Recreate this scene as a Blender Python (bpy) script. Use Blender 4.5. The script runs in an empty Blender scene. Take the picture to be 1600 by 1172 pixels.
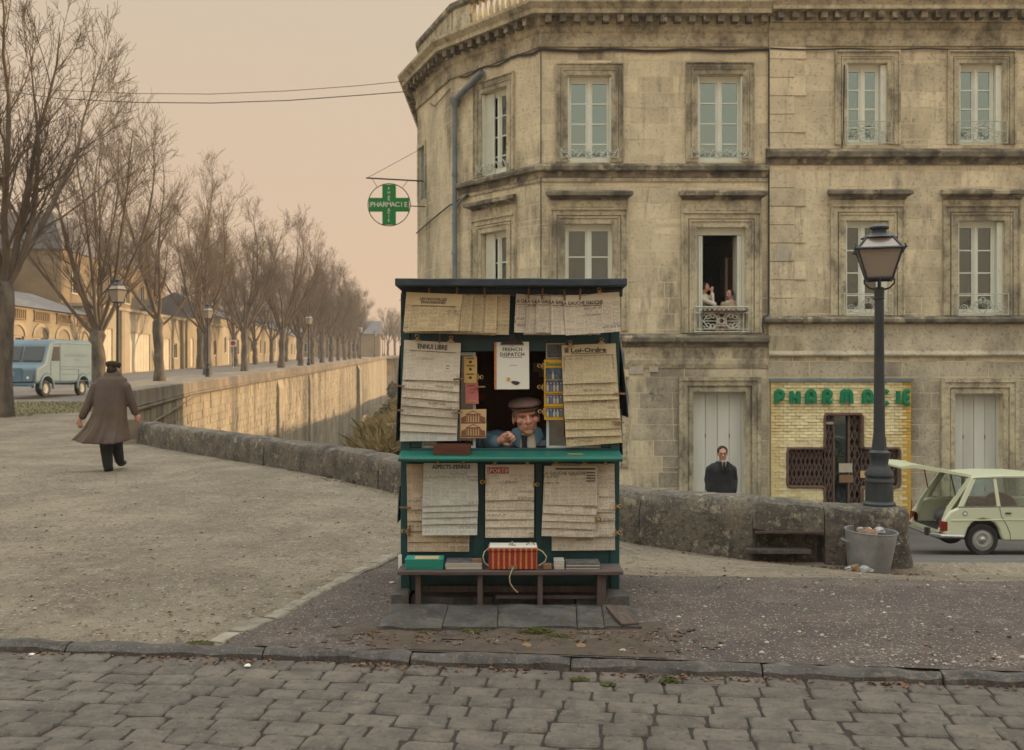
import bpy, bmesh, math, random
from mathutils import Vector, Matrix, Quaternion, noise
SC = bpy.context.scene
COL = SC.collection
RND = random.Random(11)
F = 1600.0
HC = 1.46

# ------------------------------------------------------------------ camera, sky, sun, exposure
cam_d = bpy.data.cameras.new('camera')
cam = bpy.data.objects.new('camera', cam_d)
COL.objects.link(cam)
cam.location = (0, 0, HC)
cam.rotation_euler = (math.radians(90), 0, 0)
cam_d.sensor_width = 36.0
cam_d.lens = 36.0
cam_d.clip_start = 0.1
cam_d.clip_end = 3000
cam_d.dof.use_dof = True
cam_d.dof.focus_distance = 6.8
cam_d.dof.aperture_fstop = 4.5
SC.camera = cam

SUN_DIR = Vector((0.88, 0.42, 0.155)).normalized()      # towards the sun
SUN_EL = math.asin(SUN_DIR.z)
SUN_ROT = math.atan2(SUN_DIR.x, SUN_DIR.y)
world = bpy.data.worlds.new('World')
SC.world = world
world.use_nodes = True
wn = world.node_tree
wn.nodes.clear()
w_out = wn.nodes.new('ShaderNodeOutputWorld')
w_bg = wn.nodes.new('ShaderNodeBackground')
w_sky = wn.nodes.new('ShaderNodeTexSky')
w_sky.sky_type = 'NISHITA'
w_sky.sun_disc = False
w_sky.sun_elevation = SUN_EL
w_sky.sun_rotation = SUN_ROT
w_sky.air_density = 1.0
w_sky.dust_density = 4.0
w_sky.ozone_density = 1.0
w_bw = wn.nodes.new('ShaderNodeMix')
w_bw.data_type = 'RGBA'
w_bw.inputs['Factor'].default_value = 0.86            # share of the gradient sky mixed over the clear one
w_geo = wn.nodes.new('ShaderNodeTexCoord')
w_sep = wn.nodes.new('ShaderNodeSeparateXYZ')
w_ramp = wn.nodes.new('ShaderNodeValToRGB')
SKY = [(0.0, (6.85, 4.5, 2.95)), (0.14, (6.55, 4.7, 3.2)), (0.34, (6.15, 4.9, 3.55)), (0.62, (13.0, 12.6, 11.4)), (1.0, (22.5, 24.0, 24.0))]   # unseen zenith brightened as added fill light for the shaded facade
for i, (p_, c_) in enumerate(SKY):
    e = w_ramp.color_ramp.elements[i] if i < 2 else w_ramp.color_ramp.elements.new(p_)
    e.position = p_
    e.color = (*c_, 1)
wn.links.new(w_geo.outputs['Generated'], w_sep.inputs[0])
wn.links.new(w_sep.outputs['Z'], w_ramp.inputs[0])
wn.links.new(w_sky.outputs[0], w_bw.inputs['A'])
wn.links.new(w_ramp.outputs[0], w_bw.inputs['B'])
wn.links.new(w_bw.outputs['Result'], w_bg.inputs['Color'])
w_bg.inputs['Strength'].default_value = 0.1
wn.links.new(w_bg.outputs[0], w_out.inputs[0])

sun_d = bpy.data.lights.new('sun', 'SUN')
sun_d.energy = 4.2
sun_d.angle = math.radians(0.5)
sun_d.color = (1.0, 0.70, 0.40)
sun = bpy.data.objects.new('sun', sun_d)
COL.objects.link(sun)
sun.rotation_euler = (-SUN_DIR).to_track_quat('-Z', 'Y').to_euler()

SC.view_settings.view_transform = 'Standard'
SC.view_settings.look = 'None'
SC.view_settings.exposure = 0.27
SC.view_settings.gamma = 1.0
SC.view_settings.use_curve_mapping = False
SC.render.engine = 'CYCLES'
SC.cycles.max_bounces = 6
SC.cycles.transparent_max_bounces = 8
SC.cycles.use_denoising = True


# ------------------------------------------------------------------ helpers
def P(x, y, Y):
    return Vector(((x - 800) * Y / F, Y, HC - (y - 586) * Y / F))


def V(*a):
    return Vector(a)


def lerp(a, b, t):
    return a + (b - a) * t


def clamp(x, a=0.0, b=1.0):
    return max(a, min(b, x))


def sstep(x):
    x = clamp(x)
    return x * x * (3 - 2 * x)


def interp(tab, x):
    if x <= tab[0][0]:
        return tab[0][1]
    for (a, va), (b, vb) in zip(tab, tab[1:]):
        if x <= b:
            return lerp(va, vb, (x - a) / (b - a))
    return tab[-1][1]


WROOT = {}                                              # roots whose parts are given in world coordinates


class MB:
    def __init__(s):
        s.v = []
        s.f = []
        s.mi = []
        s.uv = {}
        s.m = 0

    def add(s, vs, fs, uvs=None):
        o = len(s.v)
        s.v += [tuple(v) for v in vs]
        for k, f in enumerate(fs):
            if uvs:
                s.uv[len(s.f)] = [uvs[i] for i in f]
            s.f.append(tuple(i + o for i in f))
            s.mi.append(s.m)
        return s

    def box(s, x0, x1, y0, y1, z0, z1, M=None):
        vs = [V(x, y, z) for z in (z0, z1) for y in (y0, y1) for x in (x0, x1)]
        if M is not None:
            vs = [M @ v for v in vs]
        return s.add(vs, [(0, 2, 3, 1), (4, 5, 7, 6), (0, 1, 5, 4), (2, 6, 7, 3), (0, 4, 6, 2), (1, 3, 7, 5)])

    def tube(s, path, rad, n=8, cap=True, flat=None):
        path = [Vector(p) for p in path]
        if not isinstance(rad, (list, tuple)):
            rad = [rad] * len(path)
        vs, fs = [], []
        ref = None
        for i, p in enumerate(path):
            d = (path[min(i + 1, len(path) - 1)] - path[max(i - 1, 0)])
            if d.length < 1e-9:
                d = V(0, 0, 1)
            d.normalize()
            if ref is None:
                ref = V(1, 0, 0) if abs(d.x) < 0.8 else V(0, 1, 0)
            a = (ref - d * ref.dot(d))
            if a.length < 1e-6:
                a = d.orthogonal()
            a.normalize()
            b = d.cross(a)
            ref = a
            for k in range(n):
                t = 2 * math.pi * k / n
                q = a * math.cos(t) * rad[i] + b * math.sin(t) * rad[i]
                if flat:
                    q = V(q.x * flat[0], q.y * flat[1], q.z * flat[2])
                vs.append(p + q)
        for i in range(len(path) - 1):
            for k in range(n):
                k2 = (k + 1) % n
                fs.append((i * n + k, i * n + k2, (i + 1) * n + k2, (i + 1) * n + k))
        if cap:
            fs.append(tuple(reversed(range(n))))
            fs.append(tuple((len(path) - 1) * n + k for k in range(n)))
        return s.add(vs, fs)

    def lathe(s, prof, n=16, c=(0, 0, 0), M=None, cap=True, sq=None):
        vs, fs = [], []
        for r, z in prof:
            for k in range(n):
                t = 2 * math.pi * (k + (0.5 if sq else 0)) / n
                v = V(c[0] + r * math.cos(t), c[1] + r * math.sin(t), c[2] + z)
                vs.append(M @ v if M is not None else v)
        for i in range(len(prof) - 1):
            for k in range(n):
                k2 = (k + 1) % n
                fs.append((i * n + k, i * n + k2, (i + 1) * n + k2, (i + 1) * n + k))
        if cap:
            fs.append(tuple(reversed(range(n))))
            fs.append(tuple((len(prof) - 1) * n + k for k in range(n)))
        return s.add(vs, fs)

    def ell(s, c, r, M=None, nu=16, nv=10):
        vs, fs = [], []
        c = Vector(c)
        for i in range(1, nv):
            a = math.pi * i / nv
            for k in range(nu):
                t = 2 * math.pi * k / nu
                v = V(r[0] * math.sin(a) * math.cos(t), r[1] * math.sin(a) * math.sin(t), -r[2] * math.cos(a))
                vs.append(v)
        top = len(vs)
        vs.append(V(0, 0, -r[2]))
        vs.append(V(0, 0, r[2]))
        vs = [(M @ v if M is not None else v) + c for v in vs]
        for i in range(nv - 2):
            for k in range(nu):
                k2 = (k + 1) % nu
                fs.append((i * nu + k, i * nu + k2, (i + 1) * nu + k2, (i + 1) * nu + k))
        for k in range(nu):
            k2 = (k + 1) % nu
            fs.append((top, k2, k))
            fs.append((top + 1, (nv - 2) * nu + k, (nv - 2) * nu + k2))
        return s.add(vs, fs)

    def prism(s, poly, a, b, fn):
        """poly in 2-D; fn(p, q, depth) -> Vector"""
        n = len(poly)
        vs = [fn(p, q, a) for p, q in poly] + [fn(p, q, b) for p, q in poly]
        fs = [tuple(reversed(range(n))), tuple(range(n, 2 * n))]
        for k in range(n):
            k2 = (k + 1) % n
            fs.append((k, k2, n + k2, n + k))
        return s.add(vs, fs)

    def loft(s, rings, cap=True):
        n = len(rings[0])
        vs = [v for r in rings for v in r]
        fs = []
        for i in range(len(rings) - 1):
            for k in range(n):
                k2 = (k + 1) % n
                fs.append((i * n + k, i * n + k2, (i + 1) * n + k2, (i + 1) * n + k))
        if cap:
            fs.append(tuple(reversed(range(n))))
            fs.append(tuple((len(rings) - 1) * n + k for k in range(n)))
        return s.add(vs, fs)

    def xf(s, M):
        s.v = [tuple(M @ Vector(v)) for v in s.v]
        return s

    def mesh(s, name, mats, smooth=False, recalc=True):
        me = bpy.data.meshes.new(name)
        me.from_pydata(s.v, [], s.f)
        if not isinstance(mats, (list, tuple)):
            mats = [mats]
        for m in mats:
            me.materials.append(m)
        if len(mats) > 1:
            me.polygons.foreach_set('material_index', s.mi)
        if s.uv:
            ul = me.uv_layers.new(name='UVMap')
            for fi, uvs in s.uv.items():
                ls = me.polygons[fi].loop_start
                for j, q in enumerate(uvs):
                    ul.data[ls + j].uv = q
        if recalc:
            bm = bmesh.new()
            bm.from_mesh(me)
            bmesh.ops.recalc_face_normals(bm, faces=bm.faces)
            bm.to_mesh(me)
            bm.free()
        if smooth:
            me.polygons.foreach_set('use_smooth', [True] * len(me.polygons))
            if smooth != 'all':
                try:
                    me.set_sharp_from_angle(angle=math.radians(38))
                except Exception:
                    pass
        me.update()
        return me

    def build(s, name, mats, parent=None, smooth=False, recalc=True):
        return put(name, s.mesh(name, mats, smooth, recalc), parent)


def put(name, me, parent=None, loc=None, rot=None, scale=None):
    o = bpy.data.objects.new(name, me)
    COL.objects.link(o)
    if parent is not None:
        o.parent = parent
        if parent in WROOT:
            o.location = -WROOT[parent]
    if loc is not None:
        o.location = (o.location if (parent is not None and parent in WROOT) else V(0, 0, 0)) + Vector(loc)
    if rot is not None:
        o.rotation_euler = rot
    if scale is not None:
        o.scale = scale
    return o


def tag(o, label=None, cat=None, group=None, kind=None):
    if label:
        o['label'] = label
    if cat:
        o['category'] = cat
    if group:
        o['group'] = group
    if kind:
        o['kind'] = kind
    return o


def thing(name, label, cat, loc=(0, 0, 0), rz=0, group=None, world=True):
    o = bpy.data.objects.new(name, None)
    o.empty_display_size = 0.1
    COL.objects.link(o)
    o.location = loc
    o.rotation_euler = (0, 0, rz)
    if world:
        WROOT[o] = Vector(loc)
    return tag(o, label, cat, group)


KIDS = {}


def copy_tree(root, loc, rz=0, scale=None, label=None, only=None):
    c = root.copy()
    COL.objects.link(c)
    c.location = loc
    c.rotation_euler = (0, 0, rz)
    if scale:
        c.scale = scale
    if label:
        c['label'] = label
    for ch in root.children:
        d = ch.copy()
        COL.objects.link(d)
        d.parent = c
        for g in ch.children:
            h = g.copy()
            COL.objects.link(h)
            h.parent = d
    return c


def bevel(o, w, seg=2, ang=40):
    m = o.modifiers.new('bevel', 'BEVEL')
    m.width = w
    m.segments = seg
    m.limit_method = 'ANGLE'
    m.angle_limit = math.radians(ang)
    return o


def organic(name, mb, voxel, mat, parent=None, smooth=6):
    me = mb.mesh(name, mat)
    o = bpy.data.objects.new(name, me)
    COL.objects.link(o)
    m = o.modifiers.new('r', 'REMESH')
    m.mode = 'VOXEL'
    m.voxel_size = voxel
    m2 = o.modifiers.new('s', 'SMOOTH')
    m2.factor = 0.5
    m2.iterations = smooth
    dg = bpy.context.evaluated_depsgraph_get()
    dg.update()
    me2 = bpy.data.meshes.new_from_object(o.evaluated_get(dg))
    me2.name = name
    me2.materials.clear()
    me2.materials.append(mat)
    me2.polygons.foreach_set('use_smooth', [True] * len(me2.polygons))
    bpy.data.objects.remove(o)
    return put(name, me2, parent)


_TXT = {}


def text_mb(s, size, bold=0.0, align='CENTER', space=1.0, xs=1.0):
    """flat lettering in the XZ plane facing -Y, origin at baseline"""
    cu = bpy.data.curves.new('t', 'FONT')
    cu.body = s
    cu.size = size
    cu.offset = bold * size
    cu.align_x = align
    cu.space_character = space
    cu.resolution_u = 2
    o = bpy.data.objects.new('t', cu)
    me = bpy.data.meshes.new_from_object(o)
    mb = MB()
    mb.add([V(v.co.x * xs, 0, v.co.y) for v in me.vertices], [tuple(p.vertices) for p in me.polygons])
    bpy.data.objects.remove(o)
    bpy.data.meshes.remove(me)
    return mb


def spiral(c, r0, r1, turns, a0, n=14, sx=1):
    out = []
    for i in range(n + 1):
        t = i / n
        a = a0 + turns * 2 * math.pi * t
        r = lerp(r0, r1, t)
        out.append((c[0] + sx * r * math.cos(a), c[1] + r * math.sin(a)))
    return out


# ------------------------------------------------------------------ materials
def _nodes(name):
    m = bpy.data.materials.new(name)
    m.use_nodes = True
    nt = m.node_tree
    return m, nt, nt.nodes['Principled BSDF'], nt.nodes.new, nt.links.new


def _coords(nt, N, L, mode, stretch=(1, 1, 1)):
    if mode == 'pos':
        g = N('ShaderNodeNewGeometry').outputs['Position']
    elif mode == 'uv':
        g = N('ShaderNodeTexCoord').outputs['UV']
    else:
        g = N('ShaderNodeTexCoord').outputs['Object']
    mp = N('ShaderNodeMapping')
    mp.inputs['Scale'].default_value = stretch
    L(g, mp.inputs[0])
    return mp.outputs[0]


def _noise(N, L, co, scale, detail=5, rough=0.6):
    n = N('ShaderNodeTexNoise')
    n.inputs['Scale'].default_value = scale
    n.inputs['Detail'].default_value = detail
    n.inputs['Roughness'].default_value = rough
    L(co, n.inputs['Vector'])
    return n.outputs[0]


def _range(N, L, x, a, b, c=0.0, d=1.0):
    r = N('ShaderNodeMapRange')
    r.inputs[1].default_value = a
    r.inputs[2].default_value = b
    r.inputs[3].default_value = c
    r.inputs[4].default_value = d
    L(x, r.inputs[0])
    return r.outputs[0]


def _mix(N, L, f, a, b, mode='MIX'):
    m = N('ShaderNodeMix')
    m.data_type = 'RGBA'
    m.blend_type = mode
    for k, x in (('Factor', f), ('A', a), ('B', b)):
        if isinstance(x, (int, float)):
            m.inputs[k].default_value = x
        elif isinstance(x, tuple):
            m.inputs[k].default_value = (*x, 1) if len(x) == 3 else x
        else:
            L(x, m.inputs[k])
    return m.outputs['Result']


def _math(N, L, op, a, b=0.0):
    m = N('ShaderNodeMath')
    m.operation = op
    for i, x in enumerate((a, b)):
        if isinstance(x, (int, float)):
            m.inputs[i].default_value = x
        else:
            L(x, m.inputs[i])
    return m.outputs[0]


def mat(name, c1, c2=None, scale=6, rough=0.85, bump=0.0, bscale=40, metal=0, rnd=0.0, mode='pos',
        stains=(), stretch=(1, 1, 1), spec=0.3, speck=None, lo=0.35, hi=0.65, coat=0.0):
    """c1/c2 mottled by noise; stains = [(colour, scale, lo, hi, strength, stretch)]; speck = (colour, scale, threshold)"""
    m, nt, b, N, L = _nodes(name)
    co = _coords(nt, N, L, mode, stretch)
    col = None
    if c2 is not None:
        col = _mix(N, L, _range(N, L, _noise(N, L, co, scale), lo, hi), c1, c2)
    else:
        r = N('ShaderNodeRGB')
        r.outputs[0].default_value = (*c1, 1)
        col = r.outputs[0]
    for (sc_, ss, lo_, hi_, st, stx) in stains:
        cs = _coords(nt, N, L, mode, stx)
        col = _mix(N, L, _range(N, L, _noise(N, L, cs, ss, 8, 0.68), lo_, hi_, 0, st), col, sc_)
    if speck:
        vor = N('ShaderNodeTexVoronoi')
        vor.inputs['Scale'].default_value = speck[1]
        L(co, vor.inputs['Vector'])
        sep = N('ShaderNodeSeparateColor')
        L(vor.outputs['Color'], sep.inputs[0])
        mk = _math(N, L, 'MULTIPLY', _range(N, L, sep.outputs[0], speck[2], speck[2] + 0.02), _range(N, L, vor.outputs['Distance'], 0.42, 0.3))
        col = _mix(N, L, mk, col, speck[0])
    if rnd:
        oi = N('ShaderNodeObjectInfo')
        hs = N('ShaderNodeHueSaturation')
        L(_range(N, L, oi.outputs['Random'], 0, 1, 1 - rnd, 1 + rnd), hs.inputs['Value'])
        L(col, hs.inputs['Color'])
        col = hs.outputs[0]
    L(col, b.inputs['Base Color'])
    b.inputs['Roughness'].default_value = rough
    b.inputs['Metallic'].default_value = metal
    b.inputs['Specular IOR Level'].default_value = spec
    if coat:
        b.inputs['Coat Weight'].default_value = coat
        b.inputs['Coat Roughness'].default_value = 0.15
    if bump:
        bn = N('ShaderNodeBump')
        bn.inputs['Strength'].default_value = min(1.0, bump)
        bn.inputs['Distance'].default_value = 0.02 * max(1, bump)
        L(_noise(N, L, co, bscale, 6, 0.7), bn.inputs['Height'])
        L(bn.outputs[0], b.inputs['Normal'])
    return m


SOOT = (0.075, 0.068, 0.058)
one = (1, 1, 1)
MT = {}
MT['ashlar'] = mat('ashlar limestone', (0.72, 0.635, 0.435), (0.59, 0.52, 0.36), 2.2, 0.92, 0.5, 60, rnd=0.13,
                   stains=[((0.27, 0.24, 0.17), 0.55, 0.5, 0.66, 0.65, (1, 1, 0.45)), (SOOT, 1.1, 0.54, 0.68, 0.65, (1, 1, 0.35)), (SOOT, 2.5, 0.56, 0.68, 0.5, (1.6, 1.6, 0.2)), (SOOT, 14, 0.55, 0.67, 0.55, one)])
MT['ashlar_low'] = mat('grey ground floor limestone', (0.56, 0.51, 0.37), (0.42, 0.38, 0.285), 2.0, 0.92, 0.6, 60, rnd=0.10,
                       stains=[((0.19, 0.165, 0.13), 0.6, 0.47, 0.64, 0.8, (1, 1, 0.6)), (SOOT, 16, 0.54, 0.66, 0.6, one), ((0.5, 0.47, 0.38), 0.9, 0.58, 0.7, 0.5, one)])
MT['mortar'] = mat('lime mortar', (0.76, 0.68, 0.47), (0.64, 0.56, 0.38), 4, 0.95, stains=[(SOOT, 1.3, 0.5, 0.7, 0.6, one)])
MT['mould'] = mat('sooty moulded stone', (0.58, 0.525, 0.36), (0.43, 0.385, 0.27), 3.0, 0.92, 0.4, 50, rnd=0.10,
                  stains=[(SOOT, 1.3, 0.47, 0.64, 0.75, (1, 1, 0.5)), (SOOT, 12, 0.52, 0.66, 0.55, one)])
MT['ledge'] = mat('lichen black ledge and shaded dentil stone', (0.26, 0.23, 0.165), (0.075, 0.07, 0.06), 3, 0.95, 0.6, 50,
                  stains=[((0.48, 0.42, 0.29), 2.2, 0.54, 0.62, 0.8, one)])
MT['white_paint'] = mat('grey white window paint', (0.74, 0.77, 0.66), (0.66, 0.69, 0.60), 3, 0.5, rnd=0.05)
MT['door_paint'] = mat('pale grey door paint', (0.64, 0.66, 0.60), (0.55, 0.57, 0.52), 1.2, 0.55, stretch=(3, 3, 0.4), rnd=0.06)
MT['iron_white'] = mat('pale painted iron', (0.55, 0.58, 0.5), (0.4, 0.42, 0.36), 9, 0.55)
MT['iron_dark'] = mat('dark painted cast iron', (0.028, 0.036, 0.042), (0.045, 0.052, 0.056), 12, 0.42, 0.2, 80, mode='obj')
MT['zinc_pipe'] = mat('blue grey pipe paint', (0.13, 0.17, 0.19), (0.2, 0.23, 0.23), 3, 0.55)
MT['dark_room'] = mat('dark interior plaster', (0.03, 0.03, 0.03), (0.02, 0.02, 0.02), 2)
MT['curtain'] = mat('pale net curtain', (0.34, 0.34, 0.3), (0.26, 0.26, 0.23), 4, 0.9, stretch=(6, 6, 0.3))
MT['roof_slate'] = mat('grey slate roof', (0.10, 0.098, 0.10), (0.16, 0.15, 0.14), 2, 0.8, 0.3, 20)
MT['parapet'] = mat('weathered parapet stone', (0.17, 0.145, 0.112), (0.10, 0.088, 0.073), 3.5, 0.95, 1.0, 30, rnd=0.1, lo=0.42, hi=0.58,
                    stains=[((0.045, 0.042, 0.04), 1.7, 0.49, 0.62, 0.8, one), ((0.36, 0.32, 0.23), 7, 0.56, 0.63, 0.7, one), ((0.05, 0.045, 0.04), 20, 0.52, 0.60, 0.7, one), ((0.30, 0.27, 0.2), 34, 0.57, 0.62, 0.6, one),
                            ((0.33, 0.23, 0.09), 3.1, 0.68, 0.74, 0.6, one)])
MT['rampart'] = mat('rampart limestone', (0.40, 0.335, 0.24), (0.27, 0.23, 0.17), 0.8, 0.93, 0.6, 14,
                    stains=[((0.10, 0.09, 0.075), 0.5, 0.47, 0.62, 0.8, (1, 1, 0.12)), (SOOT, 3, 0.55, 0.7, 0.6, one)])
MT['rampart_cap'] = mat('rampart coping stone', (0.25, 0.20, 0.145), (0.155, 0.13, 0.10), 1.2, 0.93, 0.6, 14, rnd=0.12,
                        stains=[((0.085, 0.075, 0.065), 0.5, 0.48, 0.66, 0.75, (1, 1, 0.4))])
MT['kiosk'] = mat('dark teal kiosk paint', (0.010, 0.060, 0.064), (0.006, 0.042, 0.048), 4, 0.42, 0.12, 30,
                  stains=[((0.035, 0.10, 0.10), 5, 0.58, 0.72, 0.5, (1, 1, 0.4)), ((0.05, 0.055, 0.05), 13, 0.66, 0.74, 0.6, one)], spec=0.4)
MT['counter'] = mat('green counter paint', (0.012, 0.17, 0.125), (0.02, 0.13, 0.10), 6, 0.38, 0.1, 30,
                    stains=[((0.10, 0.17, 0.13), 9, 0.6, 0.75, 0.5, (0.3, 1, 1))], spec=0.4)
MT['kroof'] = mat('tarred kiosk roof', (0.030, 0.046, 0.058), (0.055, 0.075, 0.085), 5, 0.6, 0.4, 25,
                  stains=[((0.11, 0.12, 0.12), 8, 0.58, 0.7, 0.5, (0.4, 1, 1)), ((0.02, 0.025, 0.03), 3, 0.55, 0.7, 0.7, one)])
MT['kiosk_in'] = mat('brown kiosk lining', (0.15, 0.055, 0.036), (0.10, 0.038, 0.026), 5, 0.6, stretch=(8, 8, 0.6))
MT['kframe'] = mat('pale sash paint', (0.50, 0.58, 0.55), (0.40, 0.47, 0.45), 12, 0.5)
MT['bench'] = mat('weathered bench timber', (0.13, 0.10, 0.088), (0.085, 0.066, 0.06), 7, 0.85, 0.5, 30, stretch=(0.6, 6, 6), stains=[((0.2, 0.17, 0.15), 9, 0.58, 0.7, 0.5, (0.3, 5, 5))])
MT['bench_leg'] = mat('weathered bench leg timber', (0.115, 0.088, 0.078), (0.08, 0.06, 0.055), 7, 0.85, 0.5, 30, stretch=(6, 6, 0.6))
MT['box_wood'] = mat('brown varnished box wood', (0.115, 0.042, 0.022), (0.075, 0.028, 0.016), 9, 0.45, 0.2, 30, stretch=(0.8, 6, 6))
MT['plank'] = mat('old loose board', (0.115, 0.085, 0.066), (0.07, 0.052, 0.043), 8, 0.9, 0.5, 30, mode='obj', stretch=(6, 0.7, 6), stains=[((0.25, 0.21, 0.17), 6, 0.6, 0.7, 0.6, (5, 0.8, 5))])
MT['peg'] = mat('clothes peg wood', (0.24, 0.145, 0.085), (0.16, 0.10, 0.06), 30, 0.8, mode='obj', rnd=0.25)
MT['brass'] = mat('brass clip', (0.36, 0.25, 0.11), None, rough=0.4, metal=0.8, rnd=0.2)
MT['steel_dark'] = mat('black clip steel', (0.03, 0.032, 0.036), None, rough=0.4, metal=0.4)
MT['string'] = mat('pale twine', (0.42, 0.34, 0.22), (0.3, 0.24, 0.15), 60, 0.9)
MT['wire'] = mat('dark line wire', (0.06, 0.06, 0.055), None)
MT['concrete'] = mat('mossy grey plinth stone', (0.105, 0.098, 0.09), (0.066, 0.062, 0.058), 4, 0.95, 1.0, 30, rnd=0.06, lo=0.42, hi=0.58,
                     stains=[((0.17, 0.155, 0.13), 9, 0.55, 0.64, 0.5, one), ((0.035, 0.033, 0.03), 5, 0.52, 0.62, 0.7, one), ((0.075, 0.062, 0.03), 7, 0.56, 0.63, 0.6, one), ((0.16, 0.145, 0.12), 45, 0.57, 0.63, 0.6, one)])
MT['kerb'] = mat('kerb granite', (0.115, 0.105, 0.094), (0.08, 0.073, 0.067), 6, 0.9, 0.8, 60, rnd=0.05, stains=[((0.2, 0.175, 0.145), 16, 0.55, 0.63, 0.6, one), ((0.045, 0.04, 0.036), 3, 0.5, 0.62, 0.6, one), ((0.24, 0.21, 0.17), 60, 0.57, 0.62, 0.6, one)])
MT['edging'] = mat('flush edging stone', (0.33, 0.29, 0.22), (0.22, 0.19, 0.145), 5, 0.95, 0.8, 50, rnd=0.15, stains=[((0.09, 0.075, 0.06), 9, 0.52, 0.62, 0.6, one)])
MT['sett'] = mat('worn granite sett', (0.155, 0.130, 0.105), (0.108, 0.092, 0.076), 8, 0.72, 0.8, 60, rnd=0.10, lo=0.42, hi=0.58,
                 stains=[((0.25, 0.21, 0.155), 2.2, 0.56, 0.68, 0.5, one), ((0.055, 0.047, 0.04), 24, 0.55, 0.63, 0.6, one), ((0.26, 0.225, 0.165), 44, 0.58, 0.64, 0.5, one), ((0.022, 0.02, 0.018), 30, 0.64, 0.67, 0.8, one)])
MT['sett_joint'] = mat('dirt in the sett joints', (0.035, 0.03, 0.025), (0.06, 0.05, 0.04), 25, 0.95, 0.8, 120)
MT['gravel'] = mat('pale plaza gravel', (0.29, 0.24, 0.168), (0.21, 0.173, 0.122), 0.9, 0.95, 1.0, 90, lo=0.42, hi=0.58,
                   stains=[((0.14, 0.112, 0.082), 0.45, 0.46, 0.62, 0.45, (1, 0.6, 1)), ((0.15, 0.115, 0.082), 2.0, 0.50, 0.64, 0.6, (1, 0.45, 1)), ((0.40, 0.34, 0.25), 7, 0.54, 0.66, 0.5, one), ((0.10, 0.066, 0.045), 15, 0.555, 0.62, 0.7, (1, 0.6, 1)), ((0.085, 0.066, 0.05), 48, 0.55, 0.62, 0.65, one), ((0.46, 0.41, 0.32), 75, 0.57, 0.63, 0.7, one)],
                   speck=((0.42, 0.37, 0.29), 34, 0.90))
MT['tarmac'] = mat('old purple brown tarmac', (0.148, 0.114, 0.096), (0.10, 0.08, 0.07), 1.6, 0.95, 0.9, 110,
                   stains=[((0.10, 0.082, 0.075), 0.8, 0.48, 0.62, 0.6, one), ((0.25, 0.21, 0.17), 4, 0.54, 0.68, 0.5, one), ((0.055, 0.045, 0.04), 36, 0.54, 0.62, 0.65, one), ((0.36, 0.32, 0.26), 70, 0.58, 0.63, 0.8, one)],
                   speck=((0.42, 0.38, 0.31), 62, 0.915))
MT['asphalt'] = mat('grey street asphalt', (0.10, 0.095, 0.088), (0.135, 0.125, 0.112), 0.7, 0.9, 0.4, 60, stains=[((0.19, 0.17, 0.14), 2, 0.58, 0.72, 0.5, one)])
MT['avenue'] = mat('avenue asphalt', (0.17, 0.15, 0.13), (0.13, 0.118, 0.105), 0.4, 0.9)
MT['bank'] = mat('rough bank earth', (0.20, 0.15, 0.08), (0.11, 0.10, 0.05), 0.7, 0.95, 0.8, 8)
MT['soil'] = mat('damp leaf litter soil', (0.125, 0.094, 0.072), (0.075, 0.06, 0.048), 9, 0.95, 0.9, 60, stains=[((0.09, 0.085, 0.03), 8, 0.56, 0.66, 0.7, one), ((0.2, 0.14, 0.09), 30, 0.6, 0.68, 0.6, one)])
MT['moss'] = mat('moss', (0.085, 0.085, 0.022), (0.05, 0.052, 0.018), 30, 0.95, rnd=0.1)
MT['grass'] = mat('winter grass', (0.115, 0.10, 0.04), (0.17, 0.14, 0.07), 1.5, 0.9)
MT['leaf'] = mat('dead leaf', (0.23, 0.125, 0.065), (0.13, 0.075, 0.045), 7, 0.85)
MT['pebble'] = mat('pale pebble', (0.44, 0.39, 0.31), (0.28, 0.24, 0.19), 5, 0.9)
MT['bark'] = mat('grey brown bark', (0.18, 0.145, 0.11), (0.07, 0.06, 0.05), 4, 0.95, 1.0, 14, stretch=(1, 1, 0.35))
MT['twig'] = mat('bare twig bark', (0.175, 0.13, 0.088), (0.105, 0.08, 0.057), 1.0, 0.9)
MT['shrub'] = mat('dark shrub leaf', (0.028, 0.04, 0.016), (0.05, 0.06, 0.025), 0.8, 0.8)
MT['dry_grass'] = mat('dry bank grass', (0.26, 0.19, 0.09), (0.17, 0.14, 0.06), 0.6, 0.9)
MT['house_gold'] = mat('ochre house render', (0.35, 0.28, 0.185), (0.26, 0.21, 0.145), 0.5, 0.9, stains=[((0.2, 0.165, 0.11), 0.4, 0.52, 0.68, 0.6, (1, 1, 0.3))])
MT['house_pale'] = mat('pale house render', (0.40, 0.335, 0.24), (0.31, 0.26, 0.185), 0.5, 0.9, stains=[((0.24, 0.2, 0.14), 0.5, 0.54, 0.7, 0.5, (1, 1, 0.3))])
MT['house_brown'] = mat('brown stone house', (0.28, 0.205, 0.12), (0.2, 0.15, 0.095), 0.5, 0.9)
MT['garage_white'] = mat('pale garage door paint', (0.6, 0.52, 0.4), (0.5, 0.44, 0.34), 1)
MT['dark_glass'] = mat('dark house window glass', (0.035, 0.04, 0.042), None, rough=0.12, spec=0.6)
MT['van'] = mat('faded pale blue van paint', (0.125, 0.19, 0.22), (0.105, 0.16, 0.19), 1.2, 0.5, spec=0.4, stains=[((0.30, 0.36, 0.33), 0.8, 0.55, 0.75, 0.4, (1, 1, 0.4))])
MT['van_dark'] = mat('blue van nose paint', (0.10, 0.18, 0.24), (0.08, 0.15, 0.2), 2, 0.5)
MT['rubber'] = mat('tyre rubber', (0.022, 0.022, 0.022), (0.035, 0.033, 0.03), 8, 0.8, mode='obj')
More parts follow.
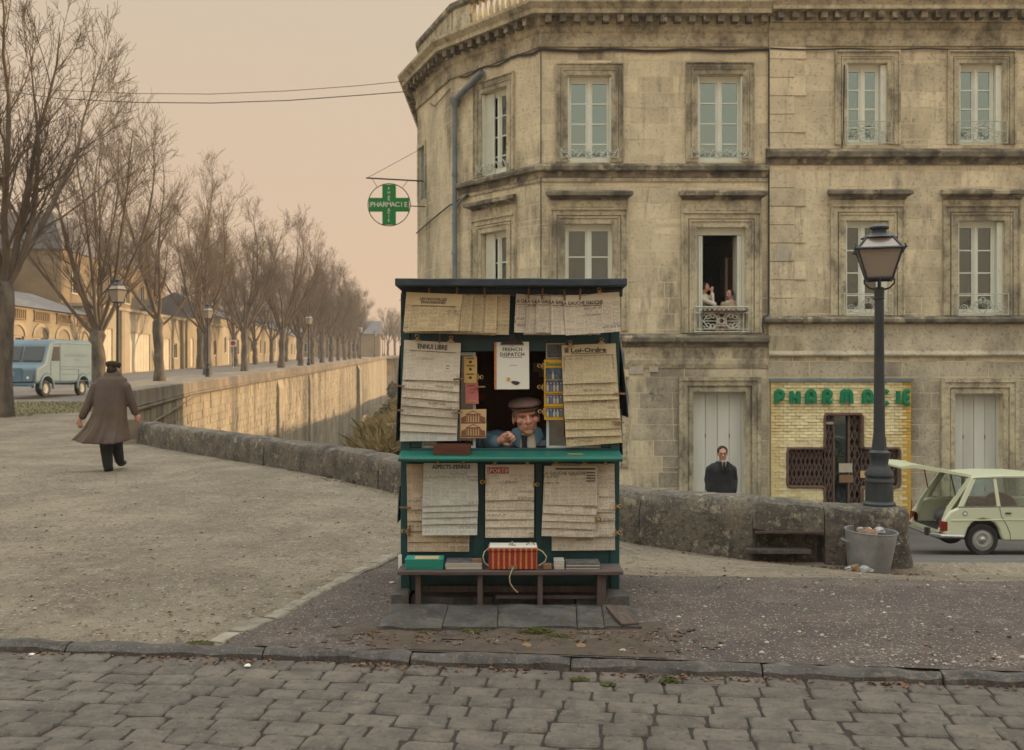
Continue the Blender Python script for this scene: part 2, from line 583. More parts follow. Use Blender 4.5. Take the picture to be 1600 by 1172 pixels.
MT['hub'] = mat('dull wheel metal', (0.33, 0.32, 0.29), None, rough=0.5)
MT['chrome'] = mat('dull chrome', (0.5, 0.5, 0.48), None, rough=0.22, metal=0.9)
MT['car'] = mat('pale lime cream car paint', (0.60, 0.63, 0.44), (0.56, 0.59, 0.41), 1, 0.36, spec=0.45, coat=0.3)
MT['car_in'] = mat('dark car lining', (0.045, 0.04, 0.035), (0.03, 0.028, 0.026), 6)
MT['red_lamp'] = mat('red lamp lens', (0.20, 0.018, 0.012), None, rough=0.3)
MT['seat_tan'] = mat('tan seat vinyl', (0.24, 0.13, 0.075), None, rough=0.6)
MT['tile_a'] = mat('cream glazed brick tile', (0.86, 0.79, 0.49), (0.80, 0.72, 0.44), 3, 0.42, rnd=0.13, spec=0.4, stains=[((0.55, 0.38, 0.14), 1.1, 0.56, 0.7, 0.4, one)])
MT['tile_b'] = mat('mustard glazed brick tile', (0.68, 0.43, 0.07), (0.62, 0.40, 0.08), 3, 0.42, rnd=0.10, spec=0.4)
MT['tile_c'] = mat('yellow glazed brick tile', (0.76, 0.64, 0.33), (0.70, 0.58, 0.29), 3, 0.42, rnd=0.10, spec=0.4)
MT['tile_bed'] = mat('tile bedding', (0.45, 0.38, 0.22), None)
MT['green_sign'] = mat('green sign enamel', (0.008, 0.20, 0.05), (0.01, 0.18, 0.046), 8, 0.4)
MT['green_neon'] = mat('dark green letter enamel', (0.004, 0.20, 0.09), None, rough=0.35)
MT['sign_white'] = mat('cream sign lettering', (0.62, 0.63, 0.5), None, rough=0.5)
MT['bronze'] = mat('brown gate metal', (0.17, 0.105, 0.08), (0.12, 0.08, 0.06), 10, 0.45)
MT['zinc'] = mat('galvanised zinc', (0.33, 0.34, 0.34), (0.22, 0.23, 0.235), 6, 0.45, 0.1, 30, metal=0.35, stains=[((0.15, 0.15, 0.15), 3, 0.52, 0.7, 0.6, (1, 1, 0.4)), ((0.2, 0.13, 0.08), 8, 0.64, 0.72, 0.5, one)])
MT['skin'] = mat('old skin', (0.66, 0.37, 0.27), (0.52, 0.25, 0.175), 30, 0.5, 0.35, 130, mode='pos', spec=0.4, lo=0.4, hi=0.6, stains=[((0.50, 0.17, 0.12), 14, 0.52, 0.64, 0.5, one), ((0.36, 0.22, 0.16), 90, 0.56, 0.64, 0.5, one)])
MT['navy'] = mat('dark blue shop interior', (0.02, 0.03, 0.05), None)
MT['skin_pale'] = mat('pale skin', (0.50, 0.28, 0.2), (0.44, 0.22, 0.155), 14, 0.6)
MT['eye'] = mat('eye', (0.035, 0.025, 0.02), None, rough=0.2)
MT['eye_white'] = mat('eye white', (0.45, 0.40, 0.36), None, rough=0.3)
MT['lip'] = mat('lip and lid shade', (0.20, 0.075, 0.06), None, rough=0.5)
MT['brow'] = mat('grey brow hair', (0.24, 0.19, 0.15), None)
MT['hair_dark'] = mat('dark hair', (0.022, 0.015, 0.012), (0.035, 0.025, 0.018), 40)
MT['hair_grey'] = mat('grey hair', (0.2, 0.18, 0.155), None)
MT['cap'] = mat('brown wool cap', (0.17, 0.11, 0.09), (0.13, 0.085, 0.072), 90, 0.95, 0.3, 300)
MT['cap_dark'] = mat('dark brown cap', (0.045, 0.034, 0.022), (0.03, 0.024, 0.017), 60, 0.95)
MT['jacket'] = mat('blue work jacket', (0.10, 0.175, 0.24), (0.075, 0.14, 0.20), 9, 0.9, 0.3, 120)
MT['shirt'] = mat('cream shirt', (0.5, 0.46, 0.38), None)
MT['tie'] = mat('dark navy tie', (0.012, 0.02, 0.035), None)
MT['coat_brown'] = mat('brown wool overcoat', (0.125, 0.089, 0.063), (0.09, 0.067, 0.053), 3, 0.95, 0.3, 120, stains=[((0.11, 0.095, 0.095), 2.2, 0.5, 0.66, 0.6, one)])
MT['trouser'] = mat('charcoal trousers', (0.022, 0.024, 0.026), None)
MT['shoe'] = mat('black shoe', (0.014, 0.013, 0.012), None, rough=0.4)
MT['coat_black'] = mat('black overcoat', (0.014, 0.014, 0.017), (0.03, 0.03, 0.033), 6, 0.85)
MT['grey_dress'] = mat('slate grey dress', (0.12, 0.135, 0.145), None)
MT['blouse'] = mat('white blouse', (0.52, 0.47, 0.38), None)
MT['jumper'] = mat('beige jumper', (0.40, 0.30, 0.19), (0.34, 0.25, 0.16), 30)
MT['china'] = mat('white china', (0.7, 0.68, 0.6), None, rough=0.3)
MT['ink'] = mat('newsprint ink', (0.055, 0.052, 0.05), None, rough=0.9)
MT['ink_soft'] = mat('worn newsprint ink', (0.12, 0.11, 0.09), None, rough=0.9)
MT['red_ink'] = mat('red print', (0.36, 0.055, 0.045), None, rough=0.8)
MT['white_ink'] = mat('white print', (0.6, 0.58, 0.52), None, rough=0.8)
MT['mag_white'] = mat('white magazine cover', (0.74, 0.75, 0.66), (0.70, 0.71, 0.63), 6, 0.5)
MT['orange_edge'] = mat('orange spine print', (0.42, 0.10, 0.03), (0.5, 0.32, 0.14), 160, 0.6)
MT['mustard'] = mat('mustard cover', (0.60, 0.36, 0.03), (0.55, 0.32, 0.03), 20, 0.5)
MT['yellow_card'] = mat('yellow booklet card', (0.60, 0.43, 0.14), (0.54, 0.38, 0.13), 20, 0.6)
MT['pink_card'] = mat('pink booklet card', (0.50, 0.17, 0.15), (0.44, 0.15, 0.13), 20, 0.6)
MT['sepia_card'] = mat('tan postcard paper', (0.60, 0.43, 0.23), (0.54, 0.38, 0.2), 12, 0.6)
MT['sepia'] = mat('sepia print', (0.17, 0.075, 0.045), (0.25, 0.12, 0.07), 120, 0.7)
MT['photo_blue'] = mat('blue grey photograph print', (0.05, 0.07, 0.11), (0.11, 0.14, 0.18), 30, 0.5, lo=0.42, hi=0.62)
MT['photo_grey'] = mat('dark grey photograph print', (0.045, 0.05, 0.055), (0.13, 0.14, 0.14), 60, 0.5)
MT['teal_book'] = mat('bright green booklet', (0.02, 0.26, 0.19), (0.03, 0.22, 0.165), 15, 0.5)
MT['book_white'] = mat('white page edges', (0.56, 0.54, 0.46), (0.35, 0.33, 0.29), 1, 0.8, stretch=(1, 1, 140))
MT['book_dark'] = mat('dark magazine cover', (0.06, 0.062, 0.065), (0.16, 0.155, 0.15), 25, 0.45)
MT['grey_card'] = mat('blue grey card', (0.13, 0.16, 0.2), None)
MT['dark_fabric'] = mat('dark blue grey tarpaulin', (0.07, 0.082, 0.10), (0.11, 0.12, 0.135), 8, 0.7, 0.4, 20)
MT['carton'] = mat('brown cardboard', (0.22, 0.135, 0.08), None)
MT['rubbish_white'] = mat('crumpled paper', (0.42, 0.42, 0.4), (0.25, 0.25, 0.25), 14)
MT['plate'] = mat('pale enamel plate', (0.46, 0.43, 0.34), (0.4, 0.37, 0.29), 8)
MT['paint_num'] = mat('worn black number paint', (0.15, 0.13, 0.105), (0.36, 0.32, 0.24), 16)
MT['van_print'] = mat('faint van lettering paint', (0.17, 0.26, 0.29), None)


def glass_mat(name, tint, refl, transp, rough=0.03):
    m, nt, b, N, L = _nodes(name)
    nt.nodes.remove(b)
    out = nt.nodes['Material Output']
    g = N('ShaderNodeBsdfGlossy')
    g.inputs['Roughness'].default_value = rough
    g.inputs['Color'].default_value = (*tint, 1)
    t = N('ShaderNodeBsdfTransparent')
    t.inputs['Color'].default_value = (*transp, 1)
    mx = N('ShaderNodeMixShader')
    fr = N('ShaderNodeFresnel')
    fr.inputs['IOR'].default_value = 1.5
    L(_math(N, L, 'ADD', fr.outputs[0], refl), mx.inputs[0])
    L(t.outputs[0], mx.inputs[1])
    L(g.outputs[0], mx.inputs[2])
    L(mx.outputs[0], out.inputs[0])
    return m


MT['pane_bright'] = glass_mat('old window glass high up', (0.68, 0.92, 0.94), 0.38, (0.5, 0.55, 0.55))
MT['pane'] = glass_mat('window glass', (0.8, 0.92, 0.9), 0.10, (0.6, 0.65, 0.65))
MT['pane_clear'] = glass_mat('clear thin glass', (0.9, 0.95, 0.95), 0.02, (0.8, 0.86, 0.86))


def milk_mat():
    m, nt, b, N, L = _nodes('frosted lantern glass')
    b.inputs['Base Color'].default_value = (0.40, 0.33, 0.27, 1)
    b.inputs['Roughness'].default_value = 0.25
    nt.nodes.remove(b)
    out = nt.nodes['Material Output']
    d = N('ShaderNodeBsdfDiffuse')
    d.inputs[0].default_value = (0.5, 0.43, 0.36, 1)
    t = N('ShaderNodeBsdfTranslucent')
    t.inputs[0].default_value = (0.62, 0.54, 0.45, 1)
    g = N('ShaderNodeBsdfGlossy')
    g.inputs['Roughness'].default_value = 0.2
    a = N('ShaderNodeMixShader')
    a.inputs[0].default_value = 0.5
    L(d.outputs[0], a.inputs[1])
    L(t.outputs[0], a.inputs[2])
    c = N('ShaderNodeMixShader')
    c.inputs[0].default_value = 0.1
    L(a.outputs[0], c.inputs[1])
    L(g.outputs[0], c.inputs[2])
    L(c.outputs[0], out.inputs[0])
    return m


MT['milk'] = milk_mat()


def news_mat(name, paper, paper2, ink=(0.10, 0.095, 0.085), amount=0.62, head=0.0):
    """columns of print: UV in metres; the two-part v lines and noise words give unreadable text"""
    m, nt, b, N, L = _nodes(name)
    uv = N('ShaderNodeUVMap').outputs[0]
    sp = N('ShaderNodeSeparateXYZ')
    L(uv, sp.inputs[0])
    oi = N('ShaderNodeObjectInfo')
    u = _math(N, L, 'ADD', sp.outputs[0], _math(N, L, 'MULTIPLY', oi.outputs['Random'], 3.0))
    v = sp.outputs[1]
    vl = _math(N, L, 'MULTIPLY', v, 118.0)
    line = _range(N, L, _math(N, L, 'FRACT', vl), 0.48, 0.62)
    cw = N('ShaderNodeCombineXYZ')
    L(_math(N, L, 'MULTIPLY', u, 95.0), cw.inputs[0])
    L(_math(N, L, 'MULTIPLY', _math(N, L, 'FLOOR', vl), 3.7), cw.inputs[1])
    L(oi.outputs['Random'], cw.inputs[2])
    word = _range(N, L, _noise(N, L, cw.outputs[0], 1.0, 2), 0.36, 0.5)
    colm = _range(N, L, _math(N, L, 'FRACT', _math(N, L, 'MULTIPLY', u, 17.0)), 0.06, 0.1)
    para = N('ShaderNodeCombineXYZ')
    L(_math(N, L, 'FLOOR', _math(N, L, 'MULTIPLY', u, 17.0)), para.inputs[0])
    L(_math(N, L, 'MULTIPLY', v, 14.0), para.inputs[1])
    L(_math(N, L, 'MULTIPLY', oi.outputs['Random'], 40.0), para.inputs[2])
    pm = _range(N, L, _noise(N, L, para.outputs[0], 1.3, 3), 0.36, 0.44)
    # now and then a headline: darker blocks
    hd = N('ShaderNodeCombineXYZ')
    L(_math(N, L, 'MULTIPLY', _math(N, L, 'FLOOR', _math(N, L, 'MULTIPLY', u, 8.5)), 1.7), hd.inputs[0])
    L(_math(N, L, 'MULTIPLY', _math(N, L, 'FLOOR', _math(N, L, 'MULTIPLY', v, 48.0)), 2.3), hd.inputs[1])
    L(_math(N, L, 'MULTIPLY', oi.outputs['Random'], 70.0), hd.inputs[2])
    hm = _range(N, L, _noise(N, L, hd.outputs[0], 1.0, 1), 0.63, 0.66)
    base = _math(N, L, 'MULTIPLY', _math(N, L, 'MULTIPLY', line, word), _math(N, L, 'MULTIPLY', colm, pm))
    big = _math(N, L, 'MULTIPLY', hm, _math(N, L, 'MULTIPLY', word, _range(N, L, _math(N, L, 'FRACT', _math(N, L, 'MULTIPLY', v, 48.0)), 0.25, 0.3)))
    ik = _math(N, L, 'MAXIMUM', base, _math(N, L, 'MULTIPLY', big, 1.0))
    ik = _math(N, L, 'MULTIPLY', ik, amount)
    if head:
        ik = _math(N, L, 'MULTIPLY', ik, _range(N, L, v, -head, -head - 0.002))
    co = _coords(nt, N, L, 'pos')
    pc = _mix(N, L, _range(N, L, _noise(N, L, co, 7, 4), 0.3, 0.7), paper, paper2)
    hs = N('ShaderNodeHueSaturation')
    L(_range(N, L, oi.outputs['Random'], 0, 1, 0.88, 1.1), hs.inputs['Value'])
    L(pc, hs.inputs['Color'])
    L(_mix(N, L, ik, hs.outputs[0], ink), b.inputs['Base Color'])
    b.inputs['Roughness'].default_value = 0.9
    b.inputs['Specular IOR Level'].default_value = 0.15
    return m


MT['news_tan'] = news_mat('tan newsprint', (0.58, 0.48, 0.29), (0.50, 0.41, 0.25))
MT['news_tan_head'] = news_mat('tan newsprint front page', (0.58, 0.48, 0.29), (0.50, 0.41, 0.25), head=0.075)
MT['news_grey'] = news_mat('grey newsprint', (0.62, 0.56, 0.44), (0.54, 0.49, 0.39))
MT['news_grey_head'] = news_mat('grey newsprint front page', (0.62, 0.56, 0.44), (0.54, 0.49, 0.39), head=0.055)
MT['news_cream'] = news_mat('cream newsprint', (0.63, 0.54, 0.35), (0.56, 0.48, 0.31))
MT['news_cream_head'] = news_mat('cream newsprint front page', (0.63, 0.54, 0.35), (0.56, 0.48, 0.31), head=0.065, amount=0.5)
MT['news_blue'] = news_mat('bluish newsprint', (0.55, 0.56, 0.50), (0.49, 0.50, 0.45), amount=0.5)
MT['news_blue_head'] = news_mat('bluish newsprint front page', (0.55, 0.56, 0.50), (0.49, 0.50, 0.45), amount=0.5, head=0.045)
MT['news_pale'] = news_mat('pale newsprint front page', (0.62, 0.58, 0.47), (0.57, 0.53, 0.43), amount=0.38, head=0.055)
MT['news_brown'] = news_mat('brownish newsprint', (0.55, 0.45, 0.32), (0.48, 0.39, 0.28), amount=0.6)


def stripe_mat():
    m, nt, b, N, L = _nodes('red and gold striped cloth')
    co = _coords(nt, N, L, 'pos')
    sp = N('ShaderNodeSeparateXYZ')
    L(co, sp.inputs[0])
    fr = _math(N, L, 'FRACT', _math(N, L, 'MULTIPLY', sp.outputs[0], 29.0))
    mk = _math(N, L, 'MULTIPLY', _range(N, L, fr, 0.36, 0.46), _range(N, L, fr, 0.80, 0.70))
    fine = _range(N, L, _noise(N, L, co, 90, 3), 0.3, 0.7)
    gold = _mix(N, L, fine, (0.48, 0.24, 0.05), (0.34, 0.12, 0.03))
    red = _mix(N, L, fine, (0.30, 0.022, 0.014), (0.22, 0.015, 0.012))
    L(_mix(N, L, mk, red, gold), b.inputs['Base Color'])
    b.inputs['Roughness'].default_value = 0.75
    return m


MT['stripe'] = stripe_mat()

# ------------------------------------------------------------------ the lie of the land
def G(x, y):
    d = 0.155 * max(0.0, y - 7.0) * clamp((x + 3) / 6.5) ** 2
    if d > 1.6:
        d = 1.6 + 0.6 * (1 - math.exp(-(d - 1.6) / 0.6))
    r = 0.031 * (math.sqrt(max(0.0, y - 20.0) ** 2 + 9) - 3) * (1 - sstep((x + 3) / 4)) if y > 20 else 0.0
    if y > 90 and r > 0:
        r -= 0.006 * (y - 90)
    return r - d


def LOWZ(x, y):
    d = 0.155 * max(0.0, y - 7.0)
    if d > 1.6:
        d = 1.6 + 0.6 * (1 - math.exp(-(d - 1.6) / 0.6))
    return -d - 0.40 * max(0.0, -3 - x) * sstep((y - 14) / 15)


PAR = [(3.66, 9.40), (2.95, 9.41), (2.28, 9.47), (1.75, 9.72), (1.14, 10.32), (0.2, 11.28), (-1.42, 13.0), (-4.2, 16.7), (-7.9, 21.6)]
RAM = [(-7.9, 21.6), (-8.45, 22.4), (-8.95, 24.0), (-9.9, 28.0), (-13.1, 42.0), (-14.25, 60.0), (-14.9, 85.0), (-18.2, 130.0), (-21.3, 170.0), (-22.6, 185.0), (-14, 190.0)]
WLINE = [(y, x) for x, y in PAR] + [(y, x) for x, y in RAM[1:]]


def wallx(y):
    return interp(WLINE, y)


def und(x, y):
    return clamp((y - KY(x) - 0.04) / 1.2) * 0.022 * noise.noise((x * 0.35, y * 0.35, 3.1)) + clamp((y - KY(x) - 0.04) / 0.5) * 0.007 * noise.noise((x * 1.7, y * 1.7, 1.2))


KY = lambda x: 5.37 - 0.123 * clamp(x, -9, 9)          # back edge of the kerb


def ground_sheet(name, m, rows, xs_of, zf):
    mb = MB()
    grid = []
    for r in rows:
        grid.append([V(x, y, zf(x, y)) for x, y in xs_of(r)])
    n = len(grid[0])
    vs = [v for row in grid for v in row]
    fs = []
    for i in range(len(grid) - 1):
        for k in range(n - 1):
            fs.append((i * n + k, i * n + k + 1, (i + 1) * n + k + 1, (i + 1) * n + k))
    mb.add(vs, fs)
    o = mb.build(name, m, smooth='all', recalc=False)
    return o


def rowsplit(a, b, n, p=1.6):
    return [a + (b - a) * (i / n) ** p for i in range(n + 1)]


def plaza_xs(r):
    out = []
    right = 45.0 if r < 9.4 else wallx(r) + 0.12
    cols = [-75, -50, -35, -27, -22, -18, -15, -12.5, -10.5, -9, -8, -7, -6, -5, -4.2, -3.5, -3, -2.5, -2, -1.5, -1, -0.5, 0, 0.5, 1, 1.5, 2, 2.5, 3, 3.5, 4, 5, 6, 8, 11, 16, 25, 45]
    for x in cols:
        if r >= 9.4:
            x = -75 + (x + 75) * (right + 75) / 120.0 if r > 30 else min(x, right)
        y = r + (KY(x) - 5.3) * clamp(1 - (r - 5.3) / 1.6) if r < 6.9 else r
        if r == 5.3:
            y -= 0.035
        out.append((x, y))
    return out


plaza = ground_sheet('gravel_ground', MT['gravel'], rowsplit(5.3, 24, 60, 1.3) + rowsplit(26, 295, 40, 1.8), plaza_xs, lambda x, y: G(x, y) + und(x, y) - (0.016 if y < KY(x) + 0.01 else 0))
tag(plaza, kind='structure')


def low_xs(r):
    a = wallx(r) - 0.1
    return [(a + (90 - a) * (k / 30) ** 1.6, r) for k in range(31)]


low = ground_sheet('lower_street', MT['asphalt'], rowsplit(9.36, 295, 70, 1.8), low_xs, lambda x, y: LOWZ(x, y) + 0.5 * und(x, y) * (1 if y > 10.5 else 0))
tag(low, kind='structure')
BANK = lambda x, y: min(-0.9 - LOWZ(x, y), 5.0 * sstep((x - wallx(y) - 4) / 6) + 5.2 * sstep((y - 98) / 30) + 0.35 * noise.noise((x * 0.5, y * 0.3, 1)))
bank = ground_sheet('river_bank', MT['bank'], rowsplit(25, 200, 34, 1.3), lambda r: [(lerp(wallx(r) + 0.4, -3.5, k / 14), r) for k in range(15)],
                    lambda x, y: LOWZ(x, y) + 0.06 + 0.5 * max(0, noise.noise((x * 0.3, y * 0.12, 7))) + BANK(x, y))
tag(bank, kind='structure')

# the tarmac apron of the square, 4 mm above the gravel
TYM = [(-1.59, 5.60), (-1.37, 6.25), (-1.12, 7.44), (-0.91, 8.2), (0.9, 7.62), (4, 7.75), (45, 7.75)]


def tar_xs(t):
    out = []
    for x in [-1.555, -1.5, -1.45, -1.4, -1.35, -1.3, -1.25, -1.2, -1.15, -1.1, -1.0, -0.91] + [-0.7 + 0.25 * i for i in range(30)] + [7.5, 9, 12, 18, 30, 45]:
        ym = interp(TYM, x) + 0.10 * noise.noise((x * 1.4, 0, 0)) + 0.05 * noise.noise((x * 5, 0, 2))
        out.append((x, lerp(KY(x) - 0.035, ym, t)))
    return out


tar = ground_sheet('tarmac_pavement', MT['tarmac'], [i / 20 for i in range(21)], tar_xs, lambda x, y: G(x, y) + und(x, y) + 0.005)
tag(tar, kind='structure')

# the avenue carriageway behind the trees and the lane under the van
av = ground_sheet('avenue_road', MT['avenue'], rowsplit(30, 290, 50, 1.6),
                  lambda r: [(lerp(-27.6, -21.8, k / 6) - max(0, r - 85) * 0.09, r) for k in range(7)], lambda x, y: G(x, y) + und(x, y) + 0.012)
tag(av, kind='structure')
lane = ground_sheet('lane', MT['avenue'], rowsplit(36.5, 46.5, 10, 1), lambda r: [(lerp(-23, -14.2, k / 6), r) for k in range(7)], lambda x, y: G(x, y) + und(x, y) + 0.009)
tag(lane, kind='structure')

# cobbled road
mb = MB()
vs, fs = [], []
for i in range(13):
    x = -30 + i * 5
    vs += [V(x, -3.0, -0.056), V(x, KY(x) - 0.1, -0.056)]
for i in range(12):
    fs.append((2 * i, 2 * i + 2, 2 * i + 3, 2 * i + 1))
mb.add(vs, fs)
road = mb.build('cobbled_road', MT['sett_joint'], recalc=False)
tag(road, kind='structure')


def sett_mesh(seed):
    r = random.Random(seed)
    nx, ny = 7, 6
    cw = [r.uniform(-0.05, 0.05) for _ in range(8)]
    vs = []
    for j in range(ny):
        for i in range(nx):
            u = u2 = (-1, -0.93, -0.5, 0, 0.5, 0.93, 1)[i]
            v = v2 = (-1, -0.91, -0.4, 0.4, 0.91, 1)[j]
            # rounded-corner outline with a wobble
            k = 1 - 0.05 * (abs(u2) ** 6) * (abs(v2) ** 6) * 2
            x = u2 * k + cw[0] * v2 + cw[1] * v2 * v2 * (1 if u > 0 else 0.3)
            y = v2 * k + cw[2] * u2 + cw[3] * u2 * u2
            edge = max(abs(u2), abs(v2))
            h = 1 - 0.10 * edge ** 2 - (0.42 if edge > 0.99 else 0)
            h += 0.16 * noise.noise((u * 1.3 + seed * 7, v * 1.3, seed))
            vs.append(V(x * 0.5, y * 0.5, h))
    fs = []
    for j in range(ny - 1):
        for i in range(nx - 1):
            fs.append((j * nx + i, j * nx + i + 1, (j + 1) * nx + i + 1, (j + 1) * nx + i))
    rim = [i for i in range(nx)] + [j * nx + nx - 1 for j in range(1, ny)] + [(ny - 1) * nx + i for i in range(nx - 2, -1, -1)] + [j * nx for j in range(ny - 2, 0, -1)]
    o = len(vs)
    vs += [V(vs[i].x, vs[i].y, -1.2) for i in rim]
    for k in range(len(rim)):
        k2 = (k + 1) % len(rim)
        fs.append((rim[k2], rim[k], o + k, o + k2))
    return MB().add(vs, fs).mesh('sett', MT['sett'], smooth='all', recalc=False)


SETTS = [sett_mesh(i + 1) for i in range(9)]
r = random.Random(5)
row_y = 5.26
ns = 0
while row_y > 3.62 and ns < 296:
    d = r.uniform(0.138, 0.165)
    half = 0.36 * row_y * 1.42 + 0.10
    x = -half + r.uniform(-0.25, 0)
    while x < half and ns < 296:
        w = r.uniform(0.165, 0.25)
        cx, cy = x + w / 2, row_y - d / 2 - 0.123 * (x + w / 2) + r.uniform(-0.006, 0.006)
        put('sett', r.choice(SETTS), road, (cx, cy, -0.072 + r.uniform(-0.005, 0.006)), (r.uniform(-.03, .03), r.uniform(-.03, .03), -0.123 + r.uniform(-.04, .04)), (w - 0.006, d - 0.004, 0.026))
        ns += 1
        x += w
    row_y -= d

# kerb stones
kerb = thing('kerb', None, None, (0, KY(0), 0))
kerb['kind'] = 'structure'


def rough_block(L_, W_, H_, seed, amp=0.006, nx=8, round_=0.02):
    """block with softened noisy edges; x along length, top at z=0"""
    rings = []
    prof = [(-W_ / 2, -H_), (-W_ / 2, -H_ * 0.5), (-W_ / 2, -round_), (-W_ / 2 + round_, 0), (0, 0.002), (W_ / 2 - round_, 0), (W_ / 2, -round_), (W_ / 2, -H_)]
    for i in range(nx + 1):
        t = i / nx
        x = (t - 0.5) * L_
        s = 1.0 if 0 < i < nx else 0.994
        ring = []
        for (y, z) in prof:
            n1 = noise.noise((x * 6 + seed * 3.3, y * 6, z * 6)) * amp + noise.noise((x * 19 + seed * 3.3, y * 19, z * 19)) * amp * 0.5
            ring.append(V(x, y * s + n1, z - (0.006 if s < 1 else 0) + n1))
        rings.append(ring)
    return MB().loft(rings)


r = random.Random(8)
x = -9.0
k = 0
while x < 9:
    L_ = r.uniform(0.75, 1.15)
    cx = x + L_ / 2
    if k < 7:
        me = rough_block(1.0, 0.12, 0.2, k, 0.016, 12, 0.03).mesh('kerb_stone', MT['kerb'], smooth=True)
        SETK = SETK + [me] if k else [me]
    put('kerb_stone', SETK[k % 7], kerb, (cx, KY(cx) - 0.058 + r.uniform(-.006, .006), 0.003 + r.uniform(-0.006, 0.004) + und(cx, KY(cx)) * 0.5),
        (r.uniform(-.03, .03), r.uniform(-.01, .01), math.atan(-0.123) + r.uniform(-.008, .008)), (L_ - 0.003, 1, 0.8))
    x += L_
    k += 1

# flat edging stones between gravel and tarmac
edge = thing('edging_strip', None, None, (-1.3, 6.6, 0))
edge['kind'] = 'structure'
EL = [V(-1.62, 5.6, 0), V(-1.42, 6.25, 0), V(-1.17, 7.44, 0), V(-0.96, 8.25, 0)]
r = random.Random(4)
t = 0.0
pos = EL[0].copy()
seg = 0
dist = 0.0
tot = sum((b - a).length for a, b in zip(EL, EL[1:]))


def along(pts, d):
    for a, b in zip(pts, pts[1:]):
        l = (b - a).length
        if d <= l:
            return a.lerp(b, d / l), (b - a).normalized()
        d -= l
    return pts[-1].copy(), (pts[-1] - pts[-2]).normalized()


while dist < tot - 0.1:
    L_ = r.uniform(0.17, 0.34)
    p, dr = along(EL, dist + L_ / 2)
    me = rough_block(L_ - 0.015, r.uniform(0.10, 0.14), 0.08, dist * 7, 0.006, 5, 0.012).mesh('edging_stone', MT['edging'], smooth=True)
    if r.random() < 0.12:
        dist += L_
        continue
    o = put('edging_stone', me, edge, (p.x + r.uniform(-.012, .012), p.y, und(p.x, p.y) + r.uniform(0.008, 0.018)), (0, 0, math.atan2(dr.y, dr.x) + r.uniform(-.05, .05)))
    dist += L_


# ------------------------------------------------------------------ low parapet round the square
def par_h(i_y):
    return interp([(9.41, 0.575), (9.6, 0.56), (10.4, 0.51), (13, 0.42), (21.6, 0.46)], i_y)


parapet = thing('parapet_wall', 'low weathered stone parapet bordering the gravel square, lichen spotted, running behind the kiosk', 'wall', (1.14, 10.32, G(1.14, 10.32)))


def wall_stone(p0, p1, seed, h0, h1, zoff=0.0, cut=None, W=0.44, name='stone', joint=0.006):
    d = (p1 - p0)
    L_ = d.length
    d.normalize()
    nrm = V(-d.y, d.x, 0) * -1                        # away from the square
    rings = []
    n = max(6, int(L_ / 0.11))
    for i in range(n + 1):
        t = i / n
        q = p0.lerp(p1, clamp(t, joint / L_, 1 - joint / L_))
        h = lerp(h0, h1, t)
        g = G(q.x, q.y)
        e = 0.012 if i in (0, n) else 0
        prof = [(0.0, -0.25), (0.0, 0.12 * h), (0.0, 0.30 * h), (0.003, 0.5 * h), (0.008, 0.68 * h), (0.015, 0.82 * h), (0.045, 0.94 * h), (0.10, 0.99 * h), (0.2, h), (0.32, h), (0.40, 0.97 * h), (W, 0.88 * h), (W + 0.01, 0.5 * h), (W + 0.02, -2.2)]
        if cut:
            prof = [(a, max(b, cut * h)) for a, b in prof]
        ring = []
        for (a, z) in prof:
            w = q + nrm * (a + e * (1 if a < 0.2 else -1))
            w.z = g + z - e * (1 if z > 0.5 * h else 0)
            n1 = 0.022 * noise.noise(w * 2.3 + V(seed, 0, 0)) + 0.012 * noise.noise(w * 7.0) + 0.006 * noise.noise(w * 19.0)
            w += V(0, 0, 1) * n1 * (1.0 if z > 0.8 * h else 0.3) + nrm * n1 * (1 if a < 0.2 else -1)
            ring.append(w)
        rings.append(ring)
    return MB().loft(rings).build(name, MT['parapet'], parapet, smooth=True)


pts = PARP = [V(x, y, 0) for x, y in PAR]
lens = [(b - a).length for a, b in zip(pts, pts[1:])]
PTOT = sum(lens)
ncut = (V(2.86, 0, 0), V(2.26, 0, 0))
r = random.Random(21)
d0 = 0.42                                            # the end block takes the first 0.42 m
first = True
while d0 < PTOT - 0.05:
    a, _ = along(pts, d0)
    if first:
        L_ = 0.36
    elif abs(d0 - 0.78) < 1e-6:
        L_ = 0.66
    else:
        L_ = r.uniform(1.1, 1.75) * (1 if d0 < 6 else 1.3)
    L_ = min(L_, PTOT - d0)
    b, _ = along(pts, d0 + L_)
    wall_stone(a, b, d0, par_h(a.y), par_h(b.y), cut=0.50 if (not first and abs(d0 - 0.78) < 1e-6) else None)
    first = False
    d0 += L_
# end block under the lamp
gz = G(3.4, 9.4)
PZ = HC - (792 - 586) * 9.52 / F                       # top of the end block
mb = MB()
rings = []
for i, z in enumerate([gz - 0.3, gz + 0.1, gz + 0.25, gz + 0.4, gz + 0.52, PZ - 0.05, PZ - 0.015, PZ]):
    ring = []
    s = [0.29, 0.285, 0.275, 0.27, 0.27, 0.265, 0.245, 0.2][i]
    for k in range(28):
        t = 2 * math.pi * k / 28
        c, sn = math.cos(t), math.sin(t)
        q = V(3.40 + s * math.copysign(abs(c) ** 0.35, c), 9.62 + s * math.copysign(abs(sn) ** 0.35, sn), z)
        q += V(c, sn, 0.3) * (0.022 * noise.noise(q * 3.1) + 0.012 * noise.noise(q * 9))
        ring.append(q)
    rings.append(ring)
mb.loft(rings)
mb.build('end_block', MT['parapet'], parapet, smooth=True)
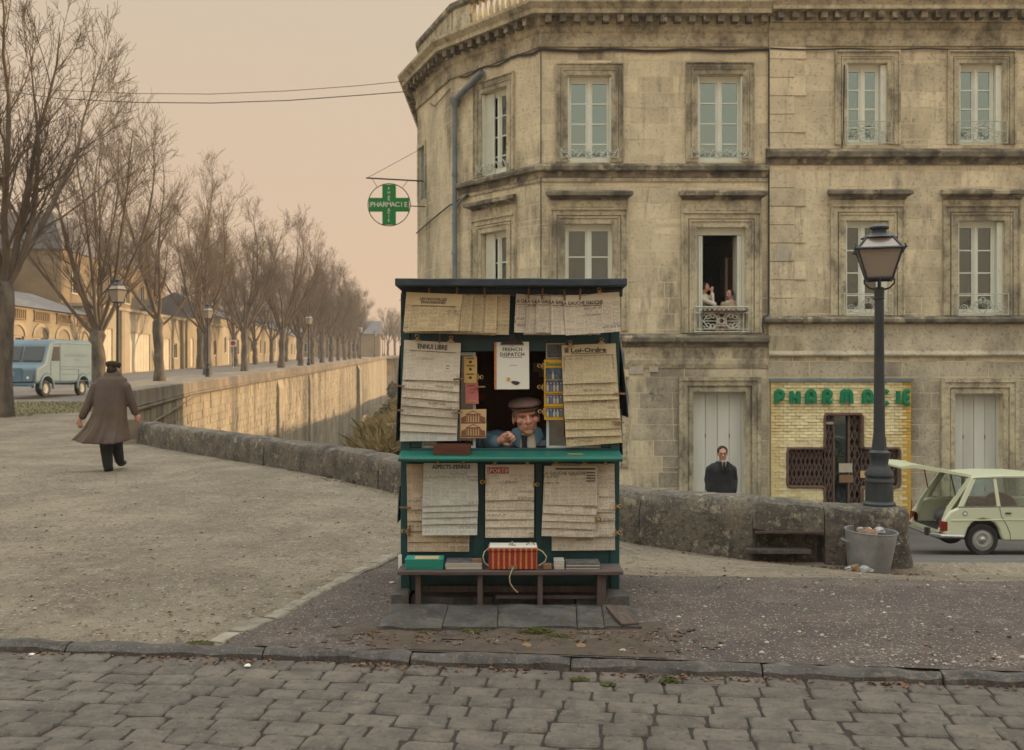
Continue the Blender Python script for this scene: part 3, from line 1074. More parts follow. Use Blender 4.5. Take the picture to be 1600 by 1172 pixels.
# the recess in the wall: back, sill slabs
ra, dr = along(pts, 0.79)
rb, _ = along(pts, 1.43)
gr = G(2.6, 9.45)
mb = MB()
mb.box(rb.x, ra.x, 9.66, 9.72, gr - 0.3, gr + 0.36)
mb.build('recess_back', MT['parapet'], parapet)
mb = MB()
mb.box(rb.x - 0.06, ra.x - 0.12, 9.41, 9.60, gr + 0.10, gr + 0.135, Matrix.Rotation(0.0, 4, 'X'))
mb.build('recess_slab', MT['kerb'], parapet)
mb = MB()
mb.box(rb.x - 0.1, ra.x - 0.02, 9.40, 9.64, gr - 0.06, gr - 0.015)
mb.build('recess_slab', MT['kerb'], parapet)
mb = MB()
mb.box(rb.x, ra.x, 9.41, 9.44, gr + 0.285, gr + 0.305)
mb.build('recess_lintel_bar', MT['plank'], parapet)

# ------------------------------------------------------------------ the rampart on the far side of the cutting
ram = thing('rampart_wall', 'tall limestone rampart wall with coping and buttresses along the tree lined avenue', 'wall', (-13.1, 42, 0))


def ram_top(y):
    return G(-12, y) + interp([(21.6, 0.5), (22.6, 1.0), (24, 1.04), (42, 0.60), (60, 0.52), (185, 0.5)], y)


rp = [V(x, y, 0) for x, y in RAM]
mb = MB()
for a, b in zip(rp, rp[1:]):
    d = (b - a).normalized()
    nrm = V(d.y, -d.x, 0)                              # towards the cutting
    rows = []
    for q in (a, b):
        zt = ram_top(q.y) - 0.42
        rows.append([q - nrm * 0.5 + V(0, 0, -8), q - nrm * 0.02 + V(0, 0, -8), q - nrm * 0.02 + V(0, 0, zt), q - nrm * 0.5 + V(0, 0, zt)])
    mb.loft(rows)
mb.build('wall_core', MT['rampart'], ram)
r = random.Random(31)
RL = [V(x, y, 0) for x, y in RAM]
d0 = 0.0
RT = sum((b - a).length for a, b in zip(RL, RL[1:]))
k = 0
while d0 < RT - 0.3:
    L_ = r.uniform(1.3, 2.0) if d0 < 60 else 6.0
    if d0 + L_ > RT:
        L_ = RT - d0
    a, da = along(RL, d0)
    b, db = along(RL, d0 + L_)
    d = (b - a).normalized()
    nrm = V(d.y, -d.x, 0)
    rings = []
    for i, q in enumerate([a + d * 0.008, a.lerp(b, 0.3), a.lerp(b, 0.65), b - d * 0.008]):
        zt = ram_top(q.y)
        ring = []
        for (o, z) in [(-0.5, -0.44), (0.03, -0.44), (0.05, -0.40), (0.035, -0.36), (0.03, -0.1), (0.015, -0.02), (-0.03, 0.0), (-0.46, 0.01), (-0.5, -0.05)]:
            w = q + nrm * o + V(0, 0, zt + z)
            w += (nrm + V(0, 0, 1)) * 0.02 * noise.noise(w * 2.0)
            ring.append(w)
        rings.append(ring)
    MB().loft(rings).build('coping_stone', MT['rampart_cap'], ram, smooth=True)
    d0 += L_
    k += 1
# string moulding under the coping and ashlar face
mb = MB()
ms = MB()
r = random.Random(77)
for a, b in zip(rp[:-2], rp[1:-1]):
    d = (b - a).normalized()
    L_ = (b - a).length
    nrm = V(d.y, -d.x, 0)
    rows = []
    for q in (a, b):
        zt = ram_top(q.y) - 0.44
        rows.append([q - nrm * 0.02 + V(0, 0, zt), q + nrm * 0.06 + V(0, 0, zt), q + nrm * 0.075 + V(0, 0, zt - 0.05), q + nrm * 0.03 + V(0, 0, zt - 0.12), q - nrm * 0.02 + V(0, 0, zt - 0.14)])
    mb.loft(rows)
    if a.y > 90:
        continue
    ch = 0.34
    for c in range(14 if a.y > 30 else 6):
        s = r.uniform(-0.4, 0)
        while s < L_:
            w = r.uniform(0.45, 0.85)
            s0, s1 = max(0, s), min(L_, s + w)
            s += w
            if s1 - s0 < 0.06:
                continue
            q0, q1 = a + d * (s0 + 0.012), a + d * (s1 - 0.012)
            t0, t1 = ram_top(q0.y) - 0.585 - c * ch, ram_top(q1.y) - 0.585 - c * ch
            p_ = r.uniform(0.0, 0.03)
            rows = [[q + V(0, 0, t) - nrm * 0.03, q + V(0, 0, t) + nrm * p_, q + V(0, 0, t - ch + 0.02) + nrm * p_, q + V(0, 0, t - ch + 0.02) - nrm * 0.03] for q, t in ((q0, t0), (q1, t1))]
            ms.loft(rows)
mb.build('string_moulding', MT['rampart_cap'], ram)
o = ms.build('ashlar_facing', MT['rampart'], ram)
o['kind'] = 'stuff'
for (yy, w, pr) in [(63, 1.6, 0.22), (74, 1.3, 0.2), (112, 2.6, 0.4)]:
    x = interp([(q.y, q.x) for q in rp], yy)
    x2 = interp([(q.y, q.x) for q in rp], yy + 1)
    d = V(x2 - x, 1, 0).normalized()
    nrm = V(d.y, -d.x, 0)
    q = V(x, yy, 0)
    zt = ram_top(yy) - 0.6
    mb = MB()
    mb.loft([[q - d * w / 2 - nrm * 0.1 + V(0, 0, z), q + d * w / 2 - nrm * 0.1 + V(0, 0, z), q + d * w / 2 + nrm * p_ + V(0, 0, z), q - d * w / 2 + nrm * p_ + V(0, 0, z)] for z, p_ in ((-8, pr), (zt - 0.5, pr * 0.8), (zt, 0.05))])
    mb.build('buttress', MT['rampart'], ram)

# ------------------------------------------------------------------ building kit
class Fc:
    def __init__(s, O, U):
        s.O = V(O[0], O[1], 0)
        s.U = V(U[0], U[1], 0).normalized()
        s.N = V(s.U.y, -s.U.x, 0)                      # outward: right of the direction of travel
        s.rz = math.atan2(s.U.y, s.U.x)

    def p(s, u, z, n=0.0):
        return s.O + s.U * u + s.N * n + V(0, 0, z)

    def box(s, mb, u0, u1, z0, z1, n0, n1):
        vs = [s.p(u, z, n) for z in (z0, z1) for n in (n0, n1) for u in (u0, u1)]
        return mb.add(vs, [(0, 2, 3, 1), (4, 5, 7, 6), (0, 1, 5, 4), (2, 6, 7, 3), (0, 4, 6, 2), (1, 3, 7, 5)])

    def tube(s, mb, pts, r, n=5, off=0.0):
        return mb.tube([s.p(u, z, off) for u, z in pts], r, n)


UNIT = {}


def unit(m):
    if m not in UNIT:
        UNIT[m] = MB().box(-0.5, 0.5, -0.5, 0.5, -0.5, 0.5).mesh('block', m)
    return UNIT[m]


def fput(name, m, fc, u0, u1, z0, z1, n0, n1, parent):
    c = fc.p((u0 + u1) / 2, (z0 + z1) / 2, (n0 + n1) / 2)
    if parent not in WROOT:
        pass
    return put(name, unit(m), parent, c, (0, 0, fc.rz), (u1 - u0, abs(n1 - n0), z1 - z0))


def free(u0, u1, z0, z1, ops):
    """free u-intervals of a horizontal band"""
    iv = [(u0, u1)]
    for a, b, c, d in ops:
        if c < z1 - 1e-4 and d > z0 + 1e-4:
            nv = []
            for x, y in iv:
                if b <= x or a >= y:
                    nv.append((x, y))
                else:
                    if a > x:
                        nv.append((x, a))
                    if b < y:
                        nv.append((b, y))
            iv = nv
    return iv


def wall_core(mb, fc, u0, u1, z0, z1, ops, th=0.36, n1=-0.003):
    zs = sorted({z0, z1} | {z for o in ops for z in o[2:] if z0 < z < z1})
    for a, b in zip(zs, zs[1:]):
        for x, y in free(u0, u1, a, b, ops):
            fc.box(mb, x, y, a, b, -th, n1)


def block_rects(fc, u0, u1, z0, z1, ops, course, seed, lmin=0.6, lmax=1.05):
    r = random.Random(seed)
    out = []
    n = round((z1 - z0) / course)
    ch = (z1 - z0) / n
    for c in range(n):
        a, b = z0 + c * ch, z0 + (c + 1) * ch
        zs = sorted({a, b} | {z for o in ops for z in o[2:] if a + 0.05 < z < b - 0.05})
        off = r.uniform(0, 0.7)
        cuts = []
        x = u0 - off
        while x < u1:
            x += r.uniform(lmin, lmax)
            cuts.append(x)
        for za, zb in zip(zs, zs[1:]):
            for x, y in free(u0, u1, za, zb, ops):
                cs = [x] + [q for q in cuts if x + 0.12 < q < y - 0.12] + [y]
                for p, q in zip(cs, cs[1:]):
                    out.append((p, q, za, zb))
    return out


def place_blocks(rects, parent, limit, name='stone_block', lowz=1.9, joint=0.0085):
    """rects: (fc, u0,u1,z0,z1); the first `limit` become parts, the rest one stuff part"""
    r = random.Random(3)
    rest = MB()
    for k, (fc, u0, u1, z0, z1) in enumerate(rects):
        n = r.uniform(-0.0015, 0.003)
        m = MT['ashlar_low'] if z1 < lowz else MT['ashlar']
        if k < limit:
            fput(name, m, fc, u0 + joint, u1 - joint, z0 + joint, z1 - joint, -0.03, n, parent)
        else:
            fc.box(rest, u0 + joint, u1 - joint, z0 + joint, z1 - joint, -0.03, n)
    if rest.v:
        o = rest.build('ashlar_facing', MT['ashlar'], parent)
        o['kind'] = 'stuff'


def sweep(mb, plan, prof):
    """profile [(offset, z)] carried along a plan polyline (outward = right of travel), mitred"""
    pts = [V(x, y, 0) for x, y in plan]
    ns = []
    for a, b in zip(pts, pts[1:]):
        d = (b - a).normalized()
        ns.append(V(d.y, -d.x, 0))
    rows = []
    for i, p in enumerate(pts):
        if i == 0:
            m = ns[0]
        elif i == len(pts) - 1:
            m = ns[-1]
        else:
            m = (ns[i - 1] + ns[i]) / (1 + ns[i - 1].dot(ns[i]))
        rows.append([p + m * o + V(0, 0, z) for o, z in prof])
    return mb.loft(rows)


def surround(parent, fc, u0, u1, z0, z1, bands, name='window_surround', m=None, bottom=False):
    mb = MB()
    for w0, w1, n in bands:
        fc.box(mb, u0 - w1, u0 - w0, z0, z1 + w0, 0.003, n)
        fc.box(mb, u1 + w0, u1 + w1, z0, z1 + w0, 0.003, n)
        fc.box(mb, u0 - w1, u1 + w1, z1 + w0, z1 + w1, 0.003, n + 0.002)
    return mb.build(name, m or MT['mould'], parent)


def ledge_cornice(parent, fc, u0, u1, zt, depth=0.24):
    mb = MB()
    prof = [(0.003, -0.20), (0.05, -0.20), (0.07, -0.15), (depth * 0.7, -0.12), (depth, -0.10), (depth, -0.03), (depth * 0.9, 0.0), (0.003, 0.05)]
    rows = []
    for e, u in ((0, u0), (1, u1)):
        rows.append([fc.p(u + (o * 0.6 - 0.14) * (1 if e else -1), zt + z, o) for o, z in prof])
    mb.loft(rows)
    return mb.build('window_cornice', MT['ledge'], parent)


def window(parent, fc, u0, u1, z0, z1, rows=4, glass='pane', inset=0.16, curtain=None, dark=None, lowrow=True):
    """casement window: frame part with pane sub-parts"""
    w = MT['white_paint']
    mb = MB()
    n0, n1 = -inset - 0.06, -inset
    fc.box(mb, u0, u0 + 0.055, z0, z1, n0, n1)
    fc.box(mb, u1 - 0.055, u1, z0, z1, n0, n1)
    fc.box(mb, u0 + 0.055, u1 - 0.055, z1 - 0.10, z1, n0, n1)
    fc.box(mb, u0 + 0.055, u1 - 0.055, z0, z0 + 0.09, n0, n1 + 0.01)
    c = (u0 + u1) / 2
    fc.box(mb, c - 0.04, c + 0.04, z0 + 0.09, z1 - 0.10, n0, n1 + 0.012)
    fc.box(mb, c - 0.015, c + 0.015, z0 + 0.12, z1 - 0.12, n1 + 0.012, n1 + 0.03)
    zb, zt = z0 + 0.09, z1 - 0.10
    us = [(u0 + 0.055, c - 0.04), (c + 0.04, u1 - 0.055)]
    # casement stiles
    edges = []
    for a, b in us:
        fc.box(mb, a + 0.003, a + 0.035, zb, zt, n0 + 0.01, n1 - 0.008)
        fc.box(mb, b - 0.035, b - 0.003, zb, zt, n0 + 0.01, n1 - 0.008)
        fc.box(mb, a + 0.035, b - 0.035, zt - 0.05, zt, n0 + 0.01, n1 - 0.008)
        fc.box(mb, a + 0.035, b - 0.035, zb, zb + 0.07, n0 + 0.01, n1 - 0.008)
    h0, h1 = zb + 0.07, zt - 0.05
    if lowrow:
        hs = [h0, h0 + (h1 - h0) * 0.17]
        hs += [hs[1] + (h1 - hs[1]) * (k + 1) / (rows - 1) for k in range(rows - 1)]
    else:
        hs = [h0 + (h1 - h0) * k / rows for k in range(rows + 1)]
    for a, b in us:
        for z in hs[1:-1]:
            fc.box(mb, a + 0.035, b - 0.035, z - 0.014, z + 0.014, n0 + 0.012, n1 - 0.01)
    win = mb.build('window', w, parent)
    for a, b in us:
        for za, zb_ in zip(hs, hs[1:]):
            o = fput('pane', MT[glass], fc, a + 0.033, b - 0.033, za + 0.01, zb_ - 0.01, -inset - 0.036, -inset - 0.030, win)
            o.rotation_euler = (RND.uniform(-.035, .035), 0, fc.rz + RND.uniform(-.03, .03))
    if curtain:
        for a, b in curtain:
            pts = []
            n = 22
            mbc = MB()
            vs, fs = [], []
            for i in range(n + 1):
                u = lerp(a, b, i / n)
                nn = -inset - 0.22 + 0.025 * math.sin(i * 2.3 + a * 9)
                vs += [fc.p(u, z0 + 0.05, nn), fc.p(u, z1 - 0.05, nn)]
            for i in range(n):
                fs.append((2 * i, 2 * i + 2, 2 * i + 3, 2 * i + 1))
            mbc.add(vs, fs)
            mbc.build('curtain', MT['curtain'], win, smooth='all', recalc=False)
    return win


def scrolls(fc, rail, items, r=0.011, off=0.06, m=None):
    for it in items:
        mb = MB()
        fc.tube(mb, it, r, 5, off)
        mb.build('scroll', m or MT['iron_white'], rail, smooth='all')


def scur(c, r0, a0, turns, sx=1, sy=1, n=16):
    return [(c[0] + sx * (lerp(r0, r0 * 0.2, i / n)) * math.cos(a0 + turns * 6.283 * i / n), c[1] + sy * (lerp(r0, r0 * 0.2, i / n)) * math.sin(a0 + turns * 6.283 * i / n)) for i in range(n + 1)]


def rail_small(parent, fc, u0, u1, z0):
    mb = MB()
    fc.tube(mb, [(u0 - 0.16, z0 + 0.10), (u1 + 0.16, z0 + 0.10)], 0.012, 5, 0.06)
    for u in (u0 - 0.16, u1 + 0.16):
        fc.tube(mb, [(u, z0 + 0.06), (u, z0 + 0.32)], 0.012, 5, 0.06)
        mb.tube([fc.p(u, z0 + 0.14, -0.02), fc.p(u, z0 + 0.14, 0.06)], 0.012, 5)
    rl = mb.build('balcony_railing', MT['iron_white'], parent, smooth=True)
    n = 5
    w = (u1 - u0 + 0.32) / n
    its = []
    for i in range(n):
        c = u0 - 0.16 + w * (i + 0.5)
        its.append([(c + w * 0.5 * (t / 8 * 2 - 1), z0 + 0.20 + 0.085 * math.cos(t / 8 * 6.283)) for t in range(9)])
        its.append(scur((c, z0 + 0.19), 0.07, 1.57, 1.3, 1))
    scrolls(fc, rl, its, 0.013)


def rail_grille(parent, fc, u0, u1, z0, h=0.60):
    mb = MB()
    a, b = u0 - 0.05, u1 + 0.05
    for z, r in ((z0 + 0.02, 0.018), (z0 + h, 0.02), (z0 + h - 0.14, 0.014), (z0 + 0.08, 0.012)):
        fc.tube(mb, [(a, z), (b, z)], r, 6, 0.08)
    for u in (a, a + 0.12, b - 0.12, b):
        fc.tube(mb, [(u, z0), (u, z0 + h)], 0.014, 6, 0.08)
    for u in (a, b):
        mb.tube([fc.p(u, z0 + h - 0.05, -0.05), fc.p(u, z0 + h - 0.05, 0.08)], 0.014, 5)
        mb.tube([fc.p(u, z0 + 0.05, -0.05), fc.p(u, z0 + 0.05, 0.08)], 0.014, 5)
    rl = mb.build('balcony_railing', MT['iron_white'], parent, smooth=True)
    c = (u0 + u1) / 2
    zc = z0 + 0.27
    its = []
    for sx in (-1, 1):
        for sy in (-1, 1):
            its.append(scur((c + sx * 0.33, zc + sy * 0.105), 0.095, 0, 1.4, sx, sy))
            its.append(scur((c + sx * 0.20, zc + sy * 0.11), 0.075, 2.8, 1.3, sx, -sy))
            its.append([(c + sx * (0.05 + 0.38 * t / 8), zc + sy * (0.17 * math.sin(t / 8 * 3.14))) for t in range(9)])
        its.append([(c + sx * 0.1, zc - 0.17), (c + sx * 0.045, zc - 0.08), (c + sx * 0.1, zc), (c + sx * 0.045, zc + 0.08), (c + sx * 0.1, zc + 0.17)])
        its.append([(c + sx * 0.12, zc), (c + sx * 0.48, zc)])
    its.append([(c + 0.06 * math.cos(t * 0.6283), zc + 0.075 * math.sin(t * 0.6283)) for t in range(11)])
    its.append([(c - 0.11, zc - 0.11), (c - 0.11, zc + 0.11), (c + 0.11, zc + 0.11), (c + 0.11, zc - 0.11), (c - 0.11, zc - 0.11)])
    for k in range(9):
        u = lerp(a + 0.18, b - 0.18, k / 8)
        its.append([(u + 0.05 * math.cos(t * 0.785), z0 + h - 0.07 + 0.05 * math.sin(t * 0.785)) for t in range(9)])
    scrolls(fc, rl, its, 0.014, 0.08)


def rail_belly(parent, fc, u0, u1, z0, h, kind):
    mb = MB()
    a, b = u0 - 0.06, u1 + 0.06
    for z in (z0 + 0.02, z0 + h):
        fc.tube(mb, [(a, z), (b, z)], 0.012, 5, 0.10)
    for u in (a, b):
        fc.tube(mb, [(u, z0), (u, z0 + h)], 0.012, 5, 0.10)
        mb.tube([fc.p(u, z0 + h, -0.03), fc.p(u, z0 + h, 0.10)], 0.012, 5)
    if kind == 0:
        fc.tube(mb, [(a, z0 + h * 0.55), (b, z0 + h * 0.55)], 0.008, 5, 0.10)
    rl = mb.build('balcony_railing', MT['iron_white'], parent, smooth=True)
    c = (u0 + u1) / 2
    w = (u1 - u0) / 2
    its = []
    if kind == 0:
        for sx in (-1, 1):
            its.append(scur((c + sx * w * 0.62, z0 + h * 0.28), h * 0.22, 0, 1.4, sx))
            its.append(scur((c + sx * w * 0.25, z0 + h * 0.30), h * 0.24, 3.14, 1.4, sx))
            its.append(scur((c + sx * w * 0.3, z0 + h * 0.76), h * 0.2, 4.7, 1.3, sx))
            its.append([(c + sx * w * 0.9 * t / 8, z0 + h * (0.9 - 0.4 * math.sin(t / 8 * 1.57))) for t in range(9)])
    else:
        for sx in (-1, 1):
            its.append(scur((c + sx * w * 0.78, z0 + h * 0.32), h * 0.2, 0, 1.5, sx))
            its.append([(c + sx * w * (0.95 - 0.9 * t / 9), z0 + h * (0.12 + 0.62 * math.sin(t / 9 * 1.57) ** 2)) for t in range(10)])
            its.append([(c + sx * w * 0.95 * t / 9, z0 + h * (0.1 + 0.10 * (t / 9) ** 2)) for t in range(10)])
            for k in range(3):
                its.append(scur((c + sx * w * (0.12 + 0.17 * k), z0 + h * (0.62 - 0.12 * k)), h * 0.12, 1.0 * k, 1.2, sx))
            its.append([(c + sx * 0.03, z0 + h * 0.1), (c + sx * w * 0.3, z0 + h * 0.45)])
        its.append([(c + h * 0.13 * math.cos(t * 0.6283), z0 + h * 0.72 + h * 0.13 * math.sin(t * 0.6283)) for t in range(11)])
    scrolls(fc, rl, its, 0.010, 0.10)


def shutter(win, fc, ua, ub, z0, z1, louvre=False, n=-0.155):
    """narrow folded shutter leaf lying against the reveal; louvred ones keep their slats as geometry"""
    mb = MB()
    fc.box(mb, ua, ub, z0 + 0.03, z1 - 0.03, n, -0.01)
    o = mb.build('shutter', MT['white_paint'], win)
    if louvre:
        ms = MB()
        k = z0 + 0.12
        while k < z1 - 0.12:
            vs = [fc.p(u, z, nn) for (z, nn) in ((k, -0.01), (k + 0.03, 0.012), (k + 0.036, 0.008), (k + 0.006, -0.012)) for u in (ua + 0.05, ub - 0.05)]
            ms.add(vs, [(0, 1, 3, 2), (2, 3, 5, 4), (4, 5, 7, 6), (6, 7, 1, 0), (0, 2, 4, 6), (1, 7, 5, 3)])
            k += 0.05
        s_ = ms.build('shutter', MT['white_paint'], win)
        s_['kind'] = 'stuff'
    return o


# ------------------------------------------------------------------ the corner building
CB = thing('corner_building', 'soot streaked limestone corner house with chamfered end, balustrade roofline and open first floor window', 'building', (0.675, 24, -2.2))
FB = Fc((-2.74, 29.63), (0.358, -0.934))
FA = Fc((-1.58, 26.6), (0.656, -0.755))
FM = Fc((0.675, 24.0), (1, 0))
LB, LA, LM = 3.24, 3.44, 5.325
FCk = Fc((-2.74, 42.0), (0, -1))                        # blind flank facing the cutting
ZB, ZT = -4.2, 10.0
opM = [(0.63, 1.65, 6.45, 8.48), (3.675, 4.725, 6.45, 8.50), (0.57, 1.68, 2.50, 5.0), (3.645, 4.80, 2.45, 4.92), (3.57, 4.80, -2.6, 1.07), (0.6, 1.7, -0.7, 1.07)]
opA = [(1.26, 2.24, 6.42, 8.50), (1.26, 2.24, 2.50, 5.0)]
opB = [(0.20, 0.84, 6.45, 7.95)]
mb = MB()
wall_core(mb, FM, -0.0, LM, ZB, ZT, opM)
wall_core(mb, FA, 0.0, LA, ZB, ZT, opA)
wall_core(mb, FB, 0.0, LB, ZB, ZT, opB)
wall_core(mb, FCk, 0, 12.37, ZB - 2, ZT, [])
mb.box(-2.7, 6.0, 41.7, 42.0, ZB, ZT)
mb.box(5.69, 5.99, 24.4, 41.7, ZB, ZT)
mb.build('wall_core', MT['mortar'], CB)
mb = MB()
mb.add([V(-2.9, 42, 9.98), V(-2.9, 29.6, 9.98), V(-1.6, 26.6, 9.98), V(0.67, 24.0, 9.98), V(6.0, 24.0, 9.98), V(6.0, 42, 9.98)], [(0, 1, 2, 3, 4, 5)])
mb.build('roof', MT['roof_slate'], CB, recalc=False)


def skip(ops, e=0.0):
    return [(a - e, b + e, c, d + e) for a, b, c, d in ops]


rects = [(FM, *q) for q in block_rects(FM, 0, LM, -2.3, 9.2, opM, 0.372, 1)] + [(FA, *q) for q in block_rects(FA, 0, LA, -2.3, 9.2, opA, 0.372, 2)] + [(FB, *q) for q in block_rects(FB, 0, LB, -3.4, 9.2, opB, 0.372, 9)]
rects = [q for q in rects if not (q[0] is FM and q[2] < 3.0 and q[4] < 2.2 and q[2] < 4)] + [q for q in rects if (q[0] is FM and q[2] < 3.0 and q[4] < 2.2 and q[2] < 4)]
place_blocks(rects, CB, 298)
# windows of the corner building
for i, (a, b, c, d) in enumerate(opM[:2]):
    w = window(CB, FM, a, b, c, d, 4, 'pane_bright')
    shutter(w, FM, a, a + 0.035, c, d)
    shutter(w, FM, b - 0.035, b, c, d)
    surround(CB, FM, a, b, c, d, [(0.0, 0.12, 0.035), (0.12, 0.155, 0.055), (0.17, 0.25, 0.045), (0.25, 0.28, 0.075)])
    rail_small(CB, FM, a, b, c)
for (a, b, c, d) in opA[:1]:
    w = window(CB, FA, a, b, c, d, 4, 'pane')
    shutter(w, FA, a, a + 0.04, c, d, True)
    surround(CB, FA, a, b, c, d, [(0.0, 0.12, 0.035), (0.12, 0.155, 0.055), (0.17, 0.25, 0.045), (0.25, 0.28, 0.075)])
    rail_small(CB, FA, a, b, c)
    mb = MB()
    FA.box(mb, a + 0.03, a + 0.34, c + 0.03, d - 0.03, -0.15, -0.11)
    sh = mb.build('shutter', MT['white_paint'], CB)
    ms = MB()
    k = c + 0.12
    while k < d - 0.12:
        FA.box(ms, a + 0.07, a + 0.30, k, k + 0.024, -0.108, -0.09)
        k += 0.05
    ms.build('slats', MT['white_paint'], sh)['kind'] = 'stuff'
a, b, c, d = opA[1]
w = window(CB, FA, a, b, c, d, 4, 'pane')
mb = MB()
FA.box(mb, a + 0.03, a + 0.36, c + 0.03, d - 0.03, -0.15, -0.11)
sh = mb.build('shutter', MT['white_paint'], CB)
ms = MB()
k = c + 0.12
while k < d - 0.12:
    FA.box(ms, a + 0.07, a + 0.32, k, k + 0.024, -0.108, -0.09)
    k += 0.05
ms.build('slats', MT['white_paint'], sh)['kind'] = 'stuff'
LOWB = [(0.0, 0.13, 0.04), (0.13, 0.17, 0.065), (0.20, 0.32, 0.05), (0.32, 0.36, 0.09)]
surround(CB, FA, a, b, c, d, LOWB)
ledge_cornice(CB, FA, a - 0.46, b + 0.46, 5.78)
mb = MB()
FA.box(mb, a - 0.36, b + 0.36, d + 0.365, 5.58, 0.003, 0.06)
mb.build('window_frieze', MT['mould'], CB)
for i, (a, b, c, d) in enumerate(opM[2:4]):
    if i == 0:
        window(CB, FM, a, b, c, d, 4, 'pane', curtain=[(a + 0.06, (a + b) / 2 - 0.1), ((a + b) / 2 + 0.12, b - 0.06)])
        rail_small(CB, FM, a, b, c)
    else:
        mb = MB()                                      # the open French window: leaves folded into the room, frame stays
        FM.box(mb, a, a + 0.06, c, d, -0.24, -0.14)
        FM.box(mb, b - 0.06, b, c, d, -0.24, -0.14)
        FM.box(mb, a + 0.06, b - 0.06, d - 0.16, d, -0.24, -0.14)
        fr = mb.build('window', MT['white_paint'], CB)
        for u in (a + 0.07, b - 0.17):
            mb = MB()
            FM.box(mb, u, u + 0.045, c + 0.06, d - 0.18, -0.62, -0.10)
            FM.box(mb, u + 0.053, u + 0.098, c + 0.06, d - 0.18, -0.62, -0.12)
            mb.build('casement_leaf', MT['white_paint'], fr)
        rail_grille(CB, FM, a, b, c)
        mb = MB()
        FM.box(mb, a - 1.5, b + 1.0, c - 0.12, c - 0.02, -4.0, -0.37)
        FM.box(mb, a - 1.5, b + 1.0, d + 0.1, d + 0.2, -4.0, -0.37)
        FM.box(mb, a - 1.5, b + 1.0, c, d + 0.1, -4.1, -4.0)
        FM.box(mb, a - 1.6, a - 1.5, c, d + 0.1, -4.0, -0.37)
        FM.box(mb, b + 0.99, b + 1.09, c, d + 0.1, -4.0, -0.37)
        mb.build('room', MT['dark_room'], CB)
        mb = MB()
        FM.box(mb, b - 0.19, b - 0.13, c, c + 1.91, -1.45, -1.38)
        dr_ = mb.build('inner_door', MT['garage_white'], CB)
        mb = MB()
        FM.box(mb, b - 0.13, b + 0.4, c, c + 1.91, -1.44, -1.40)
        mb.build('door_leaf', MT['box_wood'], dr_)
    surround(CB, FM, a, b, c, d, LOWB)
    ledge_cornice(CB, FM, a - 0.46, b + 0.46, 5.74)
    mb = MB()
    FM.box(mb, a - 0.36, b + 0.36, d + 0.365, 5.54, 0.003, 0.06)
    FM.box(mb, a - 0.02, b + 0.02, d + 0.39, 5.50, 0.06, 0.075)
    mb.build('window_frieze', MT['mould'], CB)
# blind shuttered slit on the flank
a, b, c, d = opB[0]
mb = MB()
FB.box(mb, a, b, c, d, -0.12, -0.06)
mb.build('shutter', MT['zinc_pipe'], CB)
surround(CB, FB, a, b, c, d, [(0.0, 0.1, 0.04)])
# ground floor window (behind the kiosk) and the tall door
a, b, c, d = opM[5]
window(CB, FM, a, b, c, d, 3, 'pane', lowrow=False)
surround(CB, FM, a, b, c, d, LOWB)


def board_door(parent, fc, a, b, c, d, n=4):
    mb = MB()
    fc.box(mb, a, a + 0.05, c, d, -0.30, -0.20)
    fc.box(mb, b - 0.05, b, c, d, -0.30, -0.20)
    fc.box(mb, a + 0.05, b - 0.05, d - 0.05, d, -0.30, -0.20)
    fc.box(mb, a + 0.05, b - 0.05, c, d - 0.05, -0.34, -0.30)
    dd = mb.build('door', MT['door_paint'], parent)
    w = (b - a - 0.10) / n
    for k in range(n):
        fput('board', MT['door_paint'], fc, a + 0.05 + w * k + 0.006, a + 0.05 + w * (k + 1) - 0.006, c + 0.04, d - 0.055, -0.30, -0.245 - 0.006 * (k % 2), dd)
    for z in (0.3, 0.68):
        for k in (1, 3):
            u = a + 0.05 + w * k
            fput('hinge', MT['iron_dark'], fc, u - 0.008, u + 0.008, lerp(c, d, z) - 0.05, lerp(c, d, z) + 0.05, -0.245, -0.235, dd)
    return dd


a, b, c, d = opM[4]
board_door(CB, FM, a, b, -2.2, d)
DB = [(0.0, 0.10, 0.04), (0.10, 0.14, 0.02), (0.14, 0.26, 0.07), (0.26, 0.34, 0.10)]
surround(CB, FM, a, b, -2.2, d, DB, 'door_surround')
mb = MB()
FM.box(mb, a - 0.05, b + 0.05, -2.35, -2.2, -0.36, 0.15)
mb.build('door_step', MT['kerb'], CB)
# strings, cornice, parapet
planA = [(-1.58 + 0.656 * 0.35, 26.6 - 0.755 * 0.35), (0.675, 24.0), (5.99, 24.0)]
planF = [(-2.74, 42.0), (-2.74, 29.63), (-1.58, 26.6), (0.675, 24.0), (5.99, 24.0)]
mb = MB()
sweep(mb, planA, [(0.004, 6.08), (0.04, 6.08), (0.05, 6.2), (0.16, 6.24), (0.17, 6.33), (0.14, 6.36), (0.004, 6.42)])
mb.build('string_course', MT['ledge'], CB)
mb = MB()
sweep(mb, planA, [(0.004, 5.99), (0.03, 5.99), (0.03, 6.075), (0.004, 6.075)])
mb.build('string_band', MT['mould'], CB)
mb = MB()
sweep(mb, planA, [(0.004, 2.12), (0.05, 2.12), (0.07, 2.19), (0.19, 2.24), (0.20, 2.33), (0.17, 2.36), (0.004, 2.43)])
mb.build('string_course', MT['ledge'], CB)
mb = MB()
sweep(mb, planA, [(0.004, 1.62), (0.02, 1.62), (0.045, 1.72), (0.045, 1.82), (0.02, 1.84), (0.02, 2.11), (0.004, 2.11)])
mb.build('string_band', MT['mould'], CB)
mb = MB()
sweep(mb, planF, [(0.004, 9.14), (0.05, 9.14), (0.07, 9.22), (0.045, 9.25), (0.045, 9.45), (0.09, 9.50), (0.11, 9.58), (0.11, 9.60), (0.004, 9.60)])
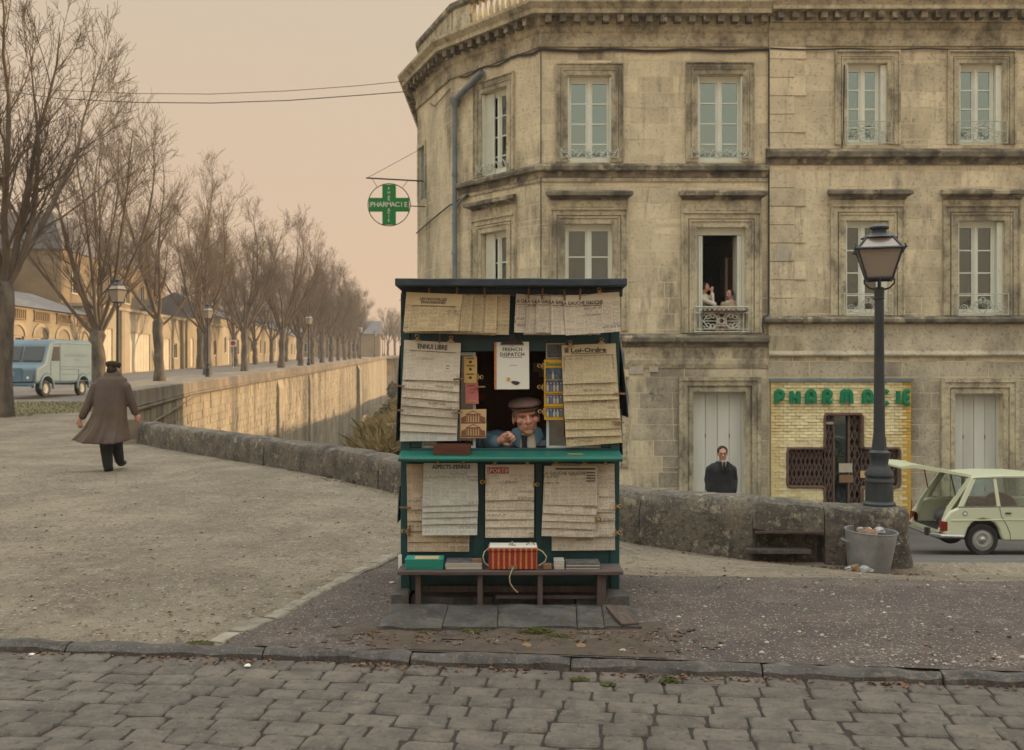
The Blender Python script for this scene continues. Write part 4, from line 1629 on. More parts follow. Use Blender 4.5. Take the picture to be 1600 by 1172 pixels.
mb.build('cornice_frieze', MT['mould'], CB)
mb = MB()
sweep(mb, planF, [(0.004, 9.605), (0.13, 9.605), (0.13, 9.80), (0.42, 9.805), (0.43, 9.90), (0.47, 9.94), (0.55, 10.02), (0.56, 10.09), (0.50, 10.10), (0.004, 10.14)])
mb.build('cornice', MT['mould'], CB)
dent = MB().box(-0.075, 0.075, -0.11, 0.11, -0.085, 0.085).mesh('dentil', MT['ledge'])  # dark stone colour stands in for the shade under the cornice
for fc, L_ in ((FB, LB), (FA, LA), (FM, LM)):
    n = int(L_ / 0.33)
    for k in range(n):
        u = (k + 0.5) * L_ / n
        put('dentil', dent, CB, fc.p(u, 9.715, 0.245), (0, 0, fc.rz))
for k in range(14):
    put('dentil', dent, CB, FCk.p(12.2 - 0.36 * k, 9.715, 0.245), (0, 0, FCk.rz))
mb = MB()
sweep(mb, planF, [(-0.28, 10.13), (0.02, 10.13), (0.02, 10.28), (-0.01, 10.31), (-0.25, 10.31), (-0.28, 10.28)])
mb.build('balustrade_base', MT['mould'], CB)
mb = MB()
sweep(mb, planF, [(-0.26, 10.92), (0.0, 10.92), (0.05, 10.97), (0.05, 11.08), (0.0, 11.12), (-0.26, 11.12), (-0.31, 11.08), (-0.31, 10.97)])
mb.build('balustrade_rail', MT['ledge'], CB)
for fc, u0, u1 in ((FB, 0.0, LB - 0.05), (FCk, 0, 12.3), (FA, 0.05, 0.75), (FA, LA - 0.12, LA + 0.1), (FM, -0.02, 0.3), (FM, 2.9, 3.2), (FM, 5.05, 5.3)):
    mb = MB()
    fc.box(mb, u0, u1, 10.31, 10.92, -0.24, -0.02)
    mb.build('parapet_panel', MT['mould'], CB)
balu = MB().lathe([(0.055, 0), (0.055, 0.05), (0.04, 0.07), (0.075, 0.17), (0.08, 0.24), (0.05, 0.36), (0.035, 0.44), (0.05, 0.5), (0.04, 0.54), (0.055, 0.57), (0.055, 0.61)], 9).mesh('baluster', MT['ashlar'], smooth=True)
for fc, u0, u1 in ((FA, 0.82, LA - 0.18), (FM, 0.36, 2.86), (FM, 3.26, 5.0)):
    n = int((u1 - u0) / 0.21)
    for k in range(n + 1):
        put('baluster', balu, CB, fc.p(lerp(u0, u1, k / n), 10.31, -0.13))
# downpipe
mb = MB()
pu = 0.32
mb.tube([FA.p(pu, 8.38, 0.13), FA.p(pu, -3.5, 0.13)], 0.065, 10)
for z in (7.9, 6.6, 5.55, 4.6, 3.0):
    mb.tube([FA.p(pu, z - 0.05, 0.13), FA.p(pu, z + 0.05, 0.13)], 0.078, 10)
mb.tube([FA.p(pu, 8.33, 0.13), FA.p(pu, 8.40, 0.13), FA.p(pu, 8.52, 0.13), FA.p(pu, 8.56, 0.13)], [0.075, 0.09, 0.145, 0.145], 10)
mb.tube([FA.p(pu + 0.1, 8.55, 0.13), FA.p(pu + 1.12, 8.98, 0.13)], 0.085, 10)
mb.tube([FA.p(pu + 0.02, 5.62, 0.13), FA.p(pu + 0.12, 5.85, 0.12), FA.p(pu + 0.42, 6.05, 0.07)], 0.03, 6)
mb.build('downpipe', MT['zinc_pipe'], CB, smooth=True)
# cables clipped under the cornice and down the corner
mb = MB()
pts = []
for k in range(13):
    u = LA * (0.12 + 0.88 * k / 12)
    pts.append(FA.p(u, 9.10 - 0.05 * math.sin(k * 1.3), 0.04))
for k in range(14):
    u = LM * k / 13
    pts.append(FM.p(u + 0.02, 9.10 - 0.05 * abs(math.sin(k * 0.75)), 0.045))
mb.tube(pts, 0.022, 5)
mb.tube([q + V(0, 0, -0.03) for q in pts[8:]], 0.014, 5)
mb.tube([FM.p(0.0, 9.1, 0.03), FM.p(0.0, 2.45, 0.03)], 0.013, 5)
mb.tube([FB.p(0.1, 5.55, 0.05), FB.p(LB * 0.5, 5.72, 0.05), FB.p(LB, 5.86, 0.05), FA.p(0.8, 6.02, 0.05)], 0.02, 5)
mb.tube([FB.p(LB, 8.9, 0.03), FB.p(LB * 0.6, 8.75, 0.05), FB.p(LB * 0.45, 8.95, 0.05)], 0.014, 5)
mb.build('facade_cable', MT['iron_dark'], CB, smooth=True)
# worn number and two small plates by the door, round orange plaque by the pipe
mb = text_mb('45', 0.42, 0.02)
mb.v = [tuple(FM.p(0.34 + 4.875 * 0 + x + 2.35, z + 0.86, 0.006)) for x, y, z in mb.v]
mb.build('house_number', MT['paint_num'], CB, recalc=False)
for (px, py, w, h) in ((994, 576, 0.34, 0.25), (1021, 575, 0.21, 0.19)):
    q = P(px, py, 24.0)
    mb = MB()
    FM.box(mb, q.x - 0.675 - w / 2, q.x - 0.675 + w / 2, q.z - h / 2, q.z + h / 2, 0.003, 0.03)
    mb.build('wall_plate', MT['plate'], CB)
mb = MB()
c = FA.p(0.62, 3.35, 0.0)
mb.tube([c, c + FA.N * 0.03], 0.09, 14)
mb.build('round_plaque', MT['carton'], CB)

# ------------------------------------------------------------------ the adjoining building with the pharmacy
RB = thing('adjoining_building', 'flat fronted limestone house with quoined edge above the pharmacy shop front', 'building', (6.0, 24, -2.2))
FR = Fc((6.0, 23.95), (1, 0))
opR = [(1.83, 2.775, 6.85, 8.75), (4.455, 5.475, 6.85, 8.75), (7.1, 8.1, 6.85, 8.75), (1.80, 2.805, 2.85, 5.07), (4.425, 5.505, 2.85, 5.07), (7.05, 8.1, 2.85, 5.07), (4.35, 5.475, -2.6, 1.03), (7.0, 8.1, -2.6, 1.03)]
opPh = [(0.03, 3.315, -2.6, 1.33)]
LR = 38.0
mb = MB()
wall_core(mb, FR, 0.0, LR, ZB, ZT, opR + opPh)
mb.box(6.0, 6.3, 24.4, 42, ZB, ZT)
mb.box(6.0, 44.0, 41.7, 42.0, ZB, ZT)
mb.box(43.7, 44.0, 24.3, 41.7, ZB, ZT)
mb.build('wall_core', MT['mortar'], RB)
mb = MB()
mb.add([V(6, 42, 9.98), V(6, 24, 9.98), V(44, 24, 9.98), V(44, 42, 9.98)], [(0, 1, 2, 3)])
mb.build('roof', MT['roof_slate'], RB, recalc=False)
QW = 0.86
quoin_ops = [(-0.1, QW * 0.62, 1.9, 9.2)]
rects = [(FR, *q) for q in block_rects(FR, 0, 6.3, -2.3, 9.2, opR + opPh + quoin_ops, 0.372, 5, 0.7, 1.2)]
rects += [(FR, *q) for q in block_rects(FR, 6.3, 14, -2.3, 9.2, opR, 0.372, 6)]
place_blocks(rects, RB, 296)
z = 1.95
k = 0
while z < 9.1:
    h = min(0.43, 9.15 - z)
    wq = QW if k % 2 == 0 else 0.60
    if not (6.38 < z + h * 0.5 < 6.8 or 2.3 < z + h * .5 < 2.9):
        mb = MB()
        FR.box(mb, 0.02, wq, z + 0.022, z + h, 0.003, 0.035)
        FR.box(mb, 0.02, wq, z + 0.0, z + 0.02, 0.003, 0.012)
        mb.build('quoin', MT['ashlar'], RB)
    z += h
    k += 1
for i, (a, b, c, d) in enumerate(opR[:6]):
    up = i < 3
    w = window(RB, FR, a, b - 0.14, c, d, 4, 'pane_bright' if up else 'pane', curtain=None if up or i == 3 else [(a + 0.05, a + 0.42), (b - 0.6, b - 0.2)])
    shutter(w, FR, a, a + 0.04, c, d)
    mb = MB()
    FR.box(mb, b - 0.135, b - 0.005, c + 0.02, d - 0.02, -0.16, -0.05)
    mb.build('shutter', MT['white_paint'], w)
    mb = MB()
    for zz in (0.15, 0.5, 0.85):
        FR.box(mb, b - 0.10, b - 0.06, lerp(c, d, zz) - 0.03, lerp(c, d, zz) + 0.03, -0.05, -0.035)
    mb.build('hinge', MT['white_paint'], w)
    if up:
        surround(RB, FR, a, b, c, d, [(0.0, 0.10, 0.03), (0.10, 0.13, 0.05), (0.15, 0.25, 0.04), (0.25, 0.29, 0.085)])
        rail_belly(RB, FR, a, b, c, 0.52, 0)
    else:
        surround(RB, FR, a, b, c, d, LOWB)
        ledge_cornice(RB, FR, a - 0.50, b + 0.50, 5.76)
        mb = MB()
        FR.box(mb, a - 0.36, b + 0.36, d + 0.365, 5.55, 0.003, 0.06)
        mb.build('window_frieze', MT['mould'], RB)
        rail_belly(RB, FR, a, b, c, 0.5, 1)
for (a, b, c, d) in opR[6:]:
    board_door(RB, FR, a, b, -2.2, d)
    surround(RB, FR, a, b, -2.2, d, DB, 'door_surround')
planR = [(6.0, 23.95), (44.0, 23.95)]
SC1 = [(0.004, -0.32), (0.04, -0.32), (0.05, -0.2), (0.17, -0.16), (0.19, -0.05), (0.15, 0.0), (0.004, 0.06)]
mb = MB()
sweep(mb, [(5.93, 23.95), (44, 23.95)], [(o, z + 6.70) for o, z in SC1])
mb.build('string_course', MT['ledge'], RB)
mb = MB()
sweep(mb, [(5.86, 23.93), (44, 23.93)], [(0.004, 2.66), (0.10, 2.66), (0.17, 2.70), (0.18, 2.76), (0.14, 2.80), (0.004, 2.84)])
mb.build('string_course', MT['ledge'], RB)
mb = MB()
sweep(mb, planR, [(0.004, 1.90), (0.07, 1.90), (0.09, 1.94), (0.05, 2.0), (0.03, 2.03), (0.03, 2.65), (0.004, 2.65)])
mb.build('string_band', MT['ashlar_low'], RB)
mb = MB()
sweep(mb, planR, [(0.004, 9.14), (0.05, 9.14), (0.07, 9.26), (0.03, 9.29), (0.03, 9.50), (0.09, 9.55), (0.11, 9.66), (0.004, 9.66)])
mb.build('cornice_frieze', MT['mould'], RB)
mb = MB()
sweep(mb, [(6.0, 23.9), (44, 23.9)], [(0.004, 9.665), (0.13, 9.665), (0.13, 9.86), (0.42, 9.865), (0.43, 9.95), (0.47, 10.0), (0.55, 10.1), (0.56, 10.2), (0.50, 10.21), (0.004, 10.25)])
mb.build('cornice', MT['mould'], RB)
for k in range(26):
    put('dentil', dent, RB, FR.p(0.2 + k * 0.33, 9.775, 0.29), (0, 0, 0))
mb = MB()
FR.box(mb, 0, LR, 10.24, 10.62, -0.25, 0.0)
mb.build('parapet_panel', MT['mould'], RB)
mb = MB()
pts = [FR.p(0.03 + 8.0 * k / 20, 9.09 - 0.035 * abs(math.sin(k * 0.7)), 0.05) for k in range(21)]
mb.tube(pts, 0.02, 5)
mb.tube([FR.p(0.0, 9.1, 0.03), FR.p(0.0, 6.8, 0.03)], 0.02, 5)
mb.tube([FR.p(0.0, 6.35, 0.03), FR.p(-0.01, 2.9, 0.03), FR.p(-0.05, 2.84, 0.06), FR.p(-0.16, 2.8, 0.2), FR.p(-0.2, 2.6, 0.22), FR.p(-0.16, 2.44, 0.2)], 0.02, 5)
mb.tube([FR.p(1.70, 6.75, 0.05), FR.p(1.73, 7.1, 0.05), FR.p(1.76, 8.7, 0.05)], 0.015, 5)
mb.build('facade_cable', MT['iron_dark'], RB, smooth=True)
mb = MB()
c = FR.p(0.32, 4.38, 0.036)
mb.tube([c + V(0, 0.01, 0), c + V(0, -0.012, 0)], 0.15, 16)
FR.box(mb, 0.19, 0.45, 4.12, 4.38, 0.036, 0.046)
mb.build('wall_plate', MT['plate'], RB)
mb = MB()
FR.box(mb, 3.34, 15, -2.3, -1.45, 0.004, 0.05)
mb.build('plinth_band', MT['ashlar_low'], RB)

# ------------------------------------------------------------------ pharmacy shop front
PH = thing('pharmacy_shopfront', 'yellow brick tiled pharmacy front with green letters and a cross shaped gated doorway', 'shop front', (7.6, 23.9, -2.2))
U0, U1, Z0, Z1 = 0.04, 3.305, -2.25, 1.30
CU0, CU1, CZT = 1.29, 2.175, 0.545
HU0, HU1, HZ0, HZ1 = 0.42, 3.045, -1.15, -0.25
cross = [(CU0, CU1, -2.6, CZT), (HU0, HU1, HZ0, HZ1)]
mb = MB()
wall_core(mb, FR, U0, U1, Z0, Z1, cross, 0.12, 0.055)
mb.build('tile_backing', MT['tile_bed'], PH)
r = random.Random(2)
tw, th = 0.192, 0.0725
cnt = 0
rest = MB()
rows = int((Z1 - Z0) / th)
tmeshes = {m: MB().prism([(-0.5, -0.5), (0.5, -0.5), (0.5, 0.5), (-0.5, 0.5)], 0, 1, lambda p, q, d: V(p * (1 - 0.10 * d * 0.4), -d, q * (1 - 0.22 * d))).mesh('tile', MT[m]) for m in ('tile_a', 'tile_b', 'tile_c')}
for j in range(rows):
    z = Z1 - (j + 1) * th
    u = U0 - (0.096 if j % 2 else 0)
    while u < U1 - 0.01:
        a, b = max(U0, u), min(U1, u + tw)
        u += tw
        if b - a < 0.02:
            continue
        c = (a + b) / 2
        for x, y in free(a, b, z + 0.01, z + th - 0.01, cross):
            if y - x < 0.03:
                continue
            m = 'tile_b' if c > U1 - 0.16 else ('tile_c' if (c < U0 + 0.28 or (c > U1 - 0.3 and r.random() < 0.6) or (z > 1.0 and r.random() < 0.2)) else ('tile_a' if r.random() < 0.93 else 'tile_c'))
            pr = r.choice([0.012, 0.018, 0.026, 0.034])
            if cnt < 297:
                put('tile', tmeshes[m], PH, FR.p((x + y) / 2, z + th / 2, 0.056), None, (y - x - 0.006, pr, th - 0.006))
            else:
                if rest is not None:
                    rest.m = ('tile_a', 'tile_b', 'tile_c').index(m)
                    rest.prism([(x + 0.003, z + 0.003), (y - 0.003, z + 0.003), (y - 0.003, z + th - 0.003), (x + 0.003, z + th - 0.003)], 0.056, 0.056 + pr, lambda p, q, d: FR.p(p, q, d))
            cnt += 1
o = rest.build('tiles', [MT['tile_a'], MT['tile_b'], MT['tile_c']], PH)
o['kind'] = 'stuff'
mb = MB()
FR.box(mb, U0 - 0.03, U1 + 0.03, Z1, Z1 + 0.07, 0.0, 0.13)
mb.build('lead_flashing', MT['zinc_pipe'], PH)
# bronze rim of the cross doorway
mb = MB()
RR = 0.10


def rc(pts, r_):
    out = []
    for i, (x, z) in enumerate(pts):
        if i in (0, len(pts) - 1):
            out.append((x, z))
            continue
        p0, p1 = V(*pts[i - 1], 0), V(*pts[i + 1], 0)
        q = V(x, z, 0)
        a = q + (p0 - q).normalized() * r_
        b = q + (p1 - q).normalized() * r_
        for t in range(6):
            t /= 5
            w = a * (1 - t) ** 2 + q * 2 * t * (1 - t) + b * t * t
            out.append((w.x, w.y))
    return out


rim = rc([(CU0, -2.25), (CU0, HZ0), (HU0, HZ0), (HU0, HZ1), (CU0, HZ1), (CU0, CZT), (CU1, CZT), (CU1, HZ1), (HU1, HZ1), (HU1, HZ0), (CU1, HZ0), (CU1, -2.25)], RR)
mb.tube([FR.p(u, z, 0.085) for u, z in rim], 0.035, 6)
mb.build('doorway_rim', MT['bronze'], PH, smooth=True)
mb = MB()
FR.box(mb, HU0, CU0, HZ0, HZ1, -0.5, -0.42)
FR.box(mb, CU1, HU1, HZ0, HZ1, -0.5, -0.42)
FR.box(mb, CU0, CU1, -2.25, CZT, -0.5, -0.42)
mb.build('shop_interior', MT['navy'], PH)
mb = MB()
FR.box(mb, CU0 + 0.24, CU0 + 0.57, -2.25, CZT - 0.03, -0.10, -0.09)
mb.build('door_glass', MT['pane'], PH)
mb = MB()
for u in (CU0 + 0.22, CU0 + 0.57):
    FR.box(mb, u, u + 0.035, -2.25, CZT - 0.03, -0.06, 0.0)
mb.build('gate_post', MT['bronze'], PH)


def lattice(u0, u1, z0, z1, cell=0.105, hh=0.30):
    mb = MB()
    n = max(1, round((u1 - u0) / cell))
    cw = (u1 - u0) / n
    m = max(1, round((z1 - z0) / hh))
    ch = (z1 - z0) / m
    for i in range(n):
        ua, ub = u0 + i * cw, u0 + (i + 1) * cw
        FR.box(mb, ua - 0.006, ua + 0.006, z0, z1, -0.02, -0.005)
        for j in range(m):
            za, zb = z0 + j * ch, z0 + (j + 1) * ch
            for (pa, pb, off) in (((ua, za), (ub, zb), -0.03), ((ua, zb), (ub, za), -0.045)):
                d = V(pb[0] - pa[0], pb[1] - pa[1], 0).normalized()
                q = V(-d.y, d.x, 0) * 0.012
                mb.prism([(pa[0] - q.x, pa[1] - q.y), (pb[0] - q.x, pb[1] - q.y), (pb[0] + q.x, pb[1] + q.y), (pa[0] + q.x, pa[1] + q.y)], off, off + 0.008, lambda p, w, dd: FR.p(p, w, dd))
    o = mb.build('lattice_gate', MT['bronze'], PH)
    o['kind'] = 'stuff'


lattice(HU0 + 0.03, CU0, HZ0 + 0.03, HZ1 - 0.03)
lattice(CU0 + 0.03, CU0 + 0.22, -2.25, CZT - 0.03)
lattice(CU0 + 0.61, CU1 - 0.03, -2.25, CZT - 0.03)
lattice(CU1, HU1 - 0.03, HZ0 + 0.03, HZ1 - 0.03)
for (px, py, w, h, m) in ((1321, 731, 21, 14, 'plate'), (1322, 748, 22, 12, 'carton'), (1348, 741, 8, 11, 'sepia_card'), (1358, 741, 8, 12, 'plate'), (1296, 661, 11, 4, 'plate')):
    q = P(px, py, 23.95)
    mb = MB()
    FR.box(mb, q.x - 6 - w * 0.0075, q.x - 6 + w * 0.0075, q.z - h * 0.0075, q.z + h * 0.0075, 0.004, 0.016)
    mb.build('notice', MT[m], PH)
# letters: heavy round-ended strokes
ARC = lambda cx, cz, rx, rz, a0, a1, n=10: [(cx + rx * math.cos(math.radians(lerp(a0, a1, i / n))), cz + rz * math.sin(math.radians(lerp(a0, a1, i / n)))) for i in range(n + 1)]
LET = {
    'P': [[(0, 0), (0, 1)], [(0, 1)] + ARC(0.22, 0.70, 0.30, 0.30, 90, -90) + [(0, 0.40)]],
    'H': [[(0, 0), (0, 1)], [(0.55, 0), (0.55, 1)], [(0, 0.5), (0.55, 0.5)]],
    'A': [[(0, 0), (0, 0.62)] + ARC(0.29, 0.66, 0.29, 0.34, 180, 0) + [(0.58, 0)], [(0, 0.34), (0.58, 0.34)]],
    'R': [[(0, 0), (0, 1)], [(0, 1)] + ARC(0.22, 0.74, 0.30, 0.26, 90, -90) + [(0, 0.48)], [(0.2, 0.46), (0.56, 0)]],
    'M': [[(0, 0), (0.04, 0.7)] + ARC(0.2, 0.78, 0.16, 0.22, 180, 0, 8) + [(0.38, 0.2)], [(0.38, 0.7)] + ARC(0.55, 0.78, 0.17, 0.22, 180, 0, 8) + [(0.76, 0)]],
    'C': [ARC(0.35, 0.5, 0.35, 0.5, 50, 310, 14)],
    'I': [[(0, 0), (0, 1)]],
    'E': [[(0.40, 1), (0.2, 1)] + ARC(0.2, 0.8, 0.2, 0.2, 90, 180, 5) + [(0, 0.2)] + ARC(0.2, 0.2, 0.2, 0.2, 180, 270, 5) + [(0.40, 0)], [(0, 0.5), (0.36, 0.5)]],
}
for ch, px in zip('PHARMACIE', (1207, 1230.5, 1255, 1281, 1308.5, 1343, 1369, 1396, 1406)):
    q = P(px, 634, 23.95)
    mb = MB()
    S = 0.29
    for st in LET[ch]:
        mb.tube([FR.p(q.x - 6 + 0.055 + x * S, q.z + 0.055 + z * S, 0.15) for x, z in st], 0.056, 8, flat=(1, 0.75, 1))
    mb.build('letter', MT['green_neon'], PH, smooth=True)

# ------------------------------------------------------------------ hanging cross sign
sc = P(608, 320, 28.2)
SG = thing('pharmacy_sign', 'green cross sign in a thin ring hung from a bracket on the corner building', 'sign', tuple(sc))
k = 28.2 / F
mb = MB()
a, b = 31 * k, 10.3 * k
poly = [(-a, -b), (-b, -b), (-b, -a), (b, -a), (b, -b), (a, -b), (a, b), (b, b), (b, a), (-b, a), (-b, b), (-a, b)]
mb.prism(poly, -0.06, 0.06, lambda p, q, d: sc + V(p, d, q))
mb.build('cross_panel', MT['green_sign'], SG)
mb = MB()
mb.tube([sc + V(33 * k * math.cos(t * 6.2832 / 40), 0, 33 * k * math.sin(t * 6.2832 / 40)) for t in range(41)], 0.013, 5)
mb.build('ring', MT['iron_dark'], SG, smooth=True)
hw = 'PHARMACIE'
for i, ch in enumerate(hw):
    for vert in (0, 1):
        if vert and i == 4:
            continue
        t = text_mb(ch, 0.19 if not vert else 0.11, 0.012)
        off = V((i - 4) * 6.6 * k, -0.064, -0.065) if not vert else V(0, -0.064, (4 - i) * 6.2 * k - 0.04)
        if vert and i in (3, 5):
            off.z += 0.03 if i == 3 else -0.03
        t.v = [tuple(sc + off + Vector(v)) for v in t.v]
        t.build('letter', MT['sign_white'], SG, recalc=False)
mb = MB()
mb.tube([P(572, 278, 28.2), P(662, 283, 28.7)], 0.022, 5)
mb.tube([P(642, 322, 28.2), P(664, 323, 28.7)], 0.015, 5)
for p0, p1 in (((581, 279), (590, 293)), ((638, 281), (629, 293)), ((574, 278), (657, 233))):
    mb.tube([P(*p0, 28.2), P(*p1, 28.2 + (0.5 if p1[0] > 640 else 0))], 0.007, 4)
mb.build('bracket', MT['iron_dark'], SG, smooth=True)

# overhead cables over the avenue
for (pts, rad, lab) in (([(-60, 120, 33), (90, 141, 31), (210, 146, 29.5), (330, 147, 29), (450, 142, 29), (560, 134, 29), (650, 125, 29.2)], 0.009, 'upper of the two overhead cables sagging across the sky to the cornice'),
                        ([(-60, 132, 33), (90, 154, 31), (210, 160, 29.5), (330, 161, 29), (450, 157, 29), (560, 149, 29), (650, 142, 29.2)], 0.013, 'lower and thicker of the two overhead cables sagging across the sky')):
    mb = MB()
    mb.tube([P(*q) for q in pts], rad, 5)
    tag(mb.build('overhead_cable', MT['iron_dark'], None, smooth=True), lab, 'cable', 'overhead cables')

# ------------------------------------------------------------------ bare plane trees
def tree_meshes(seed, H=13.0, fork=3.0, twig=1.0, tr=0.30):
    r = random.Random(seed)
    T = MB()
    path, rad = [], []
    lx, ly = r.uniform(-.15, .15), r.uniform(-.15, .15)
    for i in range(8):
        t = i / 7
        path.append(V(lx * t + 0.04 * math.sin(i * 1.7 + seed), ly * t + 0.04 * math.cos(i * 2.1), -0.3 + (fork + 0.35) * t))
        rad.append(tr * (1.35 - 0.35 * min(1, t * 3)) * (1 + 0.06 * math.sin(i * 2.7 + seed)) * (1 + 0.12 * max(0, t - 0.8) * 5))
    for q_, w_ in ((0.12, 0.95), (0.24, 0.7), (0.33, 0.3)):
        path.append(path[7] + V(0, 0, q_))
        rad.append(tr * w_)
    T.tube(path, rad, 12)
    top = path[7] + V(0, 0, 0.1)
    C = MB()

    def limb(p, d, L_, r0, lev, up):
        n = {1: 8, 2: 5, 3: 3, 4: 2}[lev]
        pts, rr = [p.copy()], [r0]
        q = p.copy()
        d = d.copy()
        for i in range(n):
            d += V(r.gauss(0, .11), r.gauss(0, .11), up * (0.20 if lev == 1 else 0.13) + r.gauss(0, .04))
            d.normalize()
            q = q + d * (L_ / n)
            pts.append(q.copy())
            t = (i + 1) / n
            rr.append(max(0.006, r0 * (1 - t * 0.85)))
        C.tube(pts, rr, {1: 7, 2: 5, 3: 3, 4: 3}[lev], cap=False)
        if lev == 4:
            return
        k = {1: r.randint(12, 15), 2: r.randint(7, 10), 3: r.randint(3, 5) if twig > 0.5 else 0}[lev]
        for j in range(k):
            t = r.uniform(0.12, 0.99)
            a = t * n
            i0 = min(n - 1, int(a))
            base = pts[i0].lerp(pts[i0 + 1], a - i0)
            dd = (pts[i0 + 1] - pts[i0]).normalized()
            side = V(r.gauss(0, 1), r.gauss(0, 1), r.gauss(0, .5))
            side = (side - dd * side.dot(dd)).normalized()
            ang = r.uniform(0.30, 0.80) if lev < 3 else r.uniform(0.35, 0.95)
            nd = dd * math.cos(ang) + side * math.sin(ang)
            if lev == 1:
                l2 = L_ * r.uniform(0.22, 0.46) * (1.15 - 0.6 * t)
            elif lev == 2:
                l2 = L_ * r.uniform(0.35, 0.65) * (1.1 - 0.5 * t)
            else:
                l2 = L_ * r.uniform(0.35, 0.6)
            limb(base, nd, max(0.3, l2), max(0.0065, lerp(rr[i0], rr[i0 + 1], a - i0) * (0.5 if lev < 3 else 0.6)), lev + 1, up * 0.9)

    nl = r.randint(7, 9)
    for k in range(nl):
        a = 6.283 * (k + r.uniform(-.25, .25)) / nl
        tilt = r.uniform(0.6, 1.05) if k % 2 else r.uniform(0.15, 0.5)
        d = V(math.cos(a) * math.sin(tilt), math.sin(a) * math.sin(tilt), math.cos(tilt))
        limb(top - V(0, 0, r.uniform(0.0, 0.5)), d, (H - fork) * r.uniform(0.7, 1.05), tr * r.uniform(0.26, 0.40), 1, 1.0)
    return T.mesh('trunk', MT['bark'], smooth='all', recalc=False), C.mesh('crown', MT['twig'], smooth='all', recalc=False)


TM = [tree_meshes(3, 13.5, 3.6, 1, 0.31), tree_meshes(14, 13.8, 2.5, 1, 0.30), tree_meshes(25, 13.2, 3.3, 1, 0.28), tree_meshes(36, 13.0, 3.0, 1, 0.27), tree_meshes(47, 12.4, 3.1, 1, 0.26)]


def tree(x, y, var, rz, s, lab, grp='bare plane trees along the avenue'):
    t = thing('plane_tree', lab, 'tree', (x, y, G(x, y)), rz, grp, world=False)
    t.scale = (s, s, s)
    put('trunk', TM[var][0], t)
    put('crown', TM[var][1], t)
    return t


tree(-15.0, 30, 0, 4.3, 1.02, 'big dark bare tree at the left edge, in front of the blue van')
tree(-18.5, 46, 1, 1.0, 1.0, 'bare tree with low spreading fork just beyond the tail of the blue van')
tree(-20.3, 59, 2, 2.2, 1.0, 'first sunlit bare tree to the right of the walking man, before the garage doors')
tree(-20.8, 70, 3, 0.3, 0.98, 'bare tree standing directly behind the second avenue lamp post')
tree(-20.9, 80, 4, 1.7, 1.0, 'slim bare tree by the small round road sign')
tree(-20.5, 91, 2, 3.9, 0.97, 'bare tree forked low, next after the slim one by the road sign')
ORDS = ['first', 'second', 'third', 'fourth', 'fifth', 'sixth', 'seventh', 'eighth', 'ninth', 'tenth', 'eleventh']
r = random.Random(9)
far_lab = 'small bare tree in the distant sunlit row along the top of the rampart'
yy = 103
k = 0
while yy < 205:
    tree(-20.6 - max(0, yy - 95) * 0.085, yy, (k * 2 + 1) % 5, r.uniform(0, 6), r.uniform(0.9, 1.0), '%s small bare tree of the distant rampart row, counted from the near end' % ORDS[k], 'distant tree row along the rampart')
    yy += r.uniform(10, 13)
    k += 1
for k, yy in enumerate((86, 98, 110, 122, 135, 149, 164, 180, 196)):
    tree(-26.2 - max(0, yy - 95) * 0.09, yy, (k * 3) % 5, r.uniform(0, 6), r.uniform(0.88, 0.98), '%s bare tree on the house side of the avenue, from the near end' % ORDS[k], 'far row of avenue trees')
ORD4 = ('leftmost', 'second from the left', 'second from the right', 'rightmost')
for k, (px, Y, s) in enumerate(((606, 225, 0.8), (617, 240, 0.85), (628, 232, 0.7), (645, 250, 0.8))):
    tree((px - 800) * Y / F, Y, int(Y) % 5, px, s, ORD4[k] + ' of the tiny bushy trees closing the avenue beside the kiosk roof', 'trees closing the avenue')


